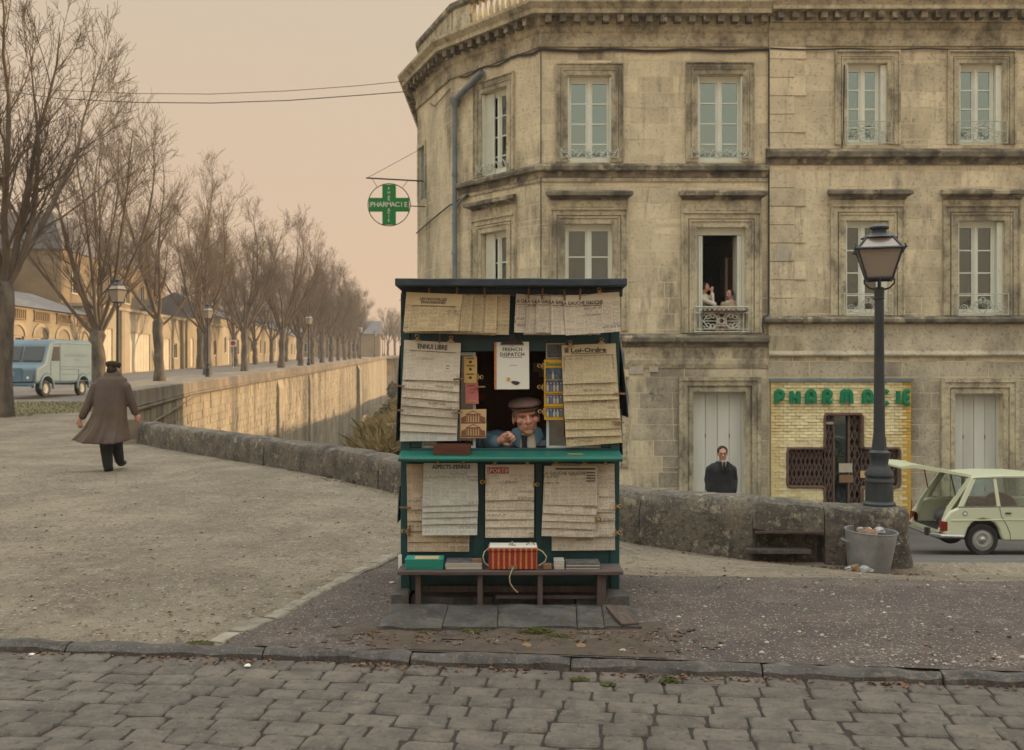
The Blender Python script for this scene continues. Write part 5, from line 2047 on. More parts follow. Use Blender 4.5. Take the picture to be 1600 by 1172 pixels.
# ------------------------------------------------------------------ street lamps
def lamp_root(name, lab, loc, rz, s, grp):
    """lantern lamp modelled 1 m tall, then scaled"""
    t = thing(name, lab, 'street lamp', loc, rz, grp, world=False)
    t.scale = (s, s, s)
    I = MT['iron_dark']
    o = MB().lathe([(0.055, 0), (0.056, 0.012), (0.048, 0.02), (0.047, 0.085), (0.05, 0.088), (0.05, 0.094), (0.046, 0.1), (0.047, 0.106)], 24).build('base', I, t, smooth=True)
    MB().lathe([(0.046, 0.106), (0.05, 0.11), (0.05, 0.118), (0.035, 0.138), (0.030, 0.15), (0.033, 0.175), (0.038, 0.186), (0.038, 0.192), (0.026, 0.2), (0.024, 0.225), (0.02, 0.26)], 24).build('pedestal', I, t, smooth=True)
    mb = MB().lathe([(0.02, 0.26), (0.0175, 0.5), (0.016, 0.735), (0.0165, 0.74), (0.018, 0.76), (0.018, 0.772), (0.012, 0.775)], 20)
    for z in (0.735, 0.25):
        mb.tube([V(0.0165 * math.cos(a * 0.524), 0.0165 * math.sin(a * 0.524), z) for a in range(13)], 0.003, 5)
    mb.build('pole', I, t, smooth=True)
    mb = MB()
    for a in range(4):
        q = a * math.pi / 2 + math.pi / 4
        d = V(math.cos(q), math.sin(q), 0)
        mb.tube([V(0, 0, 0.765) + d * 0.012, V(0, 0, 0.772) + d * 0.034, V(0, 0, 0.788) + d * 0.05, V(0, 0, 0.803) + d * 0.05], 0.0035, 5)
    mb.lathe([(0.006, 0.77), (0.006, 0.80)], 8)
    mb.build('bracket_arms', I, t, smooth=True)
    # lantern: square taper, one corner towards the viewer
    b0, b1, z0, z1 = 0.060, 0.104, 0.803, 0.905
    mb = MB()
    crn = lambda r_, z, a: V(r_ * math.cos(a * math.pi / 2), r_ * math.sin(a * math.pi / 2), z)
    for a in range(4):
        mb.tube([crn(b0, z0, a), crn(b1, z1, a)], 0.0042, 5)
        mb.tube([crn(b0, z0, a), crn(b0, z0, a + 1)], 0.006, 5)
        mb.tube([crn(b1 + 0.01, z1, a), crn(b1 + 0.01, z1, a + 1)], 0.005, 5)
        mb.tube([crn(b1, z1, a), crn(0.062, 0.947, a)], 0.0045, 5)
        mb.tube([crn(0.062, 0.947, a), crn(0.062, 0.947, a + 1)], 0.0045, 5)
        mb.tube([crn(b1 + 0.018, z1, a), crn(b1 + 0.008, z1 + 0.012, a)], 0.003, 5)
        mb.tube([crn(b1 + 0.012, z1 + 0.004, a), crn(b1 + 0.012, z1 + 0.014, a)], 0.002, 4)
    mb.build('lantern_frame', I, t, smooth=True)
    for a in range(4):
        for (ra, za, rb_, zb) in ((b0, z0 + 0.002, b1, z1), (b1 - 0.002, z1 + 0.002, 0.06, 0.947)):
            vs = [crn(ra, za, a), crn(ra, za, a + 1), crn(rb_, zb, a + 1), crn(rb_, zb, a)]
            inn = [v * 0.985 + V(0, 0, 0.015 * v.z) for v in vs]
            mb = MB()
            mb.add(vs + inn, [(0, 1, 2, 3), (7, 6, 5, 4), (0, 4, 5, 1), (1, 5, 6, 2), (2, 6, 7, 3), (3, 7, 4, 0)])
            mb.build('pane', MT['milk'], t)
    MB().lathe([(0.064, 0.947), (0.05, 0.956), (0.03, 0.965), (0.024, 0.972), (0.024, 0.976), (0.032, 0.98), (0.034, 0.986), (0.024, 0.993), (0.006, 0.999)], 20).build('cap', I, t, smooth=True)
    return t


lamp = lamp_root('street_lamp', 'large black cast iron lantern lamp standing on the stone end block beside the zinc bin', (3.45, 9.62, PZ - 0.01), math.radians(-62), 2.66, 'lantern street lamps')
for (X, Y, lab) in ((-15.4, 40, 'dark lantern lamp rising above the walking man, by the van'), (-19.6, 66, 'second lantern lamp along the avenue, in front of a forked sunlit tree'), (-17.2, 86.7, 'third lantern lamp along the avenue, standing close to the rampart coping'),
                    (-19.4, 131, 'fourth lantern lamp, small and pale, above the far rampart bend'), (-23.2, 173, 'fifth lantern lamp, tiny, left of the two farthest'), (-24.6, 195, 'sixth lantern lamp, tiny, second from the far end'), (-27, 217, 'farthest tiny lantern lamp on the avenue, next to the kiosk edge')):
    copy_tree(lamp, (X, Y, G(X, Y) - 0.05), 0.3, (3.5, 3.5, 4.75), lab)
# small round road sign
q = V(-22.6, 83, G(-22.6, 83))
t = thing('road_sign', 'small round no entry style road sign on a thin post among the avenue trees', 'road sign', tuple(q))
MB().tube([q, q + V(0, 0, 2.3)], 0.035, 6).build('post', MT['hub'], t, smooth=True)
mb = MB()
mb.box(q.x - 0.28, q.x + 0.28, q.y - 0.04, q.y - 0.02, q.z + 1.9, q.z + 2.45)
mb.build('sign_plate', MT['china'], t)
mb = MB()
mb.tube([q + V(0, -0.045, 2.18), q + V(0, -0.06, 2.18)], 0.2, 14)
mb.build('red_disc', MT['red_ink'], t)


# ------------------------------------------------------------------ houses along the left of the avenue
def house(name, lab, fc, L_, depth, z0, h, ops, m, roof='flat', roof_h=1.8, doors=(), grp='houses along the avenue'):
    t = thing(name, lab, 'house', tuple(fc.p(0, z0)), 0, None)
    mb = MB()
    wall_core(mb, fc, 0, L_, z0 - 1, z0 + h, [(a, b, c + z0, d + z0) for a, b, c, d in list(ops) + list(doors)], 0.3, 0.0)
    fc.box(mb, 0, 0.3, z0 - 1, z0 + h, -depth, -0.3)
    fc.box(mb, L_ - 0.3, L_, z0 - 1, z0 + h, -depth, -0.3)
    fc.box(mb, 0.3, L_ - 0.3, z0 - 1, z0 + h, -depth, -depth + 0.3)
    mb.build('wall', m, t)
    for (a, b, c, d) in ops:
        mb = MB()
        fc.box(mb, a, a + 0.08, c + z0, d + z0, -0.2, -0.12)
        fc.box(mb, b - 0.08, b, c + z0, d + z0, -0.2, -0.12)
        fc.box(mb, (a + b) / 2 - 0.05, (a + b) / 2 + 0.05, c + z0, d + z0, -0.2, -0.12)
        fc.box(mb, a + 0.08, b - 0.08, d + z0 - 0.08, d + z0, -0.2, -0.125)
        fc.box(mb, a - 0.06, b + 0.06, c + z0 - 0.1, c + z0, -0.2, 0.06)
        w = mb.build('window', MT['garage_white'], t)
        fput('pane', MT['dark_glass'], fc, a + 0.04, b - 0.04, c + z0 + 0.04, d + z0 - 0.04, -0.19, -0.17, w)
    for (a, b, c, d) in doors:
        mb = MB()
        fc.box(mb, a, b, z0 + c, z0 + d, -0.16, -0.1)
        dd = mb.build('door', MT['garage_white'], t)
        n = max(2, int((b - a) / 0.6))
        for k in range(n):
            fput('board', MT['garage_white'], fc, lerp(a, b, k / n) + 0.02, lerp(a, b, (k + 1) / n) - 0.02, z0 + c + 0.04, z0 + d - 0.04, -0.1, -0.075, dd)
    mb = MB()
    if roof == 'flat':
        fc.box(mb, -0.12, L_ + 0.12, z0 + h, z0 + h + 0.22, -depth, 0.14)
        mb.build('roof', m, t)
    elif roof == 'pitch':
        vs = [fc.p(-0.2, z0 + h, 0.25), fc.p(L_ + 0.2, z0 + h, 0.25), fc.p(L_ + 0.2, z0 + h + roof_h, -depth / 2), fc.p(-0.2, z0 + h + roof_h, -depth / 2), fc.p(-0.2, z0 + h, -depth - 0.2), fc.p(L_ + 0.2, z0 + h, -depth - 0.2)]
        mb.add(vs, [(0, 1, 2, 3), (3, 2, 5, 4), (0, 3, 4), (1, 5, 2), (0, 4, 5, 1)])
        rf = mb.build('roof', MT['roof_slate'], t)
        mb = MB()
        fc.box(mb, L_ * 0.3, L_ * 0.3 + 0.8, z0 + h + roof_h - 0.8, z0 + h + roof_h + 0.9, -depth / 2 - 0.3, -depth / 2 + 0.3)
        mb.build('chimney', m, rf)
    else:                                              # mansard
        a, b = z0 + h, z0 + h + roof_h
        vs = [fc.p(u, z, n) for z, ins in ((a, -0.2), (b, 1.1)) for u, n in ((-0 + ins, 0 - ins), (L_ - ins, 0 - ins), (L_ - ins, -depth + ins), (0 + ins, -depth + ins))]
        mb.add(vs, [(0, 1, 5, 4), (1, 2, 6, 5), (2, 3, 7, 6), (3, 0, 4, 7), (4, 5, 6, 7), (3, 2, 1, 0)])
        rf = mb.build('roof', MT['roof_slate'], t)
        for u in (L_ * 0.25, L_ * 0.75):
            mb = MB()
            fc.box(mb, u - 0.5, u + 0.5, b - 0.6, b + 1.7, -depth / 2 - 0.4, -depth / 2 + 0.4)
            mb.build('chimney', m, rf)
    return t


HX = lambda y: -28.2 - max(0, y - 92) * 0.10
# arched orangery behind the van
f = Fc((HX(50), 50), (0, 1))
z0 = G(-28, 58)
ops = [(1.4 + 3.0 * k, 3.2 + 3.0 * k, 0.9, 2.6) for k in range(6)]
t = house('arched_house', 'low golden house with arched openings and roof balustrade behind the blue van', f, 18.5, 8, z0, 4.3, ops, MT['house_gold'], 'pitch', 1.5)
mb = MB()
for (a, b, c, d) in ops:
    c_ = (a + b) / 2
    arc = [(c_ + 0.9 * math.cos(math.radians(180 - 18 * i)), z0 + 2.62 + 0.62 * math.sin(math.radians(18 * i))) for i in range(11)]
    arc2 = [(c_ + 1.12 * math.cos(math.radians(18 * i)), z0 + 2.62 + 0.84 * math.sin(math.radians(18 * i))) for i in range(11)]
    mb.prism(arc + arc2, 0.01, 0.07, lambda p, q, d: f.p(p, q, d))
mb.build('arch_moulding', MT['house_pale'], t)
for k in range(6):
    mb = MB()
    a = 1.3 + 3.0 * k
    f.box(mb, a, a + 2.1, z0 + 3.55, z0 + 3.62, 0.01, 0.10)
    f.box(mb, a, a + 2.1, z0 + 4.12, z0 + 4.2, 0.01, 0.10)
    for j in range(9):
        f.box(mb, a + 0.08 + j * 0.235, a + 0.19 + j * 0.235, z0 + 3.62, z0 + 4.12, 0.01, 0.07)
    mb.build('blind_balustrade', MT['house_brown'], t)
f = Fc((HX(69), 69), (0, 1))
t = house('garage_house', 'pale golden wall with two wide pale garage doors behind the first sunlit trees', f, 19, 7, G(-28, 78), 4.4, [(16.2, 17.2, 1.2, 2.4)], MT['house_pale'], 'flat', doors=[(1.0, 3.3, 0, 3.0), (6.6, 10.8, 0, 2.9), (13.2, 15.4, 0, 2.7)])
for u in (0.1, 4.6, 12, 18.2):
    mb = MB()
    f.box(mb, u, u + 0.6, G(-28, 78) - 0.5, G(-28, 78) + 4.35, 0.0, 0.16)
    mb.build('pilaster', MT['house_gold'], t)
f = Fc((HX(89), 89), (-0.05, 1))
house('white_door_house', 'golden single storey house with narrow doorways beyond the road sign', f, 13, 8, G(-28, 95), 4.0, [(3, 4, 1.2, 2.6), (9.4, 10.4, 1.2, 2.6)], MT['house_gold'], 'flat', doors=[(5.8, 7.0, 0, 2.6), (1, 2, 0, 2.5)])
f = Fc((HX(103), 103), (-0.1, 1))
house('gabled_house', 'pale gabled house with slate roof beyond the middle trees', f, 14, 9, G(-28, 110), 4.6, [(2, 3.1, 1.2, 2.8), (6, 7.1, 1.2, 2.8), (10, 11.1, 1.2, 2.8)], MT['house_pale'], 'pitch', 2.6, doors=[(4.2, 5.3, 0, 2.7)])
f = Fc((HX(119), 119), (-0.1, 1))
house('far_golden_house', 'far golden house half hidden by the tree rows', f, 20, 9, G(-28, 128), 4.6, [(3 + 4 * k, 4.2 + 4 * k, 1.2, 2.9) for k in range(4)], MT['house_gold'], 'pitch', 2.2)
f = Fc((HX(141), 141), (-0.1, 1))
house('far_pale_house', 'farthest pale house near the end of the avenue', f, 40, 9, G(-28, 150), 4.2, [(3 + 5 * k, 4.2 + 5 * k, 1.2, 2.9) for k in range(7)], MT['house_pale'], 'pitch', 2.4)
f = Fc((-37, 84), (-0.02, 1))
house('brown_mansion', 'tall brown mansion with mansard roof and chimneys rising behind the sunlit trees', f, 27, 12, G(-30, 95), 9.6, [(2 + 4.2 * k, 3.3 + 4.2 * k, z, z + 2.0) for k in range(6) for z in (2.2, 6.2)], MT['house_brown'], 'mansard', 3.2)
f = Fc((-41, 66), (-0.02, 1))
house('yellow_house', 'bright yellow sunlit house high behind the leftmost trees', f, 17, 10, G(-30, 72), 9.3, [(2 + 3.6 * k, 3.2 + 3.6 * k, z, z + 1.8) for k in range(4) for z in (2.0, 5.8)], MT['house_pale'], 'pitch', 2.0)
f = Fc((-62, 215), (1, 0.1))
house('end_house', 'dark distant house row closing the end of the avenue', f, 34, 10, G(-30, 215), 5.0, [(3 + 5 * k, 4.4 + 5 * k, 1.2, 3.0) for k in range(6)], MT['house_brown'], 'pitch', 3.0)

# shrubs and dry grass on the bank below the rampart
r = random.Random(6)


def leaf_ball(name, lab, c, rx, rz, n, size, m, grp=None):
    mb = MB()
    for _ in range(n):
        d = V(r.gauss(0, 1), r.gauss(0, 1), r.gauss(0, 1)).normalized()
        rad = r.uniform(0.45, 1.0) ** 0.6 * (0.8 + 0.35 * noise.noise(d * 1.7 + Vector(c)))
        p = V(c[0] + d.x * rx * rad, c[1] + d.y * rx * rad, c[2] + d.z * rz * rad)
        a = V(r.gauss(0, 1), r.gauss(0, 1), r.gauss(0, 1)).normalized()
        b = a.orthogonal().normalized() * size * r.uniform(.6, 1.3)
        cc = a.cross(b).normalized() * size * r.uniform(.3, .7)
        mb.add([p - b, p + cc, p + b, p - cc], [(0, 1, 2, 3)])
    o = mb.build(name, m, None, recalc=False)
    return tag(o, lab, 'bush', grp)


leaf_ball('bush', 'dark rounded evergreen bush against the foot of the far rampart', P(613, 610, 125), 0.9, 1.3, 1500, 0.09, MT['shrub'])
leaf_ball('bush', 'low dark shrub on the bank below the evergreen bush', P(604, 656, 66), 0.9, 1.2, 1500, 0.09, MT['shrub'])
leaf_ball('bush', 'small grey green shrub at the bottom of the bank by the parapet', P(582, 702, 50), 0.4, 0.35, 700, 0.07, MT['shrub'])
leaf_ball('bush', 'low grey green shrub at the foot of the bank, nearest the wall base', P(570, 690, 74), 0.8, 0.8, 900, 0.09, MT['shrub'])
leaf_ball('bush', 'tawny tall grass clump between the two dark shrubs', P(616, 634, 88), 0.9, 0.9, 1500, 0.09, MT['dry_grass'])
leaf_ball('bush', 'tawny dry bush leaning over the parapet beside the kiosk', P(607, 688, 52), 0.8, 0.7, 1500, 0.08, MT['dry_grass'])
mb = MB()
for _ in range(16000):
    yy = 30 + 85 * r.random() ** 1.2
    a = wallx(yy)
    x = r.uniform(a + 2.5, min(a + 12, -3.6))
    z = LOWZ(x, yy) + 0.06 + BANK(x, yy) - 0.05
    h = r.uniform(0.25, 0.75) * (0.6 + 0.8 * abs(noise.noise((x, yy * .5, 2))))
    d = V(r.gauss(0, .3), r.gauss(0, .3), 0)
    s = r.uniform(0.02, 0.05)
    mb.add([V(x - s, yy, z), V(x + s, yy, z), V(x + d.x * 0.5 + s * .6, yy + d.y * .5, z + h * .65), V(x + d.x, yy + d.y, z + h)], [(0, 1, 2, 3)])
tag(mb.build('bank_grass', MT['dry_grass'], None, recalc=False), kind='stuff')
# winter grass verge by the van and tree
mb = MB()
for _ in range(9000):
    t = r.random()
    Y = lerp(27.5, 37.5, r.random())
    x = lerp(-24, -12.8, r.random())
    edge = 0.5 * noise.noise((x * 0.5, Y * 0.5, 0)) + (Y - 30.0) * 0.22 - (x + 13.8) * 0.42
    if edge < 0.3:
        continue
    z = G(x, Y) + und(x, Y)
    h = r.uniform(0.03, 0.10)
    dx, dy = r.gauss(0, .035), r.gauss(0, .035)
    s = 0.012
    mb.add([V(x - s, Y, z), V(x + s, Y, z), V(x + dx, Y + dy, z + h)], [(0, 1, 2)])
tag(mb.build('grass', MT['grass'], None, recalc=False), kind='stuff')
mb = MB()
vs = []
NX, NY = 30, 24
for j in range(NY + 1):
    for i in range(NX + 1):
        x, Y = lerp(-26, -12.6, i / NX), lerp(27, 38, j / NY)
        edge = 0.5 * noise.noise((x * 0.5, Y * 0.5, 0)) + (Y - 30.0) * 0.22 - (x + 13.8) * 0.42
        vs.append(V(x, Y, G(x, Y) + und(x, Y) + 0.012 if edge > 0.3 else G(x, Y) + und(x, Y) - 0.06))
mb.add(vs, [(j * (NX + 1) + i, j * (NX + 1) + i + 1, (j + 1) * (NX + 1) + i + 1, (j + 1) * (NX + 1) + i) for j in range(NY) for i in range(NX)])
tag(mb.build('grass_verge', MT['grass'], None, smooth='all', recalc=False), kind='structure')

mb = MB()
rings = []
for i in range(61):
    x = -120 + i * 3.6
    h = 5.0 + 2.2 * noise.noise((i * 0.23, 1, 1)) + 1.2 * noise.noise((i * 0.9, 3, 1))
    rings.append([V(x, 262 + 3 * noise.noise((i * .5, 0, 0)), -12.5), V(x, 268, h * 0.7), V(x, 275, h), V(x, 290, h * .6), V(x, 296, -12.5)])
mb.loft(rings)
tag(mb.build('distant_hills', MT['bank'], None, smooth='all'), kind='structure')

# ------------------------------------------------------------------ the blue van
vz = G(-17.5, 41.5) + 0.02
VAN = thing('delivery_van', 'pale blue snub nosed delivery van parked behind the leftmost trees', 'van', (-18.95, 41.3, vz), math.atan2(-0.993, -0.12), world=False)


def vprism(poly, y0, y1):
    return MB().prism(poly, y0, y1, lambda p, q, d: V(p, d, q))


def arc_pts(cx, cz, rr, a0, a1, n=8):
    return [(cx + rr * math.cos(math.radians(lerp(a0, a1, i / n))), cz + rr * math.sin(math.radians(lerp(a0, a1, i / n)))) for i in range(n + 1)]


FW, RW = 1.28, -1.35
prof = [(-2.12, 0.52)] + arc_pts(RW, 0.40, 0.42, 163, 17) + arc_pts(FW, 0.40, 0.42, 163, 17) + [(1.98, 0.5), (2.06, 0.62), (1.98, 1.15), (1.42, 1.36), (1.16, 2.02), (0.98, 2.2), (0.5, 2.27), (-1.95, 2.30), (-2.08, 2.22), (-2.12, 2.1)]
o = vprism(prof, -0.98, 0.98).build('body', MT['van'], VAN, smooth=True)
bevel(o, 0.17, 4, 50)
for s in (-1, 1):
    mb = MB()
    mb.prism([(0.98, 1.42), (0.42, 1.42), (0.42, 1.98), (0.80, 1.98)], 0.985, 0.995, lambda p, q, d: V(p, s * d, q))
    mb.build('side_window', MT['dark_glass'], VAN)
    mb = MB()
    for a, b in (((0.36, 0.6), (0.36, 2.12)), ((1.02, 1.36), (1.0, 0.85)), ((0.36, 2.1), (0.82, 2.08)), ((-1.0, 0.6), (-1.0, 1.1)), ((-1.0, 1.1), (0.36, 1.1)), ((-2.0, 0.95), (-1.9, 0.95))):
        mb.tube([V(a[0], s * 0.985, a[1]), V(b[0], s * 0.985, b[1])], 0.012, 4)
    mb.build('door_seam', MT['van_dark'], VAN)
    for w in (FW, RW):
        mb = MB()
        pts = arc_pts(w, 0.40, 0.45, 190, -10, 12)
        mb.tube([V(x, s * 0.98, z) for x, z in pts], 0.05, 6)
        mb.build('wheel_arch', MT['van'], VAN, smooth=True)
        wm = MB().lathe([(0.19, -0.09), (0.30, -0.095), (0.335, -0.06), (0.335, 0.06), (0.30, 0.095), (0.19, 0.09)], 22, cap=False, M=Matrix.Translation((w, s * 0.86, 0.335)) @ Matrix.Rotation(math.pi / 2, 4, 'X')).build('wheel', MT['rubber'], VAN, smooth=True)
        MB().lathe([(0.02, 0.055), (0.08, 0.06), (0.10, 0.035), (0.185, 0.05), (0.2, 0.08), (0.2, -0.05), (0.02, -0.05)], 20, M=Matrix.Translation((w, s * 0.88, 0.335)) @ Matrix.Rotation(-s * math.pi / 2, 4, 'X')).build('rim', MT['hub'], wm, smooth=True)
    MB().ell((2.0, s * 0.66, 0.72), (0.05, 0.11, 0.11)).build('headlight', MT['china'], VAN, smooth='all')
    mb = MB().prism([(1.44, 1.42), (1.20, 1.98), (1.19, 1.975), (1.43, 1.415)], 0.05, 0.86, lambda p, q, d: V(p + 0.012, s * d, q))
    mb.build('windscreen_pane', MT['dark_glass'], VAN)
mb = MB()
mb.box(1.98, 2.10, -0.95, 0.95, 0.42, 0.54)
mb.box(-2.2, -2.12, -0.9, 0.9, 0.45, 0.56)
bevel(mb.build('bumper', MT['van_dark'], VAN), 0.03)
mb = MB()
mb.prism([(2.04, 0.60), (1.995, 1.12), (2.012, 1.12), (2.06, 0.6)], -0.42, 0.42, lambda p, q, d: V(p + 0.02, d, q))
for k in range(7):
    z = 0.64 + k * 0.07
    mb.box(2.05 - (z - 0.6) * 0.09, 2.075 - (z - 0.6) * 0.09, -0.4, 0.4, z, z + 0.025)
mb.build('radiator_grille', MT['van_dark'], VAN)
mb = MB()
for k in range(2):
    z = 0.92 + k * 0.09
    mb.tube([V(2.05, -0.14, z - 0.08), V(2.05, 0, z), V(2.05, 0.14, z - 0.08)], 0.016, 5)
mb.build('emblem', MT['hub'], VAN)
mb = MB()
for k in range(5):
    y = -0.6 + 0.3 * k
    mb.box(1.45, 1.98, y - 0.012, y + 0.012, 1.14 + 0.0, 1.15)
for k, (tx, sz, zz) in enumerate((('FRENCH DISPATCH', 0.20, 1.60), ('ENNUI', 0.09, 1.46))):
    t_ = text_mb(tx, sz, 0.008)
    t_.v = [tuple(V(-0.85 - x, 0.987, zz + z)) for x, y, z in t_.v]
    t_.build('lettering', MT['van_print'], VAN, recalc=False)
mb = MB()
for z in (0.62, 0.9, 1.2, 2.12):
    for s in (-1, 1):
        mb.tube([V(-2.08, s * 0.981, z), V(0.34, s * 0.981, z)], 0.012, 4)
mb.build('side_rib', MT['van'], VAN)

# ------------------------------------------------------------------ the lime cream estate car
cz = G(8.5, 17.8) + 0.012
CAR = thing('estate_car', 'pale lime cream estate car with raised tailgate parked below the parapet', 'car', (7.28, 18.35, cz), 0, world=False)
CAR.scale = (0.955, 0.955, 0.955)
# local: x forward from the tail, y: -0.75 is the near side, z up
cw = 0.75
WB = (0.88, 3.28)


def cprism(poly, y0, y1, name, m, bev=0.03, par=None):
    o = MB().prism(poly, y0, y1, lambda p, q, d: V(p, d, q)).build(name, m, par or CAR, smooth=True)
    if bev:
        bevel(o, bev, 3, 30)
    return o


lower = [(0.16, 0.36), (0.52, 0.30), (0.56, 0.36)] + arc_pts(WB[0], 0.36, 0.31, 175, 5)[1:] + [(1.24, 0.27), (2.9, 0.27)] + arc_pts(WB[1], 0.36, 0.33, 175, 5) + [(3.9, 0.34), (3.96, 0.5), (3.9, 0.74), (3.55, 0.86), (2.75, 0.92), (1.9, 0.905), (0.95, 0.89), (0.46, 0.885), (0.28, 0.80), (0.14, 0.62)]
o = cprism(lower, -cw, -cw + 0.10, 'body_side', MT['car'], 0.035)
cprism(lower, cw - 0.10, cw, 'body_side', MT['car'], 0.035)
mb = MB()
mb.prism([(2.75, 0.30), (3.9, 0.34), (3.95, 0.5), (3.88, 0.76), (3.5, 0.88), (2.75, 0.94)], -cw + 0.1, cw - 0.1, lambda p, q, d: V(p, d, q))
bevel(mb.build('bonnet', MT['car'], CAR), 0.05, 3, 30)
mb = MB()
mb.box(0.14, 2.74, -0.64, 0.64, 0.28, 0.44)
mb.box(1.18, 1.24, -0.64, 0.64, 0.44, 0.80)
mb.build('boot_floor', MT['car_in'], CAR)
roof = [(0.66, 1.385), (0.80, 1.425), (1.3, 1.45), (1.9, 1.445), (2.35, 1.40), (2.40, 1.37), (1.9, 1.40), (1.3, 1.405), (0.80, 1.385)]
cprism(roof, -0.66, 0.66, 'roof', MT['car'], 0.02)
for s in (-1, 1):
    Y0, Y1 = s * 0.745, s * 0.70
    T0, T1 = s * 0.665, s * 0.62

    def pillar(p):
        """p: (x0b,x1b) at belt, (x0t,x1t) at roof"""
        (a, b), (c, d) = p
        mb = MB()
        vs = [V(a, Y0, 0.87), V(b, Y0, 0.87), V(b, Y1, 0.87), V(a, Y1, 0.87), V(c, T0, 1.40), V(d, T0, 1.40), V(d, T1, 1.40), V(c, T1, 1.40)]
        mb.add(vs, [(0, 3, 2, 1), (4, 5, 6, 7), (0, 1, 5, 4), (1, 2, 6, 5), (2, 3, 7, 6), (3, 0, 4, 7)])
        bevel(mb.build('roof_pillar', MT['car'], CAR), 0.012)

    for p in (((0.42, 0.52), (0.70, 0.80)), ((1.13, 1.20), (1.09, 1.15)), ((1.98, 2.04), (1.90, 1.95)), ((2.70, 2.78), (2.28, 2.36))):
        pillar(p)
    mb = MB()
    vs = [V(0.42, Y0 + s * 0.004, 0.865), V(2.75, Y0 + s * 0.004, 0.865), V(2.75, Y0 + s * 0.004, 0.89), V(0.42, Y0 + s * 0.004, 0.89)]
    mb.tube([V(0.44, Y0, 0.885), V(1.6, Y0 + s * 0.004, 0.895), V(2.75, Y0, 0.915)], 0.012, 5)
    mb.tube([V(0.73, T0, 1.388), V(1.3, T0, 1.405), V(2.32, T0, 1.38)], 0.012, 5)
    mb.build('window_trim', MT['chrome'], CAR, smooth=True)
    for (a, b), (c, d) in (((0.52, 1.13), (0.80, 1.09)), ((1.20, 1.98), (1.15, 1.90)), ((2.04, 2.70), (1.95, 2.28))):
        mb = MB()
        m0, m1 = s * 0.722, s * 0.648
        vs = [V(a, m0, 0.885), V(b, m0, 0.885), V(d, m1, 1.395), V(c, m1, 1.395)]
        mb.add(vs + [v + V(0, -s * 0.004, 0) for v in vs], [(0, 1, 2, 3), (7, 6, 5, 4), (0, 4, 5, 1), (1, 5, 6, 2), (2, 6, 7, 3), (3, 7, 4, 0)])
        mb.build('side_window', MT['pane_clear'], CAR)
    mb = MB()
    ys = s * (cw + 0.001)
    mb.tube([V(1.17, ys, 0.87), V(1.2, ys, 0.72), V(1.30, ys, 0.55), V(1.36, ys, 0.40), V(1.36, ys, 0.29)], 0.006, 4)
    mb.build('door_seam', MT['car_in'], CAR)
    MB().tube([V(2.0, ys, 0.88), V(2.02, ys, 0.29)], 0.006, 4).build('door_seam', MT['car_in'], CAR)
    mb = MB()
    mb.tube([V(0.3, ys, 0.64), V(1.4, ys, 0.655), V(3.8, ys, 0.60)], 0.013, 5)
    mb.build('body_crease', MT['car'], CAR, smooth=True)
    mb = MB()
    mb.tube([V(1.27, ys + s * 0.014, 0.775), V(1.37, ys + s * 0.014, 0.775)], 0.014, 6)
    mb.build('handle', MT['steel_dark'], CAR)
    mb = MB()
    mb.tube([V(0.545, s * cw, 0.765), V(0.545, s * (cw + 0.006), 0.765)], 0.045, 14)
    mb.build('round_badge', MT['grey_card'], CAR)
    mb = MB()
    mb.tube([V(0.545, s * cw, 0.765), V(0.545, s * (cw + 0.009), 0.765)], 0.03, 14)
    mb.build('badge_face', MT['china'], CAR)
    mb = MB()
    mb.box(0.13, 0.24, min(s * 0.60, s * 0.755), max(s * 0.60, s * 0.755), 0.44, 0.63)
    bevel(mb.build('tail_light', MT['red_lamp'], CAR), 0.02)
    for w in WB:
        wm = MB().lathe([(0.19, -0.06), (0.26, -0.07), (0.285, -0.04), (0.285, 0.04), (0.26, 0.07), (0.19, 0.06)], 28, cap=False, M=Matrix.Translation((w, s * 0.66, 0.285)) @ Matrix.Rotation(math.pi / 2, 4, 'X')).build('wheel', MT['rubber'], CAR, smooth=True)
        MB().lathe([(0.012, 0.075), (0.055, 0.06), (0.075, 0.03), (0.12, 0.055), (0.15, 0.05), (0.19, 0.03), (0.205, 0.05), (0.205, -0.04), (0.01, -0.04)], 26, M=Matrix.Translation((w, s * 0.66, 0.285)) @ Matrix.Rotation(-s * math.pi / 2, 4, 'X')).build('rim', MT['hub'], wm, smooth=True)
        MB().ell((w, s * 0.735, 0.285), (0.05, 0.018, 0.05)).build('hubcap', MT['chrome'], wm, smooth='all')
mb = MB()
mb.tube([V(0.5, -0.77, 0.36), V(0.10, -0.76, 0.37), V(0.0, -0.66, 0.375), V(-0.02, 0, 0.38), V(0.0, 0.66, 0.375), V(0.10, 0.76, 0.37), V(0.5, 0.77, 0.36)], 0.045, 8)
mb.build('bumper', MT['chrome'], CAR, smooth=True)
mb = MB()
for s in (-1, 1):
    mb.box(-0.07, 0.0, s * 0.5 - 0.05, s * 0.5 + 0.05, 0.34, 0.48)
mb.build('overrider', MT['steel_dark'], CAR)
mb = MB()
for s in (-1, 1):
    mb.prism([(0.10, 0.42), (0.16, 0.42), (0.34, 0.84), (0.72, 1.40), (0.66, 1.40), (0.27, 0.86)], s * 0.60, s * 0.66, lambda p, q, d: V(p, d, q))
mb.box(0.10, 0.16, -0.6, 0.6, 0.36, 0.44)
mb.build('tail_frame', MT['car'], CAR)
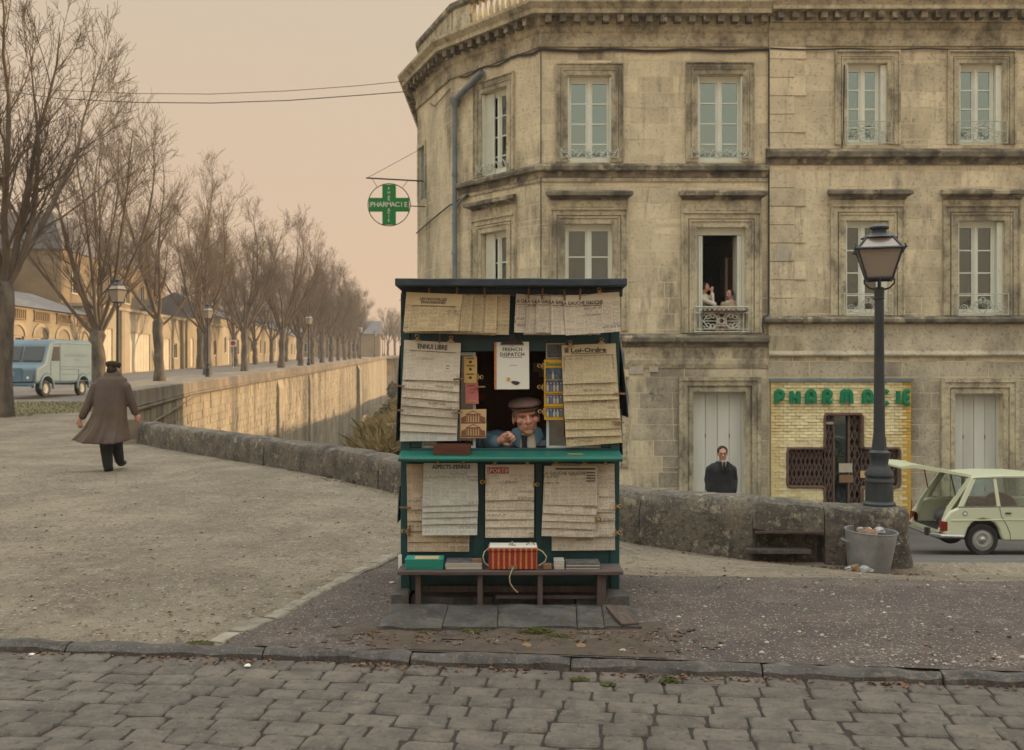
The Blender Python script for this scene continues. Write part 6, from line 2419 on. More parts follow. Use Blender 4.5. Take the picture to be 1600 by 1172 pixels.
# tailgate lifted above the roofline
A, B = V(0.70, 0, 1.43), V(-0.56, 0, 1.58)
C_ = V(-0.30, 0, 1.66)
d = (B - A).normalized()
n = V(-d.z, 0, d.x) * -1
if n.z < 0:
    n = -n
mb = MB()
for s in (-1, 1):
    mb.prism([(0.72, 1.40), (0.72, 1.45), (0.2, 1.545), (-0.12, 1.62), (-0.34, 1.635), (-0.56, 1.60), (-0.56, 1.565), (-0.3, 1.575), (0.15, 1.50)], s * 0.52, s * 0.62, lambda p, q, d: V(p, d, q))
mb.prism([(0.72, 1.40), (0.72, 1.45), (0.52, 1.487), (0.52, 1.44)], -0.52, 0.52, lambda p, q, d: V(p, d, q))
mb.prism([(0.0, 1.54), (-0.10, 1.615), (-0.34, 1.635), (-0.56, 1.60), (-0.56, 1.565), (-0.3, 1.575)], -0.52, 0.52, lambda p, q, d: V(p, d, q))
tg = mb.build('tailgate', MT['car'], CAR, smooth=True)
mb = MB()
mb.prism([(0.52, 1.462), (0.52, 1.468), (-0.02, 1.575), (-0.02, 1.569)], -0.52, 0.52, lambda p, q, d: V(p, d, q))
mb.build('rear_window', MT['pane_clear'], tg)
for s in (-1, 1):
    mb = MB()
    mb.tube([V(0.45, s * 0.62, 1.0), V(0.34, s * 0.6, 1.515)], 0.012, 5)
    mb.build('prop_strut', MT['steel_dark'], CAR)
o = MB()
o.ell((1.55, 0.0, 0.86), (0.14, 0.58, 0.20))
o.ell((0.95, -0.35, 0.93), (0.17, 0.2, 0.07))
o.ell((1.05, -0.2, 0.90), (0.13, 0.25, 0.09))
o.build('rear_seat', MT['seat_tan'], CAR, smooth='all')
mb = MB()
mb.ell((0.55, -0.3, 0.62), (0.2, 0.22, 0.16), nu=10, nv=6)
mb.ell((0.6, 0.2, 0.6), (0.22, 0.25, 0.17), nu=10, nv=6)
mb.build('luggage', MT['book_dark'], CAR, smooth='all')

# ------------------------------------------------------------------ zinc bin with rubbish, litter heap beside it
bc = P(1357, 905, 9.22)
bc.z = G(bc.x, bc.y) + und(bc.x, bc.y) - 0.01
BIN = thing('zinc_bin', 'dented galvanised zinc bin full of rubbish against the lamp block', 'bin', tuple(bc), 0, world=False)
BIN.rotation_euler = (math.radians(2), math.radians(3.0), 0)
k = 9.22 / F
R0, R1, Hh = 31 * k, 39 * k, 68 * k
mb = MB()
prof_o = [(R0 * 0.98, 0), (R0, 0.01), (lerp(R0, R1, .5) + .002, Hh * .5), (R1, Hh - 0.015), (R1 + 0.008, Hh - 0.008), (R1 + 0.006, Hh), (R1 - 0.006, Hh - 0.004), (R0 - 0.004, 0.02), (0.001, 0.02)]
mb.lathe(prof_o, 36, cap=False)
mb.v = [tuple(V(x * (1 + 0.012 * noise.noise((x * 9, y * 9, z * 6))), y * (1 + 0.02 * noise.noise((x * 7, y * 9, z * 8 + 3))), z)) for x, y, z in mb.v]
mb.build('tub', MT['zinc'], BIN, smooth=True)
for s in (-1, 1):
    mb = MB()
    mb.tube([V(s * (R1 - 0.015), -0.05, Hh * .72), V(s * (R1 + 0.02), -0.05, Hh * .74), V(s * (R1 + 0.024), 0.05, Hh * .74), V(s * (R1 - 0.015), 0.05, Hh * .72)], 0.007, 6)
    mb.build('handle', MT['zinc'], BIN, smooth=True)


def crumple(c, s, seed, m, parent=None, name='rubbish', flat=0.6):
    mb = MB()
    mb.ell((0, 0, 0), (s, s, s * flat), nu=9, nv=6)
    mb.v = [tuple(Vector(c) + Vector(v) * (1 + 0.55 * noise.noise(Vector(v) / s * 1.9 + V(seed, 0, 0)))) for v in mb.v]
    return mb.build(name, m, parent)


r = random.Random(12)
for i in range(9):
    a = r.uniform(0, 6.28)
    rr = r.uniform(0, R1 * .6)
    crumple((rr * math.cos(a), rr * math.sin(a), Hh - 0.015 + r.uniform(0, 0.02)), r.uniform(0.03, 0.065), i, MT[r.choice(['rubbish_white', 'carton', 'rubbish_white', 'book_dark'])], BIN)
for i, (px, py, s, m, lab) in enumerate(((1336, 893, 0.05, 'carton', 'crumpled brown paper bag at the foot of the zinc bin'), (1350, 898, 0.045, 'rubbish_white', 'ball of crumpled white paper in front of the zinc bin'), (1327, 902, 0.032, 'rubbish_white', 'small white scrap left of the paper heap by the bin'), (1342, 902, 0.028, 'plate', 'flattened cream wrapper between bag and paper ball'), (1360, 902, 0.03, 'rubbish_white', 'grey paper scrap right of the paper ball by the bin'))):
    q = P(px, py, 8.98)
    q.z = G(q.x, q.y) + s * 0.5
    o = crumple(q, s, i * 3.7, MT[m], None, 'crumpled_paper', 0.75)
    tag(o, lab, 'litter', 'litter by the bin')

# ------------------------------------------------------------------ pebbles, dead leaves, moss, soil
r = random.Random(17)


def octa(mb, c, s, rr):
    a = rr.uniform(0, 3)
    vs = [V(math.cos(a), math.sin(a), 0), V(-math.sin(a), math.cos(a), 0), V(-math.cos(a), -math.sin(a), 0), V(math.sin(a), -math.cos(a), 0), V(0, 0, .55), V(0, 0, -.5)]
    sx = [rr.uniform(.7, 1.3) for _ in range(6)]
    vs = [V(*c) + v * s * k_ for v, k_ in zip(vs, sx)]
    mb.add(vs, [(0, 1, 4), (1, 2, 4), (2, 3, 4), (3, 0, 4), (1, 0, 5), (2, 1, 5), (3, 2, 5), (0, 3, 5)])


def in_tar(x, y):
    return x > -1.55 and KY(x) < y < interp(TYM, x)


pale, dark = MB(), MB()
for _ in range(17000):
    u = r.random()
    Y = 5.0 + 9.0 * u ** 2.2
    x = r.uniform(-0.55, 0.55) * Y
    if Y < KY(x) + 0.02 or abs(x) < 0.75 and 5.8 < Y < 7.9:
        continue
    if Y > 9 and x > wallx(Y) - 0.1:
        continue
    d = 1.3 if (in_tar(x, Y) and x > 0.75) else 0.22
    if r.random() > d * (0.4 + 1.3 * abs(noise.noise((x * 1.3, Y * 1.3, 5)))):
        continue
    z = G(x, Y) + und(x, Y) + 0.006
    s = r.uniform(0.0025, 0.007) * (1.0 if r.random() < 0.94 else 2.6)
    octa(pale if r.random() < 0.72 else dark, (x, Y, z), s, r)
tag(pale.build('pebbles', MT['pebble'], None, recalc=False), kind='stuff')
tag(dark.build('gravel', MT['kerb'], None, recalc=False), kind='stuff')
mb = MB()


def leaf(mb, x, Y, z, s, rr):
    a = rr.uniform(0, 6.28)
    tl = rr.uniform(-.5, .5)
    u = V(math.cos(a), math.sin(a), tl * .5)
    v = V(-math.sin(a), math.cos(a), rr.uniform(-.4, .4))
    c = V(x, Y, z + s * 0.25)
    b = V(0, 0, s * rr.uniform(.1, .5))
    mb.add([c - u * s, c - u * s * .2 + v * s * .55 + b, c + u * s, c - u * s * .2 - v * s * .55 + b, c - V(0, 0, s * .1)], [(0, 4, 1), (1, 4, 2), (2, 4, 3), (3, 4, 0)])


for _ in range(3600):
    Y = 5.2 + 11 * r.random() ** 1.7
    x = r.uniform(-0.52, 0.52) * Y
    if Y > 9 and x > wallx(Y) - 0.1:
        continue
    if abs(x) < 0.75 and 5.85 < Y < 7.9 or Y < KY(x) + .02:
        continue
    if r.random() > 0.15 + 1.5 * max(0, noise.noise((x * 0.9, Y * 0.6, 9))) + (0.2 if x < -1 else 0):
        continue
    leaf(mb, x, Y, G(x, Y) + und(x, Y) + 0.004, r.uniform(0.006, 0.020), r)
for _ in range(1000):                                   # gutter drift and apron foot
    if r.random() < 0.6:
        x = r.uniform(-2.7, 2.8)
        if noise.noise((x * 1.6, 0, 4)) < -0.05 and r.random() < 0.8:
            continue
        Y = KY(x) - 0.14 - abs(r.gauss(0, .05))
        leaf(mb, x, Y, -0.045, r.uniform(0.006, 0.022), r)
    else:
        x = r.uniform(-0.9, 0.95)
        Y = 5.78 - abs(r.gauss(0, .15))
        leaf(mb, x, Y, 0.006 + und(x, Y), r.uniform(0.006, 0.018), r)
for _ in range(420):                                    # litter drift by the bin and wall foot
    q, _d = along(PARP, r.uniform(0.1, 9) if r.random() < .5 else r.uniform(0.0, 0.9))
    x, Y = q.x + r.gauss(0, .05), q.y - abs(r.gauss(0, .18)) - 0.03
    leaf(mb, x, Y, G(x, Y) + und(x, Y) + .004, r.uniform(0.008, 0.025), r)
tag(mb.build('fallen_leaves', MT['leaf'], None, recalc=False), kind='stuff')
mb = MB()
mo = random.Random(3)


def moss(c, rx, ry, h, n):
    for _ in range(n):
        a, q = mo.uniform(0, 6.283), mo.random() ** .6
        x, y = c[0] + rx * q * math.cos(a), c[1] + ry * q * math.sin(a)
        z = c[2] + h * (1 - q * q) * mo.uniform(.3, 1)
        s = mo.uniform(0.004, 0.010)
        octa(mb, (x, y, z), s, mo)


for (px, py, rx, h, n) in ((838, 990, 0.13, .035, 420), (870, 996, 0.10, .02, 200), (735, 988, 0.09, .015, 140), (660, 990, .08, .012, 90), (310, 1006, .08, .012, 120), (1045, 1066, .05, .03, 160), (905, 1062, .05, .012, 90), (950, 1070, .04, .01, 70), (960, 1004, .10, .012, 120), (585, 990, .07, .012, 90), (905, 992, .06, .012, 80)):
    Zg = 0.0 if py < 1050 else -0.05
    Y = F * (HC - Zg) / (py - 586)
    moss(((px - 800) * Y / F, Y, Zg + 0.002), rx, rx * 0.6, h, n)
for _ in range(14):                                     # green tufts at the wall foot
    q, _d = along(PARP, r.uniform(1.2, 12))
    moss((q.x + .02, q.y - 0.05, G(q.x, q.y)), r.uniform(.03, .1), .04, r.uniform(.03, .09), 60)
tag(mb.build('moss', MT['moss'], None, recalc=False), kind='stuff')
mb = MB()
grid = []
SX, SY = 90, 24
keep = []
for j in range(SY + 1):
    for i in range(SX + 1):
        x = lerp(-1.35, 1.45, i / SX)
        y = lerp(KY(x) - 0.02, 6.0, j / SY)
        e = min(i, SX - i) / 24.0
        keep.append(0.8 - ((x - 0.05) / 1.25) ** 2 + 0.8 * noise.noise((x * 2.0, y * 2.0, 4)) + 0.6 * noise.noise((x * 8, y * 8, 5)) - (0.3 if j < 2 else 0.25))
        grid.append(V(x, y, und(x, y) + 0.009 + clamp(j / 6) * (0.008 * noise.noise((x * 7, y * 7, 2)) + 0.004 * noise.noise((x * 25, y * 25, 2)))))
mb.add(grid, [f for f in [(j * (SX + 1) + i, j * (SX + 1) + i + 1, (j + 1) * (SX + 1) + i + 1, (j + 1) * (SX + 1) + i) for j in range(SY) for i in range(SX)] if min(keep[q] for q in f) > 0])
tag(mb.build('soil_strip', MT['soil'], None, smooth='all', recalc=False), kind='structure')
r = random.Random(44)
for i, (px, py, s, m, nm, lab) in enumerate(((823, 1012, 0.028, 'carton', 'cardboard_scrap', 'torn brown cardboard scrap on the soil in front of the plinth'), (908, 1012, 0.028, 'carton', 'cardboard_scrap', 'brown scrap on the soil below the leaning board'), (973, 1018, 0.018, 'pebble', 'stone', 'pale round stone on the soil right of the scraps'), (740, 991, 0.010, 'china', 'stone', 'white pebble at the foot of the plinth'), (387, 1042, 0.018, 'china', 'stone', 'white chip lying in the gutter left of the kiosk'), (50, 1024, 0.015, 'china', 'stone', 'white chip among the leaves at the far left gutter'), (612, 912, 0.020, 'plate', 'stone', 'pale flat chip left of the bench'), (1015, 932, 0.016, 'plate', 'stone', 'pale chip right of the plinth'))):
    Zg = 0.0 if py < 1020 else -0.045
    Y = F * (HC - Zg) / (py - 586)
    q = V((px - 800) * Y / F, Y, Zg + s * 0.4)
    tag(crumple(q, s, i * 2.2, MT[m], None, nm, 0.4), lab, 'scrap' if m == 'carton' else 'stone')

# ------------------------------------------------------------------ the kiosk
YK = 6.60
K = YK / F


def KX(px, Y=YK):
    return (px - 800) * Y / F


def KZ(py, Y=YK):
    return HC - (py - 586) * Y / F


KIO = thing('newsstand_kiosk', 'small dark teal newsstand kiosk with tarred roof and bright green counter, hung with newspapers', 'kiosk', (0, 7.1, 0.06))


def kbox(name, m, x0, x1, y0, y1, z0, z1, par=None, bev=0.004):
    o = MB().box(x0, x1, y0, y1, z0, z1).build(name, m, par or KIO)
    if bev:
        bevel(o, bev, 2)
    return o


XL, XR = KX(626), KX(968)
ZB0 = 0.06
YB = 7.62
ZROOF = 2.0
for x0, x1 in ((XL, XL + 0.06), (XR - 0.06, XR)):
    for y0 in (YK, YB - 0.06):
        kbox('corner_post', MT['kiosk'], x0, x1, y0, y0 + 0.06, ZB0, ZROOF - 0.012)
ZC = KZ(704)
kbox('front_panel', MT['kiosk'], XL + 0.061, XR - 0.061, YK + 0.012, YK + 0.035, ZB0 + 0.002, ZC - 0.03)
kbox('mid_rail', MT['kiosk'], KX(740), KX(757), YK + 0.002, YK + 0.011, KZ(920), KZ(723))
kbox('mid_rail', MT['kiosk'], KX(836), KX(848), YK + 0.002, YK + 0.011, KZ(920), KZ(723))
kbox('sill_rail', MT['kiosk'], XL + 0.061, XR - 0.061, YK + 0.001, YK + 0.06, KZ(706), KZ(700) - 0.002)
kbox('upper_panel', MT['kiosk'], XL + 0.061, XR - 0.061, YK + 0.012, YK + 0.035, KZ(549), ZROOF - 0.013)
kbox('jamb_panel', MT['kiosk'], XL + 0.061, KX(658), YK + 0.012, YK + 0.035, KZ(700), KZ(549) - 0.002)
kbox('jamb_panel', MT['kiosk'], KX(940), XR - 0.061, YK + 0.012, YK + 0.035, KZ(700), KZ(549) - 0.002)
for s, x in ((-1, XL), (1, XR)):
    kbox('side_wall', MT['kiosk'], x + (0.012 if s < 0 else -0.034), x + (0.034 if s < 0 else -0.012), YK + 0.061, YB - 0.061, ZB0 + 0.002, ZROOF - 0.013)
    kbox('inner_lining', MT['kiosk_in'], x + (0.037 if s < 0 else -0.045), x + (0.045 if s < 0 else -0.037), YK + 0.065, YB - 0.065, 0.4, ZROOF - 0.02, bev=0)
    mb = MB()
    mb.prism([(YK - 0.002, ZROOF - 0.02), (YK - 0.002, ZROOF - 0.16), (YK - 0.03, ZROOF - 0.12), (YK - 0.05, ZROOF - 0.02)], x + (0.008 if s < 0 else -0.05), x + (0.05 if s < 0 else -0.008), lambda p, q, d: V(d, p, q))
    mb.build('roof_bracket', MT['kroof'], KIO)
kbox('back_wall', MT['kiosk'], XL + 0.061, XR - 0.061, YB - 0.03, YB - 0.008, ZB0 + 0.002, ZROOF - 0.013)
for k in range(9):
    a, b = lerp(XL + 0.062, XR - 0.062, k / 9), lerp(XL + 0.062, XR - 0.062, (k + 1) / 9)
    kbox('lining_board', MT['kiosk_in'], a + 0.002, b - 0.002, YB - 0.045, YB - 0.032, 0.4, ZROOF - 0.02, bev=0.002)
kbox('floor', MT['box_wood'], XL + 0.06, XR - 0.06, YK + 0.07, YB - 0.05, ZB0 + 0.003, ZB0 + 0.03, bev=0)
# roof
mb = MB()
x0, x1, y0, y1 = KX(617, 6.36), KX(980, 6.36), 6.36, 7.86
n = 14
rt, rb = [], []
zt = KZ(435, 6.36)
for i in range(n + 1):
    x = lerp(x0, x1, i / n)
    w = 0.004 * noise.noise((x * 5, 0, 0))
    rt.append([V(x, y0 + 0.004 * noise.noise((x * 9, 3, 0)), zt - 0.046 + w * .5), V(x, y0 - 0.002, zt + w), V(x, lerp(y0, y1, .5), zt + 0.03 + w), V(x, y1, zt - 0.02), V(x, y1, zt - 0.065)])
mb.loft(rt)
roof_o = mb.build('roof', MT['kroof'], KIO)
bevel(roof_o, 0.006, 2, 50)
kbox('fascia_board', MT['kroof'], KX(627, 6.5), KX(973, 6.5), 6.50, 6.55, KZ(463, 6.5), zt - 0.048, KIO)
kbox('soffit', MT['kroof'], KX(627, 6.5), KX(973, 6.5), 6.552, YB, ZROOF - 0.01, ZROOF + 0.003, KIO, 0)
# counter
mb = MB()
c0, c1 = KX(622, 6.41), KX(973, 6.41)
prof = [(6.60, ZC - 0.03), (6.60, ZC), (6.42, KZ(713, 6.42)), (6.405, KZ(714.5, 6.405)), (6.40, KZ(718, 6.40)), (6.41, KZ(721.5, 6.41)), (6.43, KZ(721, 6.43))]
mb.prism(prof, c0, c1, lambda p, q, d: V(d, p, q))
o = mb.build('counter', MT['counter'], KIO)
bevel(o, 0.004)
kbox('inner_counter', MT['box_wood'], XL + 0.05, XR - 0.05, YK + 0.062, YK + 0.30, ZC - 0.035, ZC - 0.012, bev=0.003)
# sashes
for (a, b) in ((657, 743), (854, 940)):
    mb = MB()
    y0, y1 = YK + 0.038, YK + 0.058
    za, zb = KZ(704), KZ(550)
    mb.box(KX(a), KX(a + 4.5), y0, y1, za, zb)
    mb.box(KX(b - 4.5), KX(b), y0, y1, za, zb)
    mb.box(KX(a + 4.5), KX(b - 4.5), y0, y1 - .001, za, za + 0.028)
    mb.box(KX(a + 4.5), KX(b - 4.5), y0, y1 - .001, zb - 0.022, zb)
    sash = mb.build('sash_frame', MT['kframe'], KIO)
    bevel(sash, 0.003)
    MB().box(KX(a + 4), KX(b - 4), YK + 0.046, YK + 0.049, za + 0.02, zb - 0.015).build('pane', MT['pane_clear'], sash)

# stone plinth under it
PL = thing('stone_plinth', 'grey sloping stone plinth that carries the kiosk and its bench', 'plinth', (0, 6.1, 0))


def slab(name, m, x0, x1, y0, y1, z0, z1, seed, par, skewl=0.0, skewr=0.0):
    """rough slab sloping from z0 at the front y0 to z1 at the back y1"""
    n, mm = 12, 6
    vs = []
    for j in range(mm):
        for i in range(n):
            u, v = i / (n - 1), j / (mm - 1)
            x = lerp(lerp(x0 - skewl, x0, v), lerp(x1 + skewr, x1, v), u)
            y = lerp(y0, y1, v)
            e = min(u, 1 - u, v, 1 - v)
            vs.append(V(x, y + 0.014 * noise.noise((x * 6, y * 6, seed)) * (2.2 if j == 0 else 0.3), lerp(z0, z1, v) - (0.010 if e == 0 else 0) + 0.016 * noise.noise((x * 5, y * 5, seed + 5))))
    fs = [(j * n + i, j * n + i + 1, (j + 1) * n + i + 1, (j + 1) * n + i) for j in range(mm - 1) for i in range(n - 1)]
    rim = [i for i in range(n)] + [j * n + n - 1 for j in range(1, mm)] + [(mm - 1) * n + i for i in range(n - 2, -1, -1)] + [j * n for j in range(mm - 2, 0, -1)]
    o = len(vs)
    vs += [V(vs[i].x, vs[i].y, -0.1) for i in rim]
    for k in range(len(rim)):
        k2 = (k + 1) % len(rim)
        fs.append((rim[k2], rim[k], o + k, o + k2))
    return MB().add(vs, fs).build(name, m, par, smooth=True, recalc=True)


yf = 5.82
fx = lambda px: KX(px, yf)
bx = lambda px: KX(px, 6.34)
for i, (f0, f1, b0, b1) in enumerate(((590, 690, 612, 700), (691, 777, 701, 778), (778, 902, 779, 900), (903, 945, 901, 940), (946, 1004, 941, 985))):
    yo = (i * 0.37 % 0.05)
    x0, x1 = bx(b0), bx(b1) - 0.005
    slab('slab', MT['concrete'], x0, x1 + 0.004, yf + yo, 6.36, 0.034, 0.044, i, PL, x0 - fx(f0), fx(f1) - 0.006 - x1)
mb_items = [(612, 640, 6.42, 7.7), (641, 770, 6.50, 7.7), (771, 900, 6.50, 7.7), (901, 944, 6.48, 7.7), (945, 983, 6.40, 7.7)]
for i, (a, b, y0, y1) in enumerate(mb_items):
    slab('plinth_stone', MT['concrete'], KX(a, 6.45), KX(b, 6.45) - 0.004, y0, y1, 0.086 if i in (0, 4) else 0.062, 0.062, i + 20, PL)
o = MB().box(-0.055, 0.055, -0.0, 0.30, 0, 0.018).build('loose_board', MT['plank'], None)
o.location = P(985, 996, 5.86)
o.location.z = 0.022
o.rotation_euler = (math.radians(7), 0, math.radians(12))
bevel(o, 0.003)
tag(o, 'loose weathered board leaning on the right corner of the stone plinth', 'board')

# bench
BN = thing('bench', 'long low weathered plank bench in front of the kiosk carrying magazines', 'bench', (0, 6.45, 0.03))
ZS = 0.247
b0, b1 = KX(621, 6.34), KX(974, 6.34)
mb = MB()
rings = []
for i in range(15):
    x = lerp(b0, b1, i / 14)
    w = 0.003 * noise.noise((x * 4, 1, 1))
    rings.append([V(x, 6.335 + w, ZS - 0.026), V(x, 6.333 + w, ZS - 0.004), V(x, 6.34 + w, ZS + w), V(x, 6.58, ZS + 0.002), V(x, 6.58, ZS - 0.026)])
mb.loft(rings)
bevel(mb.build('seat', MT['bench'], BN), 0.003)
for (a, b, y0, z) in ((649, 657.5, 6.38, 0.02), (746, 754, 6.36, 0.02), (840, 848, 6.35, 0.02), (933, 947, 6.37, 0.02)):
    o = MB().box(KX(a, y0), KX(b, y0), y0, y0 + 0.12, z, ZS - 0.028).build('leg', MT['bench_leg'], BN)
    bevel(o, 0.003)
o = MB().box(KX(650, 6.5), KX(945, 6.5), 6.525, 6.545, 0.075, 0.115).build('stretcher', MT['bench_leg'], BN)
o = MB().box(KX(775, 6.4), KX(935, 6.4), 6.44, 6.47, 0.052, 0.072).build('lower_board', MT['bench_leg'], BN)


# ------------------------------------------------------------------ paper goods
def sheet(name, quad, Y, m, lab, cat, grp=None, thick=0.0022, curl=0.007, wob=0.0035, nx=7, ny=8, seed=0, nobot=False):
    """slab of paper through four photograph corners (tl, tr, br, bl) at depth Y"""
    tl, tr, br, bl = [V(KX(x, Y), Y, KZ(y, Y)) for x, y in quad]
    c = (tl + tr + br + bl) / 4
    vs, uv = [], []
    w = ((tr - tl).length + (br - bl).length) / 2
    h = ((tl - bl).length + (tr - br).length) / 2
    for j in range(ny + 1):
        for i in range(nx + 1):
            u, v = i / nx, j / ny
            p = tl.lerp(tr, u).lerp(bl.lerp(br, u), v)
            d = curl * v ** 2.5 + wob * noise.noise((u * 2.2 + seed * 5.1, v * 2.2, seed)) + 0.0012 * noise.noise((u * 6 + seed, v * 6, seed + 3))
            p.z += 0.0014 * noise.noise((u * 3 + seed * 3.7, 0, 9)) * (1 if j in (0, ny) else 0)
            vs.append(p - c - V(0, d, 0))
            uv.append((u * w, -v * h))
    n = (nx + 1) * (ny + 1)
    vs += [v + V(0, thick, 0) for v in vs]
    uv += uv
    fs = []
    for j in range(ny):
        for i in range(nx):
            a = j * (nx + 1) + i
            fs.append((a, a + nx + 1, a + nx + 2, a + 1))
            fs.append((n + a, n + a + 1, n + a + nx + 2, n + a + nx + 1))
    rim = [i for i in range(nx + 1)] + [j * (nx + 1) + nx for j in range(1, ny + 1)] + [ny * (nx + 1) + i for i in range(nx - 1, -1, -1)] + [j * (nx + 1) for j in range(ny - 1, 0, -1)]
    for k in range(len(rim)):
        k2 = (k + 1) % len(rim)
        fs.append((rim[k], rim[k2], n + rim[k2], n + rim[k]))
    o = put(name, MB().add(vs, fs, uv).mesh(name, m, smooth=True, recalc=True), None, c)
    tag(o, lab, cat, grp)
    return o


def print_text(par, s, px, py, size_px, Y, bold=0.01, ang=0.0, m='ink', name='masthead', xs=1.0, space=1.0):
    t = text_mb(s, size_px * Y / F / 0.70, bold, xs=xs, space=space)
    c = V(KX(px, Y), Y, KZ(py, Y))
    a = math.radians(ang)
    t.v = [tuple(V(x * math.cos(a) - z * math.sin(a), 0, x * math.sin(a) + z * math.cos(a)) + c - par.location) for x, y, z in t.v]
    return t.build(name, MT[m], par, recalc=False)


def patch(par, name, quad, Y, m):
    """flat printed patch a fraction of a millimetre proud of its sheet"""
    vs = [V(KX(x, Y), Y, KZ(y, Y)) - par.location for x, y in quad]
    n = len(vs)
    vs += [v + V(0, 0.0004, 0) for v in vs]
    mb = MB().add(vs, [tuple(range(n)), tuple(reversed(range(n, 2 * n)))] + [(k, (k + 1) % n, n + (k + 1) % n, n + k) for k in range(n)])
    return mb.build(name, MT[m], par)


ORD = ['first', 'second', 'third', 'fourth', 'fifth', 'sixth', 'seventh', 'eighth']
GN = 'newspapers hung on the kiosk'
# top left, tan
Y0 = 6.484
tlq = [[(708, 459), (797, 460.5), (795, 523), (706, 522)], [(690, 460), (777, 461), (775.5, 520), (688, 521)], [(670, 459), (757, 461), (754.5, 521), (668, 520)], [(652, 459), (740, 461), (736.5, 517), (650, 518)], [(635, 456.5), (723, 460), (716, 517), (630, 518)]]
tll = ['rightmost tan newspaper of the top left row, half covered by its neighbour', 'tan newspaper second from the right in the top left row', 'middle tan newspaper of the top left row', 'narrow edge of tan newspaper just right of the leftmost front page in the top row', 'leftmost tan newspaper of the top row, its masthead in full view']
for i, q in enumerate(tlq):
    Y = Y0 - i * 0.010
    o = sheet('newspaper', q, Y, MT['news_tan_head' if i == 4 else 'news_tan'], tll[i], 'newspaper', GN, seed=i + 1)
    if i == 4:
        print_text(o, 'LES NOUVELLES', 677, 469.5, 4.2, Y - 0.004, 0.016, -2, 'ink')
        print_text(o, 'ENNUISIENNES', 677, 474.5, 4.0, Y - 0.004, 0.016, -2, 'ink')
        patch(o, 'rule', [(645, 477), (712, 479), (712, 479.7), (645, 477.7)], Y - 0.004, 'ink')
o = sheet('newspaper', [(633, 500), (775, 500), (774, 524), (632, 520)], Y0 + 0.008, MT['news_cream'], 'backmost cream newspaper whose lower edge peeps out under the tan top row', 'newspaper', GN, seed=9)
trq = [[(806.5, 459), (890, 462), (886, 521), (803, 519.5)], [(823, 460), (905, 463), (903, 523), (821, 521)], [(838.5, 460), (920, 463), (921, 523), (836.5, 519.5)], [(860.5, 461), (942, 461), (938, 523), (861, 523)], [(880, 462.5), (967.5, 456), (970, 518), (884, 524.5)]]
trl = ['leftmost grey newspaper of the top right row, mostly covered', 'grey newspaper second from the left in the top right row', 'middle grey newspaper of the top right row', 'fourth grey newspaper of the top right row, behind the front one', 'foremost grey newspaper at the right end of the top row, tilted, with its whole masthead']
for i, q in enumerate(trq):
    Y = Y0 - i * 0.010
    o = sheet('newspaper', q, Y, MT['news_grey_head'], trl[i], 'newspaper', GN, seed=i + 11)
    ang = 2.5 if i == 4 else -1
    bx_ = q[0][0]
    print_text(o, 'LA GAUCHE GAUCHE', bx_ + 30, q[0][1] + (13 if i == 4 else 14), 5.2, Y - 0.004, 0.016, ang, 'ink', xs=0.88)
    patch(o, 'rule', [(bx_ + 2, q[0][1] + 16), (bx_ + 61, q[0][1] + (14 if i == 4 else 17)), (bx_ + 61, q[0][1] + (14.6 if i == 4 else 17.6)), (bx_ + 2, q[0][1] + 16.6)], Y - 0.004, 'ink')
o = sheet('newspaper', [(818, 500), (920, 500), (924, 524), (818, 523.5)], Y0 + 0.008, MT['news_grey'], 'backmost pale newspaper peeping out below the grey top right row', 'newspaper', GN, seed=18)


def fan(tops, rows, mats, labs, seed, Yf, heads=True, span=64):
    """rows: [(xl, yl, xr, yr)] bottom edges from the front sheet down"""
    out = []
    (xl0, yl0), (xr0, yr0) = tops
    for i, (xl, yl, xr, yr) in enumerate(rows):
        Y = Yf + i * 0.006
        if i == 0:
            q = [(xl0, yl0), (xr0, yr0), (xr, yr), (xl, yl)]
        else:
            f = span / max(1, (yl - yl0))
            f = min(1, f)
            q = [(lerp(xl, xl0, f), yl - span if yl - span > yl0 + 2 else yl0 + 2), (lerp(xr, xr0, f), max(yr - span, yr0 + 2)), (xr, yr), (xl, yl)]
        out.append((sheet('newspaper', q, Y, MT[mats[min(i, len(mats) - 1)]], labs(i), 'newspaper', GN, seed=seed + i, curl=0.014, wob=0.0045), Y))
    return out


L1 = [(629.5, 593, 718, 596), (628.5, 606, 717.5, 612.5), (628, 620, 716.5, 627.5), (627, 633, 715.8, 640), (626, 647, 715, 653), (625.7, 660, 714.5, 666), (625.4, 673, 714.3, 677), (625.2, 689.5, 714, 688.5)]
fo = fan([(631.5, 531), (720, 536)], L1, ['news_pale', 'news_grey', 'news_grey', 'news_grey', 'news_grey', 'news_pale', 'news_pale', 'news_blue'],
         lambda i: 'front newspaper of the left window column with large ENNUI LIBRE masthead' if i == 0 else ('lowest sheet of the ENNUI LIBRE column, nearest the wooden box' if i == 7 else '%s newspaper down the ENNUI LIBRE column, a narrow strip' % ORD[i]), 30, 6.552)
o, Y = fo[0]
print_text(o, 'ENNUI LIBRE', 675.5, 545.5, 7.4, Y - 0.005, 0.024, -3.2, 'ink', xs=0.78)
patch(o, 'rule', [(640, 547), (712, 551), (712, 551.7), (640, 547.7)], Y - 0.005, 'ink')
for k in range(4):
    patch(o, 'headline', [(697, 571 + k * 4), (702.5, 571.3 + k * 4), (702.5, 572.4 + k * 4), (697, 572.1 + k * 4)], Y - 0.005, 'ink')
o = sheet('newspaper', [(700, 560), (718, 560), (718, 640), (700, 640)], 6.585, MT['news_grey'], 'back sheet edge showing right of the ENNUI LIBRE column', 'newspaper', GN, seed=41)
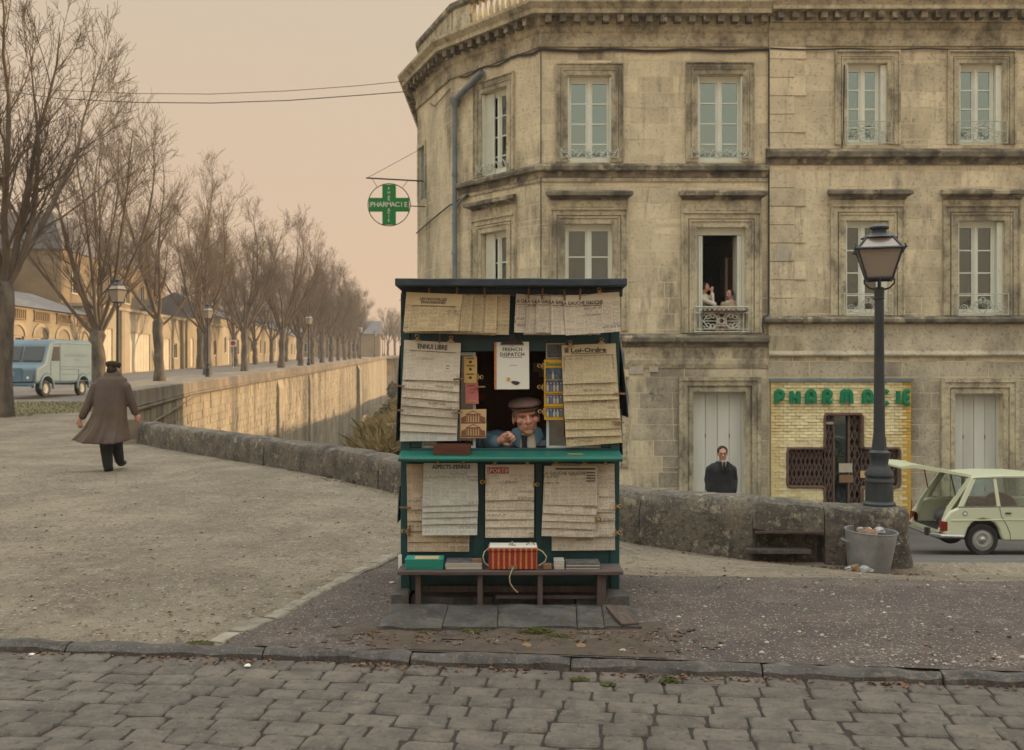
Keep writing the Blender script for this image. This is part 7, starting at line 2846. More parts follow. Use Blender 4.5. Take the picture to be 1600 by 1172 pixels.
L2 = [(879.5, 600, 964, 597), (880, 617, 965.5, 615.5), (880.5, 627, 967, 623.5), (882, 655, 968.5, 653), (883, 671, 970, 669), (883.6, 683, 971, 680), (884.5, 698, 972, 691.5)]
fo = fan([(877.5, 539.5), (962, 536.5)], L2, ['news_cream_head', 'news_cream', 'news_cream', 'news_cream', 'news_tan', 'news_cream', 'news_tan'],
         lambda i: 'front cream newspaper of the right window column with Loi-Ordre masthead' if i == 0 else ('lowest sheet of the Loi-Ordre column, touching the counter end' if i == 6 else '%s newspaper down the Loi-Ordre column, a cream strip' % ORD[i]), 50, 6.552)
o, Y = fo[0]
print_text(o, 'Loi-Ordre', 919.5, 550, 6.6, Y - 0.005, 0.026, 1.5, 'ink', xs=1.42)
patch(o, 'rule', [(892, 552.5), (948, 550.5), (948, 551.3), (892, 553.3)], Y - 0.005, 'ink')
for q in ([(881, 556), (957, 554), (957, 554.6), (881, 556.6)], [(956.5, 554), (957.2, 554), (961, 597), (960.3, 597)], [(881, 556), (881.7, 556), (883, 599), (882.3, 599)]):
    patch(o, 'rule', q, Y - 0.006, 'ink_soft')
patch(o, 'emblem', [(882, 544), (888, 543.5), (888.5, 551), (882.5, 551.5)], Y - 0.005, 'ink_soft')
# lower panel
yb = 6.590
fo = fan([(635, 725), (735, 725)], [(637, 796, 734, 796), (637, 813, 734, 813), (637, 829, 733.6, 829), (637, 846, 733.4, 846), (637, 861.5, 733, 861.5)], ['news_brown'],
         lambda i: '%s brownish newspaper down the back column at the lower left' % ORD[i], 70, yb - 0.012)
fo = fan([(662, 723.5), (746, 723.5)], [(660, 790.5, 747.5, 788), (660, 800, 747, 798), (659.7, 809, 746.5, 807), (659.5, 819, 746, 817.5), (659.5, 836, 745.7, 835.5)], ['news_blue_head', 'news_blue'],
         lambda i: 'bluish front newspaper with ASPECTS D\'ENNUI masthead at the lower left' if i == 0 else '%s bluish newspaper down the ASPECTS D\'ENNUI column' % ORD[i], 80, yb - 0.055)
o, Y = fo[0]
print_text(o, "ASPECTS d'ENNUI", 705, 732.5, 6.2, Y - 0.004, 0.024, 0, 'ink', xs=0.85)
fo = fan([(758.5, 726), (834.5, 726)], [(758.3, 781.5, 834.3, 780.5), (758.3, 796.5, 834.3, 796), (758.2, 811, 834.2, 810.5), (758.2, 823.6, 834.2, 823), (758.2, 839.5, 834, 839.5)], ['news_grey_head', 'news_grey'],
         lambda i: 'front newspaper with white SPORTIF on a red box at the bottom centre' if i == 0 else '%s newspaper down the SPORTIF column at the bottom centre' % ORD[i], 90, yb - 0.035)
o, Y = fo[0]
patch(o, 'title_box', [(761, 730.3), (795, 730.3), (795, 740), (761, 740)], Y - 0.003, 'red_ink')
print_text(o, 'SPORTIF', 778, 738.6, 6.4, Y - 0.0042, 0.01, 0, 'white_ink')
fo[-1][0]
fo = fan([(862, 724), (960, 724.5)], [(862, 800, 961, 800), (862, 813, 961, 813), (862, 838, 961, 838), (862, 860, 961, 859)], ['news_grey'],
         lambda i: '%s newspaper down the back column at the lower right, partly hidden' % ORD[i], 100, yb - 0.012)
fo = fan([(850.5, 728), (933.5, 728)], [(851, 788.5, 932.5, 790), (848.5, 801, 931.5, 804.5), (847, 813, 931, 816), (846.5, 824, 930.5, 827), (846, 837, 929.5, 839)], ['news_grey_head', 'news_grey'],
         lambda i: 'front newspaper of the lower right column with faded LA GAUCHE GAUCHE masthead' if i == 0 else '%s newspaper down the front column at the lower right' % ORD[i], 110, yb - 0.055)
o, Y = fo[0]
print_text(o, 'LA GAUCHE GAUCHE', 882, 742, 5.0, Y - 0.004, 0.012, 0, 'ink_soft', xs=0.95)
for k in range(4):
    patch(o, 'headline', [(916, 737.5 + k * 4.3), (930, 737.5 + k * 4.3), (930, 739.8 + k * 4.3), (916, 739.8 + k * 4.3)], Y - 0.004, 'ink_soft')
patch(o, 'headline', [(868, 731.5), (930, 731.5), (930, 734), (868, 734)], Y - 0.004, 'ink')

# the white magazine in the middle of the opening, on its black clip
Y = 6.556
MG = sheet('magazine', [(774, 535), (826.5, 534), (827, 608), (774, 608.5)], Y, MT['mag_white'], 'white FRENCH DISPATCH magazine hanging alone in the window opening', 'magazine', None, 0.006, 0.0, 0.001, seed=200)
print_text(MG, 'THE', 800, 541.5, 2.0, Y - 0.003, 0.0, 0, 'ink', 'title')
print_text(MG, 'FRENCH', 800.5, 548.6, 5.6, Y - 0.003, 0.012, 0.4, 'ink', 'title', 0.95, 1.12)
print_text(MG, 'DISPATCH', 800.5, 556.6, 5.8, Y - 0.003, 0.012, 0.4, 'ink', 'title', 0.95, 1.06)
patch(MG, 'rule', [(785, 558.2), (816, 558), (816, 558.5), (785, 558.7)], Y - 0.003, 'ink')
patch(MG, 'rule', [(797, 570.3), (808, 570.3), (808, 570.8), (797, 570.8)], Y - 0.003, 'ink_soft')
patch(MG, 'binding', [(772.3, 535), (775.8, 535), (775.8, 608.4), (772.3, 608.4)], Y - 0.003, 'orange_edge')
pl = [(798, 596.5), (801, 595.2), (806, 595.3), (811, 596.6), (812.5, 598), (810.5, 600.5), (807, 601.8), (803, 600.8), (800, 598.6)]
patch(MG, 'cover_picture', pl, Y - 0.003, 'ink')
patch(MG, 'cover_picture', [(794.5 + 3 * math.cos(a * .5236), 592.6 + 3.2 * math.sin(a * .5236)) for a in range(12)], Y - 0.003, 'mustard')
# small goods beside the left sash
Yc = 6.632
for i, (yt, ybm) in enumerate(((582, 598), (569, 586), (557.5, 573))):
    Y = Yc - 0.009 + (i) * -0.0 + (2 - i) * -0.004
    o = sheet('booklet', [(725, yt), (745, yt - 0.4), (745.6, ybm), (725, ybm)], Yc - 0.012 - 0.004 * (2 - i), MT['yellow_card'], '%s yellow booklet in the little stack by the left sash' % ('bottom', 'middle', 'top')[i], 'booklet', 'yellow booklets', 0.003, 0.001, 0.0006, 3, 4, seed=210 + i)
    Yy = Yc - 0.016 - 0.004 * (2 - i)
    patch(o, 'title', [(729, yt + 1.6), (741, yt + 1.4), (741, yt + 3.2), (729, yt + 3.4)], Yy, 'sepia')
    patch(o, 'picture', [(735 + 2.4 * math.cos(a * .785), yt + 8 + 2.2 * math.sin(a * .785)) for a in range(8)], Yy, 'ink')
o = sheet('booklet', [(727, 598), (747, 597.4), (748, 631), (727.3, 631)], Yc - 0.018, MT['pink_card'], 'pink booklet under the yellow ones', 'booklet', None, 0.003, 0.001, 0.0006, 3, 4, seed=220)
patch(o, 'title', [(731, 601.2), (742, 601), (742, 602.8), (731, 603)], Yc - 0.022, 'red_ink')
patch(o, 'ornament', [(737.5 + 3.4 * math.cos(a * .5236), 611 + 3.6 * math.sin(a * .5236)) for a in range(12)], Yc - 0.022, 'red_ink')
patch(o, 'ornament', [(737.5 + 2.3 * math.cos(a * .5236), 611 + 2.5 * math.sin(a * .5236)) for a in range(12)], Yc - 0.0226, 'pink_card')
patch(o, 'rule', [(729, 626.5), (746, 626.5), (746, 627.3), (729, 627.3)], Yc - 0.022, 'yellow_card')
for i, yt in enumerate((661, 640)):
    o = sheet('postcard', [(719.5, yt), (760, yt - 0.8), (759.5, yt + (23.5 if i == 0 else 24)), (719, yt + (23.5 if i == 0 else 24))], Yc - 0.022 - 0.004 * (1 - i), MT['sepia_card'], '%s sepia postcard of a columned temple front by the left sash' % ('lower', 'upper')[i], 'postcard', 'temple postcards', 0.002, 0.001, 0.0006, 3, 4, seed=225 + i)
    Yy = Yc - 0.0262 - 0.004 * (1 - i)
    y = yt + 1.5
    patch(o, 'pediment', [(728, y + 5.5), (739.5, y), (751, y + 5.5), (751, y + 6.8), (728, y + 6.8)], Yy, 'sepia')
    patch(o, 'pediment_field', [(732, y + 5), (739.5, y + 1.8), (747, y + 5)], Yy - 0.0006, 'sepia_card')
    for k in range(6):
        x = 729 + k * 4
        patch(o, 'column', [(x, y + 7), (x + 1.7, y + 7), (x + 1.7, y + 17.5), (x, y + 17.5)], Yy, 'sepia')
    patch(o, 'wing', [(721, y + 11), (728, y + 8), (728, y + 17.5), (721, y + 17.5)], Yy, 'sepia')
    patch(o, 'wing', [(751, y + 8), (758, y + 11), (758, y + 17.5), (751, y + 17.5)], Yy, 'sepia')
    patch(o, 'forecourt', [(720, y + 18), (759, y + 18), (759, y + 20.5), (720, y + 20.5)], Yy, 'sepia')
FIGS = []
# right side: grey photo card and yellow magazines
o = sheet('photo_card', [(853, 536.5), (884, 536), (884, 560), (853, 560.5)], Yc - 0.03, MT['plate'], 'dark grey photograph card with pale border above the yellow magazines', 'photo card', None, 0.002, 0, 0.0006, 3, 3, seed=230)
patch(o, 'picture', [(855, 538.3), (882, 538), (882, 558.2), (855, 558.6)], Yc - 0.034, 'photo_grey')
for i, (yt, ybm) in enumerate(((619, 656), (600, 635), (562, 614))):
    lab = ('lowest yellow magazine of the stack by the right sash', 'middle yellow magazine of the stack by the right sash', 'top yellow magazine headed Ennuise by the right sash')[i]
    Y = Yc - 0.034 - i * 0.007
    o = sheet('magazine', [(850, yt), (880, yt), (880.5, ybm), (850.2, ybm)], Y, MT['mustard'], lab, 'magazine', 'yellow magazines', 0.005, 0.001, 0.0006, 3, 4, seed=235 + i)
    if i == 2:
        print_text(o, 'Ennuise', 865, 571.5, 6.0, Y - 0.004, 0.018, 0, 'green_sign', 'title', 0.9)
        patch(o, 'picture', [(852.5, 574.5), (879, 574.5), (879, 592.5), (852.5, 592.5)], Y - 0.004, 'photo_blue')
        patch(o, 'picture', [(852.5, 594), (879, 594), (879, 611.5), (852.5, 611.5)], Y - 0.004, 'photo_blue')
        FIGS.append((o, 853, 879, 595, 611.3, Y - 0.0046, 5))
        FIGS.append((o, 859, 869, 578, 592.3, Y - 0.0046, 1))
    else:
        patch(o, 'picture', [(853, ybm - 18.5), (879, ybm - 18.5), (879, ybm - 4.5), (853, ybm - 4.5)], Y - 0.004, 'photo_blue')
        FIGS.append((o, 853, 879, ybm - 18.3, ybm - 4.6, Y - 0.0046, 5))



def figures(o, x0, x1, y0, y1, Y, n):
    h = y1 - y0
    for i in range(n):
        x = lerp(x0, x1, (i + 0.5) / n)
        patch(o, 'figure', [(x - 1.5, y1), (x - 1.9, y0 + h * .5), (x - .8, y0 + h * .36), (x + .8, y0 + h * .36), (x + 1.9, y0 + h * .5), (x + 1.5, y1)], Y, ('plate', 'grey_card', 'plate')[i % 3])
        patch(o, 'figure', [(x + 1.1 * math.cos(a), y0 + h * .24 + 1.3 * math.sin(a)) for a in (0, .9, 1.8, 2.7, 3.6, 4.5, 5.4)], Y, 'plate')


for q in FIGS:
    figures(*q)
# ------------------------------------------------------------------ pegs and clips
peg = thing('clothes_peg', 'x', 'clothes peg', (0, 0, 0), 0, 'clothes pegs on the kiosk', world=False)
for s in (-1, 1):
    o = MB().prism([(0, -0.036), (0.0045 * s, -0.036), (0.0062 * s, -0.01), (0.0068 * s, 0.012), (0.0052 * s, 0.036), (0.0022 * s, 0.037), (0.0004 * s, 0.01)], -0.0055, 0.0055, lambda p, q, d: V(d, p, q)).build('prong', MT['peg'], peg)
mb = MB()
mb.tube([V(-0.0075, 0, 0.004), V(0.0075, 0, 0.004)], 0.0032, 6)
mb.build('spring', MT['steel_dark'], peg)
pegs = [(670.5, 450.5, 0, 6.452, 'wooden peg on the leftmost tan newspaper of the top row'), (714, 453.5, 8, 6.452, 'wooden peg on the seam of the two leftmost tan newspapers'), (757, 456, 0, 6.458, 'wooden peg on the tan newspapers left of the roof post'),
        (826, 458, 2, 6.456, 'wooden peg on the two leftmost grey newspapers of the top row'), (847.5, 458.5, 3, 6.452, 'wooden peg on the middle grey newspaper of the top row'), (882, 461, -2, 6.446, 'wooden peg left of the LA GAUCHE GAUCHE headline on the foremost sheet'), (906.5, 460, 4, 6.446, 'wooden peg above the last word of the foremost grey newspaper'),
        (687, 527, 0, 6.535, 'pale wooden peg standing on top of the ENNUI LIBRE page'), (717, 592, 84, 6.54, 'wooden peg lying across the right edge of the ENNUI LIBRE front page'), (623, 603, 92, 6.545, 'wooden peg sticking out left of the ENNUI LIBRE column, upper'), (621, 641, 90, 6.545, 'wooden peg sticking out left of the ENNUI LIBRE column, lower'),
        (714, 645, 84, 6.545, 'wooden peg clipping the sepia postcard to the ENNUI LIBRE column'), (749, 604.5, 88, 6.60, 'wooden peg holding the pink booklet'), (968.5, 615, 91, 6.545, 'wooden peg sticking out right of the Loi-Ordre column, upper'), (966, 660, 92, 6.55, 'wooden peg sticking out right of the Loi-Ordre column, lower'),
        (633, 793, 91, 6.555, 'wooden peg on the left edge of the brownish back newspapers'), (640, 829, 4, 6.57, 'wooden peg at the lower left corner post')]
for i, (px, py, a, Y, lab) in enumerate(pegs):
    q = V(KX(px, Y), Y, KZ(py, Y))
    c = copy_tree(peg, q, 0, None, lab) if i else peg
    c.location = q
    c.rotation_euler = (0, math.radians(a), 0)
    c['label'] = lab
clip = thing('brass_clip', 'x', 'clip', (0, 0, 0), 0, 'brass clips on the kiosk', world=False)
mb = MB()
mb.prism([(-0.022, 0.0), (0.022, 0.0), (0.019, 0.008), (-0.019, 0.008)], -0.004, 0.006, lambda p, q, d: V(p, d, q))
mb.prism([(-0.008, 0.008), (0.008, 0.008), (0.006, 0.018), (-0.006, 0.018)], -0.007, 0.004, lambda p, q, d: V(p, d, q))
mb.build('jaw', MT['brass'], clip)
mb = MB()
mb.tube([V(0.011 * math.cos(a * .5236), -0.004 + 0.004 * math.sin(a * 1.0472), 0.027 + 0.010 * math.sin(a * .5236)) for a in range(13)], 0.0042, 6)
mb.build('ring', MT['brass'], clip, smooth=True)
mb = MB()
mb.box(-0.012, 0.012, -0.012, -0.008, 0.004, 0.007)
mb.build('lip', MT['brass'], clip)
clips = [(937, 459, -8, 6.44, 'brass clip at the top right corner of the foremost grey newspaper'), (652, 532, 0, 6.538, 'dull clip at the top left of the ENNUI LIBRE page'), (704.5, 534.5, 2, 6.538, 'reddish clip at the top right of the ENNUI LIBRE page'), (891, 541.5, -2, 6.538, 'brass clip at the top left of the Loi-Ordre page'), (940, 537, -2, 6.538, 'brass clip at the top right of the Loi-Ordre page'),
         (746, 589.5, 90, 6.60, 'gold clip on the yellow booklets by the left sash'), (849, 572, -88, 6.59, 'gold clip on the left edge of the Ennuise magazine'), (849, 605, -88, 6.59, 'gold clip lower down on the Ennuise magazine edge'), (850, 643, -88, 6.595, 'silvery clip on the lowest yellow magazine, beside the vendor\'s ear'),
         (684, 725.5, 0, 6.525, 'clip under the counter left of the ASPECTS heading'), (724, 725.5, 0, 6.525, 'clip under the counter right of the ASPECTS heading'), (773, 727, 0, 6.54, 'clip at the top left of the SPORTIF page'), (824, 727, 0, 6.54, 'clip at the top right of the SPORTIF page'), (760, 753, -90, 6.545, 'bright brass clip on the left edge of the SPORTIF page'), (833, 757, 90, 6.545, 'bright brass clip on the right edge of the SPORTIF page'),
         (869, 727, 0, 6.525, 'clip at the top left of the lower right front page'), (913, 727.5, 0, 6.525, 'clip at the top right of the lower right front page'), (946, 726.5, 0, 6.565, 'clip on the back page at the far lower right'), (930, 811, 90, 6.53, 'rusty clip halfway down the lower right front column'), (637, 830, -90, 6.565, 'brass clip on the left edge of the brownish column'),
         (961, 791, 90, 6.565, 'upper brass clip on the right edge of the back column'), (961, 832, 90, 6.565, 'lower brass clip on the right edge of the back column')]
for i, (px, py, a, Y, lab) in enumerate(clips):
    q = V(KX(px, Y), Y, KZ(py, Y))
    c = copy_tree(clip, q, 0, None, lab) if i else clip
    c.location = q
    c.rotation_euler = (0, math.radians(a), 0)
    c['label'] = lab
BC = thing('bulldog_clip', 'large black bulldog clip holding the white magazine', 'clip', (KX(800, 6.55), 6.55, KZ(536, 6.55)))
q = Vector(BC.location)
mb = MB()
mb.prism([(-0.076, -0.010), (0.076, -0.010), (0.066, 0.006), (0.03, 0.016), (-0.03, 0.016), (-0.066, 0.006)], -0.010, 0.012, lambda p, w, d: q + V(p, d, w))
bevel(mb.build('jaw', MT['steel_dark'], BC), 0.003)
mb = MB()
mb.prism([(-0.026, 0.016), (0.026, 0.016), (0.024, 0.03), (0.03, 0.044), (0.018, 0.058), (-0.018, 0.058), (-0.03, 0.044), (-0.024, 0.03)], -0.008, 0.008, lambda p, w, d: q + V(p, d, w))
bevel(mb.build('spring', MT['steel_dark'], BC), 0.003)
for (pts_, lab) in (([(624, 470, 6.47), (640, 452, 6.46), (715, 456, 6.455), (800, 458, 6.47), (850, 462, 6.455), (905, 463, 6.445), (937, 457, 6.44), (975, 450, 6.46)], 'upper wire strung under the kiosk roof for the top row of newspapers'),
                    ([(634, 524, 6.58), (650, 531, 6.55), (704, 533, 6.55), (760, 528, 6.56), (800, 524, 6.56), (845, 532, 6.56), (890, 536, 6.55), (940, 532, 6.55), (964, 522, 6.58)], 'lower wire strung across the kiosk window for the magazine and front pages')):
    mb = MB().tube([V(KX(x, Y), Y, KZ(y, Y)) for x, y, Y in pts_], 0.0016, 4)
    tag(mb.build('line_wire', MT['wire']), lab, 'wire')

# ------------------------------------------------------------------ things on the counter and bench
zc = lambda Y: lerp(KZ(713, 6.42), ZC, (Y - 6.42) / 0.18)
BX = thing('wooden_box', 'open brown wooden box standing on the left of the green counter', 'box', (KX(705, 6.46), 6.5, zc(6.5)))
x0, x1, y0, y1 = KX(677, 6.45), KX(735, 6.45), 6.445, 6.575
z0, z1 = zc(6.50) - 0.004, KZ(695, 6.45)
for (a, b, c, d, nm) in ((x0, x1, y0, y0 + 0.012, 'front_board'), (x0, x1, y1 - 0.012, y1, 'back_board'), (x0, x0 + 0.012, y0 + 0.0125, y1 - 0.0125, 'end_board'), (x1 - 0.012, x1, y0 + 0.0125, y1 - 0.0125, 'end_board'), (x0 + 0.0125, x1 - 0.0125, y0 + 0.0125, y1 - 0.0125, 'bottom_board')):
    bevel(MB().box(a, b, c, d, z0, z0 + 0.012 if nm == 'bottom_board' else z1).build(nm, MT['box_wood'], BX), 0.0015)
MB().tube([V(KX(705, 6.44), 6.446, (z0 + z1) / 2), V(KX(705, 6.44), 6.441, (z0 + z1) / 2)], 0.004, 8).build('knob', MT['steel_dark'], BX)
pen = MB().tube([P(887, 710.5, 6.47), P(911, 711, 6.46)], 0.0045, 8)
pen.v = [(x, y, z + 0.004) for x, y, z in pen.v]
tag(pen.build('pen', MT['brass'], smooth=True), 'slim gold pen lying on the right part of the green counter', 'pen')
CBX = thing('cash_box', 'dark metal cash box with grey lid in front of the vendor on the inner counter', 'cash box', (KX(850, 6.75), 6.75, ZC))
bevel(MB().box(KX(833, 6.72), KX(858, 6.72), 6.70, 6.84, ZC - 0.011, KZ(697, 6.70)).build('box_body', MT['steel_dark'], CBX), 0.003)
bevel(MB().box(KX(831.5, 6.72), KX(860, 6.72), 6.69, 6.85, KZ(696.8, 6.70), KZ(687.5, 6.70)).build('lid', MT['grey_card'], CBX), 0.003)


def book(name, x0, x1, y0, y1, z, h, m, lab, cat, grp, rz=0.0, cover=None, pages='book_white', spine=False):
    """booklet with cover and page block"""
    c = V((x0 + x1) / 2, (y0 + y1) / 2, z)
    t = thing(name, lab, cat, tuple(c), rz, grp, world=False)
    w, d = (x1 - x0) / 2, (y1 - y0) / 2
    MB().box(-w + 0.001, w - 0.001, -d + 0.001, d, 0.0008, h - 0.0008).build('page_block', MT[pages], t)
    MB().box(-w, w, -d, d, h - 0.0008, h).build('cover', MT[m], t)
    MB().box(-w, w, -d, d, 0, 0.0008).build('back_cover', MT[m], t)
    return t


ZSB = ZS + 0.003
r = random.Random(55)
z = ZSB
for i in range(9):
    h = 0.0068
    dx = r.uniform(-.002, .002)
    t = book('booklet', KX(633, 6.38) + dx, KX(692, 6.38) + dx, 6.372 + r.uniform(-.002, .002), 6.53, z, h, 'teal_book', ('top bright green booklet of the left bench stack, with brown picture' if i == 8 else ('lowest' if i == 0 else '%s from the bottom' % ORD[i]) + ' bright green booklet in the stack at the left bench end'), 'booklet', 'green booklets', r.uniform(-.01, .01), pages='teal_book')
    z += h
MB().box(-0.06, 0.09, -0.05, 0.05, h + 0.0002, h + 0.0008).build('picture', MT['sepia_card'], t)
z = ZSB
for i in range(5):
    h = 0.0085
    dx = r.uniform(-.003, .003)
    t = book('magazine', KX(696, 6.38) + dx, KX(753, 6.38) + dx, 6.375 + r.uniform(-.003, .003), 6.54, z, h, 'book_white' if i < 4 else 'book_dark', ('top grey covered magazine of the white stack left of the striped parcel' if i == 4 else ('lowest' if i == 0 else '%s from the bottom' % ORD[i]) + ' white edged magazine in the stack left of the striped parcel'), 'magazine', 'white edged magazines', r.uniform(-.015, .015))
    z += h
o = MB().box(KX(738, 6.42), KX(752, 6.42), 6.40, 6.44, z + 0.0002, z + 0.016).build('matchbox', MT['carton'])
tag(o, 'small brown box lying on the white magazines left of the striped parcel', 'box')
z = ZSB
for i in range(4):
    h = 0.0095
    dx = r.uniform(-.003, .003)
    t = book('magazine', KX(884, 6.38) + dx, KX(937, 6.38) + dx, 6.375 + r.uniform(-.003, .003), 6.53, z, h, 'book_dark', ('top dark photo magazine at the right end of the bench' if i == 3 else ('lowest' if i == 0 else '%s from the bottom' % ORD[i]) + ' dark magazine in the stack at the right bench end'), 'magazine', 'dark magazines', r.uniform(-.015, .015), pages='book_dark' if i % 2 else 'book_white')
    z += h
z = ZSB
for i in range(5):
    t = book('card_pack', KX(866, 6.37), KX(882, 6.37), 6.375, 6.50, z, 0.0105, 'book_white', (('lowest' if i == 0 else 'top' if i == 4 else '%s from the bottom' % ORD[i]) + ' narrow white booklet in the small stack right of the parcel'), 'booklet', 'narrow white booklets', r.uniform(-.02, .02))
    z += 0.0105
o = MB().box(KX(849, 6.37), KX(862, 6.37), 6.38, 6.45, ZSB, ZSB + 0.028).build('small_carton', MT['carton'])
bevel(o, 0.002)
tag(o, 'small brown carton on the bench just right of the striped parcel', 'carton')
SP = thing('striped_parcel', 'red and gold striped parcel tied with loose twine in the middle of the bench', 'parcel', (KX(801, 6.4), 6.45, ZSB))
px0, px1 = KX(763.5, 6.37), KX(839.5, 6.37)
zt = KZ(858, 6.37)
o = MB().box(px0, px1, 6.365, 6.53, ZSB, zt).build('body', MT['stripe'], SP)
bevel(o, 0.006, 3)
o = MB().box(px0 - 0.004, px1 + 0.004, 6.358, 6.535, zt - 0.012, zt + 0.004).build('lid', MT['stripe'], SP)
bevel(o, 0.003)
o = MB().box(px0 + 0.004, px1 - 0.002, 6.37, 6.52, zt + 0.0045, zt + 0.016).build('paper_top', MT['mag_white'], SP)
bevel(o, 0.003)
o = MB().box(KX(794, 6.36), KX(808, 6.36), 6.352, 6.36, KZ(889, 6.36), KZ(883.5, 6.36)).build('clasp', MT['carton'], SP)
for pts_ in ([(764, 856, 6.40), (757, 862, 6.37), (754.5, 870, 6.35), (757, 879, 6.35), (763, 884, 6.36)], [(838, 857, 6.40), (848, 862, 6.37), (854, 870, 6.35), (852, 877, 6.35), (842, 884, 6.355)], [(794, 855, 6.42), (797, 849, 6.42), (801, 846.5, 6.43), (800, 851, 6.44)], [(822, 851, 6.43), (829, 847.5, 6.43), (834, 849, 6.43), (837, 855, 6.42)],
             [(802, 887, 6.352), (799, 893, 6.326), (796, 902, 6.318), (797, 911, 6.318), (802, 919, 6.318), (809, 926, 6.318)], [(797, 851, 6.40), (806, 852, 6.40)]):
    mb = MB().tube([V(KX(x, Y), Y, KZ(y, Y)) for x, y, Y in pts_], 0.0042, 6)
    mb.build('twine', MT['string'], SP, smooth=True)
o = MB().box(KX(620, 6.42), KX(625.5, 6.42), 6.50, 6.51, KZ(891, 6.5), KZ(867, 6.5)).build('white_card', MT['china'])
tag(o, 'narrow white card wedged against the left end of the bench', 'card')

# dark tarpaulin and papers hanging on the flanks
mb = MB()
rings = []
for i in range(9):
    t = i / 8
    z = lerp(KZ(540), KZ(652), t)
    x = XR + 0.008 + 0.050 * t ** 0.8
    rings.append([V(x - 0.004 * (1 - t), YK + 0.0, z), V(x + 0.012 + 0.008 * math.sin(i * 1.4), YK + 0.05, z), V(x + 0.006 + 0.01 * math.sin(i * 1.1 + 1), YK + 0.22, z), V(x + 0.0, YK + 0.42, z), V(x - 0.012, YK + 0.42, z), V(x - 0.008, YK + 0.20, z), V(x - 0.008 * (1 - t) - 0.004, YK + 0.03, z)])
mb.loft(rings)
tag(mb.build('tarpaulin', MT['dark_fabric'], smooth=True), 'dark tarpaulin flap hanging on the right flank of the kiosk', 'tarpaulin')
mb = MB()
rings = []
for i in range(9):
    t = i / 8
    z = lerp(KZ(540), KZ(690), t)
    x = XL - 0.006 - 0.026 * t ** 0.7
    rings.append([V(x, YK + 0.01, z), V(x - 0.010 + 0.005 * math.sin(i * 1.7), YK + 0.08, z), V(x - 0.004, YK + 0.4, z), V(x + 0.006, YK + 0.4, z), V(x + 0.004, YK + 0.02, z)])
mb.loft(rings)
tag(mb.build('tarpaulin', MT['dark_fabric'], smooth=True), 'dark tarpaulin flap hanging on the left flank of the kiosk', 'tarpaulin')
for i, (z0, z1, x0, s) in enumerate(((KZ(533), KZ(600), XR + 0.004, 1), (KZ(640), KZ(712), XR + 0.004, 1), (KZ(760), KZ(818), XL - 0.004, -1))):
    mb = MB()
    rows = []
    for k in range(5):
        t = k / 4
        z = lerp(z0, z1, t)
        d = s * (0.005 + (0.012 + 0.02 * (i == 0)) * t)
        rows.append([V(x0 + d, YK + 0.03, z), V(x0 + d + s * 0.006, YK + 0.03, z), V(x0 + d + s * 0.008, YK + 0.28, z), V(x0 + d, YK + 0.28, z)])
    mb.loft(rows)
    tag(mb.build('hanging_paper', MT[('news_tan', 'dark_fabric', 'dark_fabric')[i]]), ('tan newspaper edge hanging on the upper right flank of the kiosk', 'dark folded paper hanging low on the right flank of the kiosk', 'dark folder hanging on the lower left flank of the kiosk')[i], 'paper')
# prints pinned inside at the back
for i, (px, py, w, h, m) in enumerate(((838, 574, 12, 18, 'sepia_card'), (846, 580, 10, 22, 'plate'), (752, 620, 14, 16, 'red_ink'), (845, 600, 9, 16, 'carton'), (760, 668, 9, 26, 'grey_card'), (815, 617, 40, 5, 'box_wood'))):
    Y = 7.50 if i != 5 else 7.45
    q = P(px, py, Y)
    w *= Y / F
    h *= Y / F
    lab = ('small tan print pinned on the kiosk back wall right of the magazine', 'pale framed print on the kiosk back wall beside the Ennuise magazine', 'dark red card on the kiosk back wall left of the opening', 'brown card on the kiosk back wall above the vendor\'s cap', 'grey card behind the sepia postcard', 'short shelf on the kiosk back wall above the vendor\'s cap')[i]
    t = thing('pinned_print' if i != 5 else 'wall_shelf', lab, 'print' if i != 5 else 'shelf', tuple(q))
    MB().box(q.x - w / 2, q.x + w / 2, Y, Y + 0.012 if i != 5 else Y + 0.1, q.z - h / 2, q.z + h / 2).build('mount', MT['box_wood'], t)
    MB().box(q.x - w * .4, q.x + w * .4, Y - 0.003, Y - 0.0005, q.z - h * .4, q.z + h * .4).build('face', MT[m], t)

# ------------------------------------------------------------------ people
def cap_tube(mb, path, rad, n=10):
    """tube with rounded ends"""
    path = [Vector(p) for p in path]
    mb.tube(path, rad, n)
    for p, q in zip(path, rad):
        mb.ell(p, (q,) * 3, nu=10, nv=6)


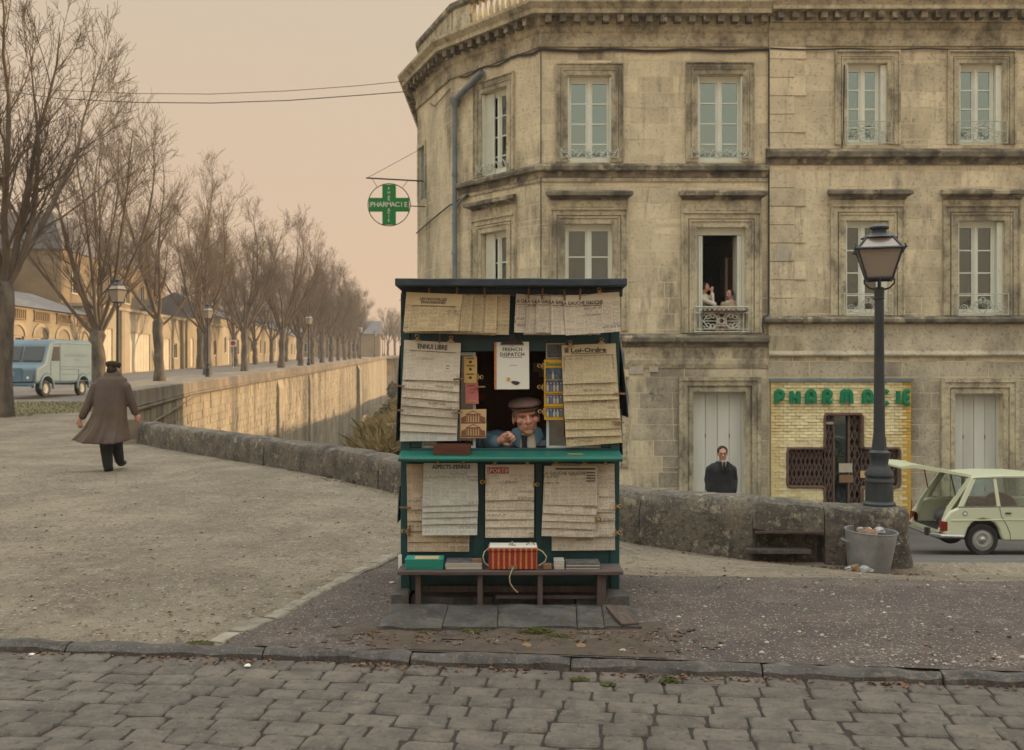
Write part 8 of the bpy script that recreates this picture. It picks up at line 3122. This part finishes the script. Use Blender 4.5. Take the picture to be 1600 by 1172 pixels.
def head_mb(mb, M, s=1.0):
    """head about 0.235 m tall facing -Y, origin at the centre of the skull, z up"""
    def E(c, r, rot=None):
        A = M.to_3x3() @ (rot.to_3x3() if rot is not None else Matrix.Identity(3))
        mb.ell(M @ (Vector(c) * s), [q * s for q in r], A, 16, 12)

    def T(path, rad):
        cap_tube(mb, [M @ (Vector(p) * s) for p in path], [q * s for q in rad], 8)

    E((0, 0.012, 0.025), (0.074, 0.094, 0.092))
    E((0, -0.018, -0.035), (0.062, 0.074, 0.074))
    E((0, -0.048, -0.084), (0.033, 0.034, 0.030))        # chin and jaw
    E((0.034, -0.022, -0.060), (0.026, 0.044, 0.034))
    E((-0.034, -0.022, -0.060), (0.026, 0.044, 0.034))
    T([(-0.040, -0.077, 0.022), (0, -0.086, 0.018), (0.040, -0.077, 0.022)], [0.012, 0.014, 0.012])   # brow
    T([(0, -0.086, 0.012), (0, -0.102, -0.018), (0, -0.108, -0.032)], [0.009, 0.011, 0.0155])         # nose
    for q in (-1, 1):
        E((q * 0.014, -0.097, -0.034), (0.011, 0.012, 0.009))
        E((q * 0.045, -0.066, -0.020), (0.025, 0.022, 0.022))                                           # cheek
        E((q * 0.079, 0.012, -0.010), (0.009, 0.019, 0.029))                                            # ear
    T([(-0.020, -0.084, -0.056), (0, -0.092, -0.054), (0.020, -0.084, -0.056)], [0.007, 0.009, 0.007])  # lips
    T([(-0.017, -0.083, -0.067), (0, -0.089, -0.068), (0.017, -0.083, -0.067)], [0.007, 0.008, 0.007])
    T([(0, 0.02, -0.07), (0, 0.035, -0.16)], [0.056, 0.058])                                            # neck


def face_bits(par, M, s, brow='brow', glasses=False):
    for q in (-1, 1):
        c = M @ (V(q * 0.032, -0.075, -0.002) * s)
        mb = MB().ell(c, (0.0095 * s, 0.009 * s, 0.0052 * s), M.to_3x3(), 10, 8)
        mb.build('eye', MT['eye_white'], par, smooth='all')
        c = M @ (V(q * 0.032, -0.0835, -0.002) * s)
        MB().ell(c, (0.005 * s, 0.0035 * s, 0.0046 * s), M.to_3x3(), 10, 8).build('iris', MT['eye'], par, smooth='all')
        mb = MB()
        cap_tube(mb, [M @ (V(q * a, b, c_) * s) for a, b, c_ in ((0.017, -0.0865, 0.024), (0.034, -0.084, 0.029), (0.050, -0.073, 0.024))], [0.0032 * s, 0.0036 * s, 0.002 * s], 6)
        mb.build('eyebrow', MT[brow], par, smooth='all')
        mb = MB()
        mb.tube([M @ (V(q * a, b, c_) * s) for a, b, c_ in ((0.019, -0.083, 0.003), (0.032, -0.0865, 0.009), (0.046, -0.077, 0.003))], 0.0028 * s, 5)
        mb.build('eyelid', MT['lip'], par, smooth='all')
        if glasses:
            mb = MB()
            mb.tube([M @ (V(q * 0.033 + 0.021 * math.cos(a * .5236), -0.095, -0.002 + 0.017 * math.sin(a * .5236)) * s) for a in range(13)], 0.003 * s, 5)
            mb.tube([M @ (V(q * 0.012, -0.098, 0.002) * s), M @ (V(0, -0.1, 0.004) * s)], 0.003 * s, 5)
            mb.build('spectacles', MT['eye'], par)
    mb = MB()
    mb.tube([M @ (V(a, b, c_) * s) for a, b, c_ in ((-0.026, -0.078, -0.058), (-0.010, -0.0945, -0.061), (0.010, -0.0945, -0.061), (0.026, -0.078, -0.058))], 0.0028 * s, 5)
    mb.build('mouth', MT['lip'], par, smooth='all')


def hand_mb(mb, M, s=1.0, curl=0.9, side=1):
    """hand: wrist at the origin, fingers along +X, palm down -Z; thumb on the +Y*side edge"""
    def T(path, rad):
        cap_tube(mb, [M @ (Vector(p) * s) for p in path], [q * s for q in rad], 8)
    A = M.to_3x3()
    mb.ell(M @ (V(0.045, 0, 0) * s), [q * s for q in (0.050, 0.040, 0.017)], A, 12, 8)
    T([(-0.02, 0, 0), (0.02, 0, 0)], [0.027, 0.029])
    for k, (y, L_) in enumerate(((0.030, 0.072), (0.010, 0.080), (-0.011, 0.075), (-0.031, 0.060))):
        p = V(0.085 - abs(k - 1) * 0.004, y * side, 0.004)
        pts_ = [p]
        a = curl * 0.45
        for seg, fr in enumerate((0.45, 0.32, 0.23)):
            p = p + V(math.cos(a), 0.0, -math.sin(a)) * L_ * fr
            pts_.append(p)
            a += curl * 0.85
        T(pts_, [0.0098, 0.0092, 0.0085, 0.0075])
    T([(0.012, 0.030 * side, -0.004), (0.040, 0.052 * side, -0.014), (0.066, 0.050 * side, -0.026), (0.086, 0.036 * side, -0.032)], [0.013, 0.0115, 0.0105, 0.009])


# --- the vendor, leaning forward behind the counter
VY = 6.73
vh = P(822, 652, VY)
VEN = thing('person', 'old man in brown flat cap and blue work jacket leaning behind the kiosk counter', 'person', (vh.x, VY + 0.25, 0.09))
HM = Matrix.Translation(vh) @ Matrix.Rotation(math.radians(-6), 4, 'Y') @ Matrix.Rotation(math.radians(6), 4, 'Z') @ Matrix.Rotation(math.radians(-3), 4, 'X')
S = 1.07
mb = MB()
head_mb(mb, HM, S)
chest = V(vh.x - 0.015, VY + 0.16, vh.z - 0.31)
hip = V(vh.x - 0.02, VY + 0.34, 0.55)
cap_tube(mb, [hip, hip.lerp(chest, .5), chest, V(vh.x, VY + 0.10, vh.z - 0.20)], [0.15, 0.15, 0.16, 0.07], 14)
hR = V(KX(797, 6.80), 6.72, KZ(698, 6.74))
shR, shL = V(vh.x - 0.19, VY + 0.12, vh.z - 0.165), V(vh.x + 0.17, VY + 0.15, vh.z - 0.15)
elR = V(vh.x - 0.29, VY + 0.06, ZC + 0.04)
wrR = V(hR.x - 0.085, 6.68, ZC + 0.05)
elL = V(vh.x + 0.26, VY + 0.05, ZC + 0.01)
wrL = V(vh.x + 0.06, 6.88, ZC + 0.03)
cap_tube(mb, [shR, elR, wrR], [0.06, 0.045, 0.03])
cap_tube(mb, [shL, elL, wrL], [0.06, 0.045, 0.03])
for q in (-1, 1):                                       # seated legs behind the panel
    cap_tube(mb, [hip + V(q * 0.09, 0, -0.02), hip + V(q * 0.11, -0.22, -0.04), hip + V(q * 0.11, -0.20, -0.44)], [0.085, 0.06, 0.042])
HR = Matrix.Translation(wrR + V(0.02, -0.012, 0.012)) @ Matrix.Rotation(math.radians(-22), 4, 'Z') @ Matrix.Rotation(math.radians(-24), 4, 'Y') @ Matrix.Rotation(math.radians(-62), 4, 'X')
hand_mb(mb, HR, 0.92, 1.45, 1)
HL = Matrix.Translation(wrL) @ Matrix.Rotation(math.radians(200), 4, 'Z')
hand_mb(mb, HL, 0.95, 0.5, -1)
body = organic('body', mb, 0.0042, MT['skin'], VEN, 4)
face_bits(VEN, HM, S)
mb = MB()                                               # creases beside the nose and on the forehead
for q in (-1, 1):
    mb.tube([HM @ (V(q * a, b, c_) * S) for a, b, c_ in ((0.021, -0.088, -0.030), (0.033, -0.080, -0.046), (0.036, -0.071, -0.062))], 0.0022, 5)
for z in (0.040, 0.050):
    mb.tube([HM @ (V(a, b, z) * S) for a, b in ((-0.035, -0.071), (0, -0.0795), (0.035, -0.071))], 0.0018, 5)
mb.build('face_crease', MT['skin'], VEN, smooth='all')
mb = MB()                                               # side hair
for q in (-1, 1):
    mb.ell(HM @ (V(q * 0.070, 0.022, 0.022) * S), (0.014 * S, 0.045 * S, 0.026 * S), HM.to_3x3())
mb.ell(HM @ (V(0, 0.085, 0.0) * S), (0.06 * S, 0.025 * S, 0.04 * S), HM.to_3x3())
mb.build('hair', MT['hair_grey'], VEN, smooth='all')
mb = MB()                                               # flat cap: crown disc swelling over a short peak
CM = HM @ Matrix.Translation(V(0, 0.0, 0.066) * S) @ Matrix.Rotation(math.radians(7), 4, 'X')
rings = []
for (rx, ry, z, yo) in ((0.086, 0.100, -0.004, 0.008), (0.095, 0.116, 0.002, -0.004), (0.103, 0.130, 0.008, -0.010), (0.103, 0.126, 0.021, -0.008), (0.088, 0.104, 0.039, 0.0), (0.052, 0.062, 0.051, 0.004), (0.010, 0.012, 0.055, 0.006)):
    rings.append([CM @ (V(rx * math.cos(a * 6.2832 / 28), yo + ry * math.sin(a * 6.2832 / 28), z + 0.004 * noise.noise((math.cos(a * 6.2832 / 28) * 2, math.sin(a * 6.2832 / 28) * 2, z * 30))) * S) for a in range(28)])
mb.loft(rings)
pk = []
for k in range(13):
    a = math.radians(200 + 140 * k / 12)
    pk.append((math.cos(a), math.sin(a)))
top_i = [CM @ (V(0.088 * c, 0.008 + 0.098 * s_, 0.002) * S) for c, s_ in pk]
top_o = [CM @ (V(0.096 * c, 0.129 * s_, -0.003 - 0.006 * abs(s_)) * S) for c, s_ in pk]
up = CM.to_3x3() @ V(0, 0, 0.006)
vs = top_i + top_o + [v - up for v in top_i] + [v - up for v in top_o]
n = 13
fs = []
for k in range(n - 1):
    fs += [(k, k + 1, n + k + 1, n + k), (2 * n + k + 1, 2 * n + k, 3 * n + k, 3 * n + k + 1), (n + k, n + k + 1, 3 * n + k + 1, 3 * n + k), (k + 1, k, 2 * n + k, 2 * n + k + 1)]
fs += [(0, n, 3 * n, 2 * n), (n - 1, 2 * n - 1 + 0, 4 * n - 1, 3 * n - 1)]
mb.add(vs, fs)
mb.build('flat_cap', MT['cap'], VEN, smooth='all')
mb = MB()                                               # jacket
cap_tube(mb, [hip + V(0, 0, 0.02), hip.lerp(chest, .55) + V(0, -0.01, 0), chest + V(0, 0, 0.0)], [0.19, 0.195, 0.185], 16)
mb.ell(chest + V(0, 0.0, 0.07), (0.22, 0.13, 0.11))
mb.ell(chest + V(-0.01, -0.02, 0.0), (0.205, 0.15, 0.18))
cap_tube(mb, [shR + V(0.05, 0, 0.0), shR, elR, wrR + (elR - wrR) * 0.12], [0.07, 0.08, 0.066, 0.050])
cap_tube(mb, [shL + V(-0.05, 0, 0.0), shL, elL, wrL + (elL - wrL) * 0.12], [0.07, 0.08, 0.066, 0.050])
jk = organic('jacket', mb, 0.008, MT['jacket'], VEN, 5)
# cut the neck V open with shirt, collar and tie laid over the chest
mb = MB()
fr = V(vh.x + 0.005, VY - 0.045, 0)
nz = vh.z - 0.125
mb.prism([(-0.045, nz + 0.03), (0.055, nz + 0.02), (0.060, nz - 0.05), (0.028, nz - 0.26), (-0.005, nz - 0.26), (-0.05, nz - 0.05)], 0, 0.03, lambda p, q, d: V(fr.x + p, fr.y + d + (q - nz) * -0.02, q))
mb.build('shirt', MT['shirt'], VEN)
mb = MB()
mb.prism([(-0.018, nz + 0.012), (0.024, nz + 0.006), (0.020, nz - 0.04), (0.034, nz - 0.24), (-0.012, nz - 0.24), (-0.012, nz - 0.04)], -0.012, -0.002, lambda p, q, d: V(fr.x + p - 0.02, fr.y + d, q))
mb.build('tie', MT['tie'], VEN)
for q in (-1, 1):
    mb = MB()
    pl_ = [(0.035, nz + 0.075), (0.092, nz + 0.055), (0.115, nz - 0.005), (0.060, nz - 0.06), (0.050, nz + 0.02)] if q > 0 else [(0.035, nz + 0.07), (0.095, nz + 0.05), (0.13, nz - 0.03), (0.050, nz - 0.075), (0.042, nz + 0.01)]
    mb.prism(pl_, -0.020, -0.004, lambda p, w, d: V(fr.x + q * p, fr.y + d + 0.5 * max(0, p - 0.055), w))
    bevel(mb.build('collar', MT['jacket'], VEN), 0.005)
for zz in (0.64, 0.76):
    pass

# --- the man walking away in the long brown overcoat
WY = 15.5
wx = KX(168, WY)
gz_ = G(wx, WY) + und(wx, WY)
WALK = thing('person', 'man in long brown overcoat and dark cap walking away over the gravel', 'person', (wx, WY, gz_))
k = WY / F
WP = lambda px, py, dy=0.0: V((px - 800) * k, WY + dy, HC - (py - 586) * k)
mb = MB()
hc = WP(176, 577, 0.03)
HMw = Matrix.Translation(hc) @ Matrix.Rotation(math.radians(172), 4, 'Z') @ Matrix.Rotation(math.radians(8), 4, 'X')
head_mb(mb, HMw, 1.0)
pel = WP(172, 655)
cap_tube(mb, [pel, WP(172, 630), WP(172, 606)], [0.12, 0.12, 0.11], 12)
lhand, rhand = WP(128, 655, -0.08), WP(209, 648, 0.10)
shl, shr = WP(149, 598), WP(197, 597)
cap_tube(mb, [WP(158, 604), WP(139, 628, -0.02), lhand], [0.045, 0.04, 0.032])
cap_tube(mb, [WP(188, 604), WP(204, 626, 0.02), rhand], [0.045, 0.04, 0.032])
hand_mb(mb, Matrix.Translation(rhand) @ Matrix.Rotation(math.radians(80), 4, 'Y') @ Matrix.Rotation(math.radians(80), 4, 'X'), 1.0, 0.8, 1)
hand_mb(mb, Matrix.Translation(lhand) @ Matrix.Rotation(math.radians(85), 4, 'Y') @ Matrix.Rotation(math.radians(80), 4, 'X'), 1.0, 0.8, -1)
cap_tube(mb, [pel + V(-0.05, 0, -0.05), WP(166, 690, 0.0), WP(168, 728, -0.02)], [0.09, 0.065, 0.045])
cap_tube(mb, [pel + V(0.06, 0, -0.05), WP(178, 690, 0.10), WP(176, 722, 0.32)], [0.09, 0.065, 0.045])
organic('body', mb, 0.011, MT['skin_pale'], WALK, 3)
mb = MB()
rings = []
# rows: px left, px right, py, half depth m, y shift
rows = [(165, 187, 583, 0.09, 0.02), (163, 189, 588, 0.11, 0.02), (152, 197, 593, 0.15, 0.02), (149, 199, 604, 0.16, 0.0), (149, 198, 620, 0.17, -0.01), (148, 198, 640, 0.18, -0.02), (142, 199, 656, 0.20, -0.02), (132, 201, 672, 0.24, -0.02), (120, 203, 685, 0.28, -0.03), (114, 204, 691, 0.30, -0.03)]
for i, (a, b, y, dpt, ys) in enumerate(rows):
    ring = []
    c = WP((a + b) / 2, y, ys)
    w = (b - a) / 2 * k
    fold = max(0.12, (y - 612) / 60)
    for q in range(40):
        t = 6.2832 * q / 40
        rr = 1 + 0.09 * fold * math.sin(q * 0.9 + 0.6 + i * .15) + 0.07 * fold * math.sin(q * 2.2 + i * .3) - (0.10 * fold if q in (10, 11) else 0)
        z = 0.02 * math.sin(t * 2 + 1) * fold
        ring.append(c + V(w * math.cos(t) * (rr if abs(math.cos(t)) < 0.9 else 1), dpt * math.sin(t) * rr, z + 0.01))
    rings.append(ring)
c_ = WP(136, 668, -0.03)
mb.loft(rings)
cap_tube(mb, [WP(158, 599), WP(150, 605, -0.01), WP(141, 628, -0.03), WP(132, 650, -0.07)], [0.085, 0.085, 0.070, 0.060])
cap_tube(mb, [WP(188, 599), WP(196, 605), WP(203, 626, 0.03), WP(208, 644, 0.08)], [0.085, 0.085, 0.068, 0.058])
cap_tube(mb, [WP(170, 588, 0.0), WP(182, 588, 0.0)], [0.085, 0.085])
organic('overcoat', mb, 0.013, MT['coat_brown'], WALK, 3)
mb = MB()
cap_tube(mb, [WP(166, 672, -0.02), WP(167, 700, -0.02), WP(170, 728, -0.03)], [0.115, 0.095, 0.075])
cap_tube(mb, [WP(178, 672, 0.05), WP(178, 698, 0.12), WP(175, 722, 0.30)], [0.115, 0.09, 0.07])
organic('trousers', mb, 0.013, MT['trouser'], WALK, 2)
for (x, y, dy) in ((169, 733, -0.02), (176, 727, 0.33)):
    q = WP(x, y, dy)
    MB().ell(q + V(-0.01, 0.06, 0), (0.055, 0.14, 0.05)).build('shoe', MT['shoe'], WALK, smooth='all')
mb = MB()
CM = HMw @ Matrix.Translation(V(0, 0.0, 0.055))
rings = []
for (rx, ry, z) in ((0.090, 0.104, -0.03), (0.100, 0.116, -0.008), (0.114, 0.128, 0.016), (0.108, 0.12, 0.042), (0.07, 0.08, 0.062), (0.01, 0.01, 0.067)):
    rings.append([CM @ V(rx * math.cos(a * .3142), 0.01 + ry * math.sin(a * .3142), z) for a in range(20)])
mb.loft(rings)
mb.build('cap', MT['cap_dark'], WALK, smooth='all')
mb = MB()
mb.ell(HMw @ V(0, 0.04, -0.02), (0.082, 0.075, 0.075), HMw.to_3x3())
mb.build('hair', MT['hair_dark'], WALK, smooth='all')

# --- the man in black before the door
DY = 17.6
k = DY / F
DP = lambda px, py, dy=0.0: V((px - 800) * k, DY + dy, HC - (py - 586) * k)
dg_ = LOWZ((1127 - 800) * k, DY)
MAN = thing('person', 'man in black overcoat, white shirt and tie standing before the pale door', 'person', ((1127 - 800) * k, DY, dg_))
mb = MB()
HMd = Matrix.Translation(DP(1128.5, 708.5, -0.02)) @ Matrix.Rotation(math.radians(-6), 4, 'Z')
head_mb(mb, HMd, 1.02)
cap_tube(mb, [DP(1127, 775), DP(1127, 750), DP(1127, 736)], [0.11, 0.11, 0.10], 12)
for s in (-1, 1):
    cap_tube(mb, [DP(1127 + s * 14, 736), DP(1127 + s * 19.5, 750, 0.03), DP(1127 + s * 18, 766, 0.0)], [0.04, 0.04, 0.03])
    hand_mb(mb, Matrix.Translation(DP(1127 + s * 16, 768, 0.0)) @ Matrix.Rotation(math.radians(70), 4, 'Y'), 0.8, 0.6, s)
    cap_tube(mb, [DP(1127 + s * 7, 775), DP(1127 + s * 8, 815), V((1127 + s * 8 - 800) * k, DY, dg_ + 0.08)], [0.09, 0.065, 0.05])
organic('body', mb, 0.010, MT['skin_pale'], MAN, 3)
face_bits(MAN, HMd, 1.02, 'hair_dark', True)
mb = MB()
rows = [(1119, 1137, 721, 0.09), (1113, 1142, 726, 0.12), (1108.5, 1146, 735, 0.15), (1109, 1145.5, 752, 0.16), (1109, 1145.5, 768, 0.17), (1108, 1147, 790, 0.18), (1106, 1149, 818, 0.21)]
rings = []
for i, (a, b, y, dpt) in enumerate(rows):
    c = DP((a + b) / 2, y)
    w = (b - a) / 2 * k
    rings.append([c + V(w * math.cos(6.2832 * q / 28), dpt * math.sin(6.2832 * q / 28) * (1 + 0.03 * math.sin(q * 1.7)), 0) for q in range(28)])
mb.loft(rings)
for s in (-1, 1):
    cap_tube(mb, [DP(1127 + s * 12, 730), DP(1127 + s * 17.5, 734), DP(1127 + s * 20.5, 750, 0.03), DP(1127 + s * 18.5, 766, -0.03)], [0.075, 0.078, 0.066, 0.062])
organic('overcoat', mb, 0.011, MT['coat_black'], MAN, 3)
mb = MB()
mb.prism([(1123.5, 718.5), (1133, 718.5), (1131, 727), (1128.4, 735), (1126, 727)], -0.155, -0.10, lambda p, q, d: DP(p, q, d))
mb.build('shirt', MT['blouse'], MAN)
mb = MB()
mb.prism([(1127.2, 720.5), (1129.7, 720.5), (1130, 728), (1128.4, 735), (1126.8, 728)], -0.175, -0.158, lambda p, q, d: DP(p, q, d))
mb.build('tie', MT['tie'], MAN)
for s in (-1, 1):
    mb = MB()
    mb.prism([(1128.4 + s * 4.5, 719), (1128.4 + s * 8.5, 721), (1128.4 + s * 6, 730), (1128.4 + s * 0.6, 738)], -0.195, -0.15, lambda p, q, d: DP(p, q, d))
    bevel(mb.build('lapel', MT['coat_black'], MAN), 0.008)
    MB().ell(V((1127 + s * 8 - 800) * k, DY - 0.06, dg_ + 0.05), (0.055, 0.14, 0.05)).build('shoe', MT['shoe'], MAN, smooth='all')
mb = MB()
mb.ell(HMd @ V(0, 0.026, 0.058), (0.083, 0.090, 0.076), HMd.to_3x3())
for s in (-1, 1):
    mb.ell(HMd @ V(s * 0.068, 0.01, 0.045), (0.022, 0.055, 0.05), HMd.to_3x3())
mb.build('hair', MT['hair_dark'], MAN, smooth='all')
mb = MB()
for s in (-1, 1):
    cap_tube(mb, [DP(1127 + s * 8, 800), DP(1127 + s * 8, 830), V((1127 + s * 8 - 800) * k, DY, dg_ + 0.1)], [0.11, 0.095, 0.08])
organic('trousers', mb, 0.013, MT['trouser'], MAN, 2)

# --- the pair at the open window
NY_ = 24.27
k = NY_ / F
NP = lambda px, py, dy=0.0: V((px - 800) * k, NY_ + dy, HC - (py - 586) * k)


def seated(lab, hx, hy, yaw, tw, m, skin, hairm, armup, s):
    t = thing('person', lab, 'person', tuple(NP(hx, 520)))
    M = Matrix.Translation(NP(hx, hy)) @ Matrix.Rotation(math.radians(yaw), 4, 'Z') @ Matrix.Rotation(math.radians(4), 4, 'X')
    mb = MB()
    head_mb(mb, M, s)
    dx = -math.sin(math.radians(yaw))
    f = V(math.sin(math.radians(yaw)), -math.cos(math.radians(yaw)), 0)
    c = NP(hx, hy) + V(0, 0.03, -0.36) - f * 0.03
    cap_tube(mb, [c + V(0, 0, -0.30), c, c + V(0, 0, .12)], [0.15, 0.15, 0.10], 12)
    for q in (-1, 1):
        side = V(-f.y, f.x, 0) * q
        cap_tube(mb, [c + V(0, 0, -.32) + side * .08, c + V(0, 0, -.36) + f * 0.38 + side * .09, c + V(0, 0, -.75) + f * 0.38 + side * .09], [0.08, 0.06, 0.045])
    sh = [c + V(0.16, 0, 0.12), c + V(-0.16, 0, 0.12)]
    if armup:
        wr = M @ V(0.03, -0.15, -0.09)
        el = c + f * 0.22 + V(0, -0.16, -0.06)
        cap_tube(mb, [sh[1] + V(0, -0.05, 0), el, wr], [0.05, 0.042, 0.028])
        hand_mb(mb, Matrix.Translation(wr) @ Matrix.Rotation(math.radians(-80), 4, 'Y') @ Matrix.Rotation(math.radians(90), 4, 'X'), 0.9, 0.8, 1)
        el2 = c + V(0.2, -0.02, -0.14)
        wr2 = c + f * 0.26 + V(0.04, -0.08, -0.20)
        cap_tube(mb, [sh[0], el2, wr2], [0.05, 0.042, 0.028])
        hand_mb(mb, Matrix.Translation(wr2) @ Matrix.Rotation(math.radians(-20), 4, 'Z'), 0.9, 0.8, 1)
        arms = [(sh[1] + V(0, -0.05, 0), el, wr.lerp(el, .2)), (sh[0], el2, wr2.lerp(el2, .2))]
    else:
        arms = []
        for q, a in ((1, sh[0]), (-1, sh[1])):
            el = c + V(q * 0.20, -0.06, -0.14)
            wr = c + f * 0.25 + V(q * 0.03, -0.12, -0.10)
            cap_tube(mb, [a, el, wr], [0.055, 0.045, 0.03])
            hand_mb(mb, Matrix.Translation(wr) @ Matrix.Rotation(math.atan2(f.y, f.x), 4, 'Z'), 0.9, 0.9, q)
            arms.append((a, el, wr.lerp(el, .2)))
    organic('body', mb, 0.011, MT[skin], t, 3)
    face_bits(t, M, s, hairm)
    mb = MB()
    cap_tube(mb, [c + V(0, 0, -0.34), c, c + V(0, 0, 0.10)], [tw, tw, tw * .82], 14)
    mb.ell(c + V(0, 0, .10), (0.19 * tw / 0.17, 0.12, 0.08))
    for a in arms:
        cap_tube(mb, list(a), [0.075, 0.062, 0.048])
    organic('top', mb, 0.012, MT[m], t, 4)
    return t, M, c, f, arms


t, M, c, f, arms = seated('woman in white blouse and grey dress at the open window, hand to mouth', 1102.5, 449, 55, 0.155, 'blouse', 'skin_pale', 'hair_dark', True, 0.92)
mb = MB()
cap_tube(mb, [c + V(0.03, -0.02, -0.36), c + V(0.04, -0.02, -0.05), c + V(0.06, -0.0, 0.03)], [0.165, 0.162, 0.12], 14)
organic('dress', mb, 0.012, MT['grey_dress'], t, 3)
mb = MB()
mb.ell(M @ V(0, 0.03, 0.038), (0.080, 0.088, 0.078), M.to_3x3())
mb.ell(M @ V(0, 0.085, -0.01), (0.05, 0.045, 0.06), M.to_3x3())
for s in (-1, 1):
    mb.ell(M @ V(s * 0.066, 0.02, 0.0), (0.018, 0.05, 0.06), M.to_3x3())
mb.build('hair', MT['hair_dark'], t, smooth='all')
t, M, c, f, arms = seated('man in beige jumper leaning on the window railing, holding a small cup', 1140, 460, -52, 0.20, 'jumper', 'skin_pale', 'hair_dark', False, 0.92)
mb = MB()
mb.ell(M @ V(0, 0.035, 0.042), (0.079, 0.084, 0.072), M.to_3x3())
for s in (-1, 1):
    mb.ell(M @ V(s * 0.067, 0.025, 0.015), (0.016, 0.048, 0.05), M.to_3x3())
mb.build('hair', MT['hair_dark'], t, smooth='all')


def cup(px, py, dy, lab):
    q = NP(px, py, dy)
    t = thing('coffee_cup', lab, 'cup', tuple(q), 0, None, world=False)
    MB().lathe([(0.02, -0.035), (0.026, -0.03), (0.042, 0.02), (0.045, 0.04), (0.041, 0.04), (0.036, 0.0), (0.001, -0.02)], 16, cap=False).build('bowl', MT['china'], t, smooth=True)
    mb = MB()
    mb.tube([V(0.04 + 0.02 * math.sin(a * .52), 0, 0.022 - 0.02 * math.cos(a * .52)) for a in range(7)], 0.005, 5)
    mb.build('handle', MT['china'], t)


cup(1115, 482, -0.33, 'white coffee cup standing on the railing ledge between the two people')
cup(1133, 474.5, -0.20, 'small white cup held by the man in the beige jumper')
sl = NP(1126, 487, -0.2)
o = MB().box(NP(1092, 0).x, NP(1160, 0).x, NY_ - 0.45, NY_ - 0.14, sl.z - 0.02, sl.z).build('window_table', MT['box_wood'])
tag(o, 'narrow dark table top just behind the open window railing', 'table')

# ------------------------------------------------------------------ thin winter haze over the whole place
hz = MB().box(-130, 110, -12, 300, -13.6, 23).build('haze', None)
hm = bpy.data.materials.new('thin haze')
hm.use_nodes = True
hm.node_tree.nodes.clear()
ho = hm.node_tree.nodes.new('ShaderNodeOutputMaterial')
hv = hm.node_tree.nodes.new('ShaderNodeVolumePrincipled')
hv.inputs['Color'].default_value = (0.95, 0.92, 0.88, 1)
hv.inputs['Density'].default_value = 0.0006
hm.node_tree.links.new(hv.outputs[0], ho.inputs['Volume'])
hz.data.materials.clear()
hz.data.materials.append(hm)
hz['kind'] = 'stuff'
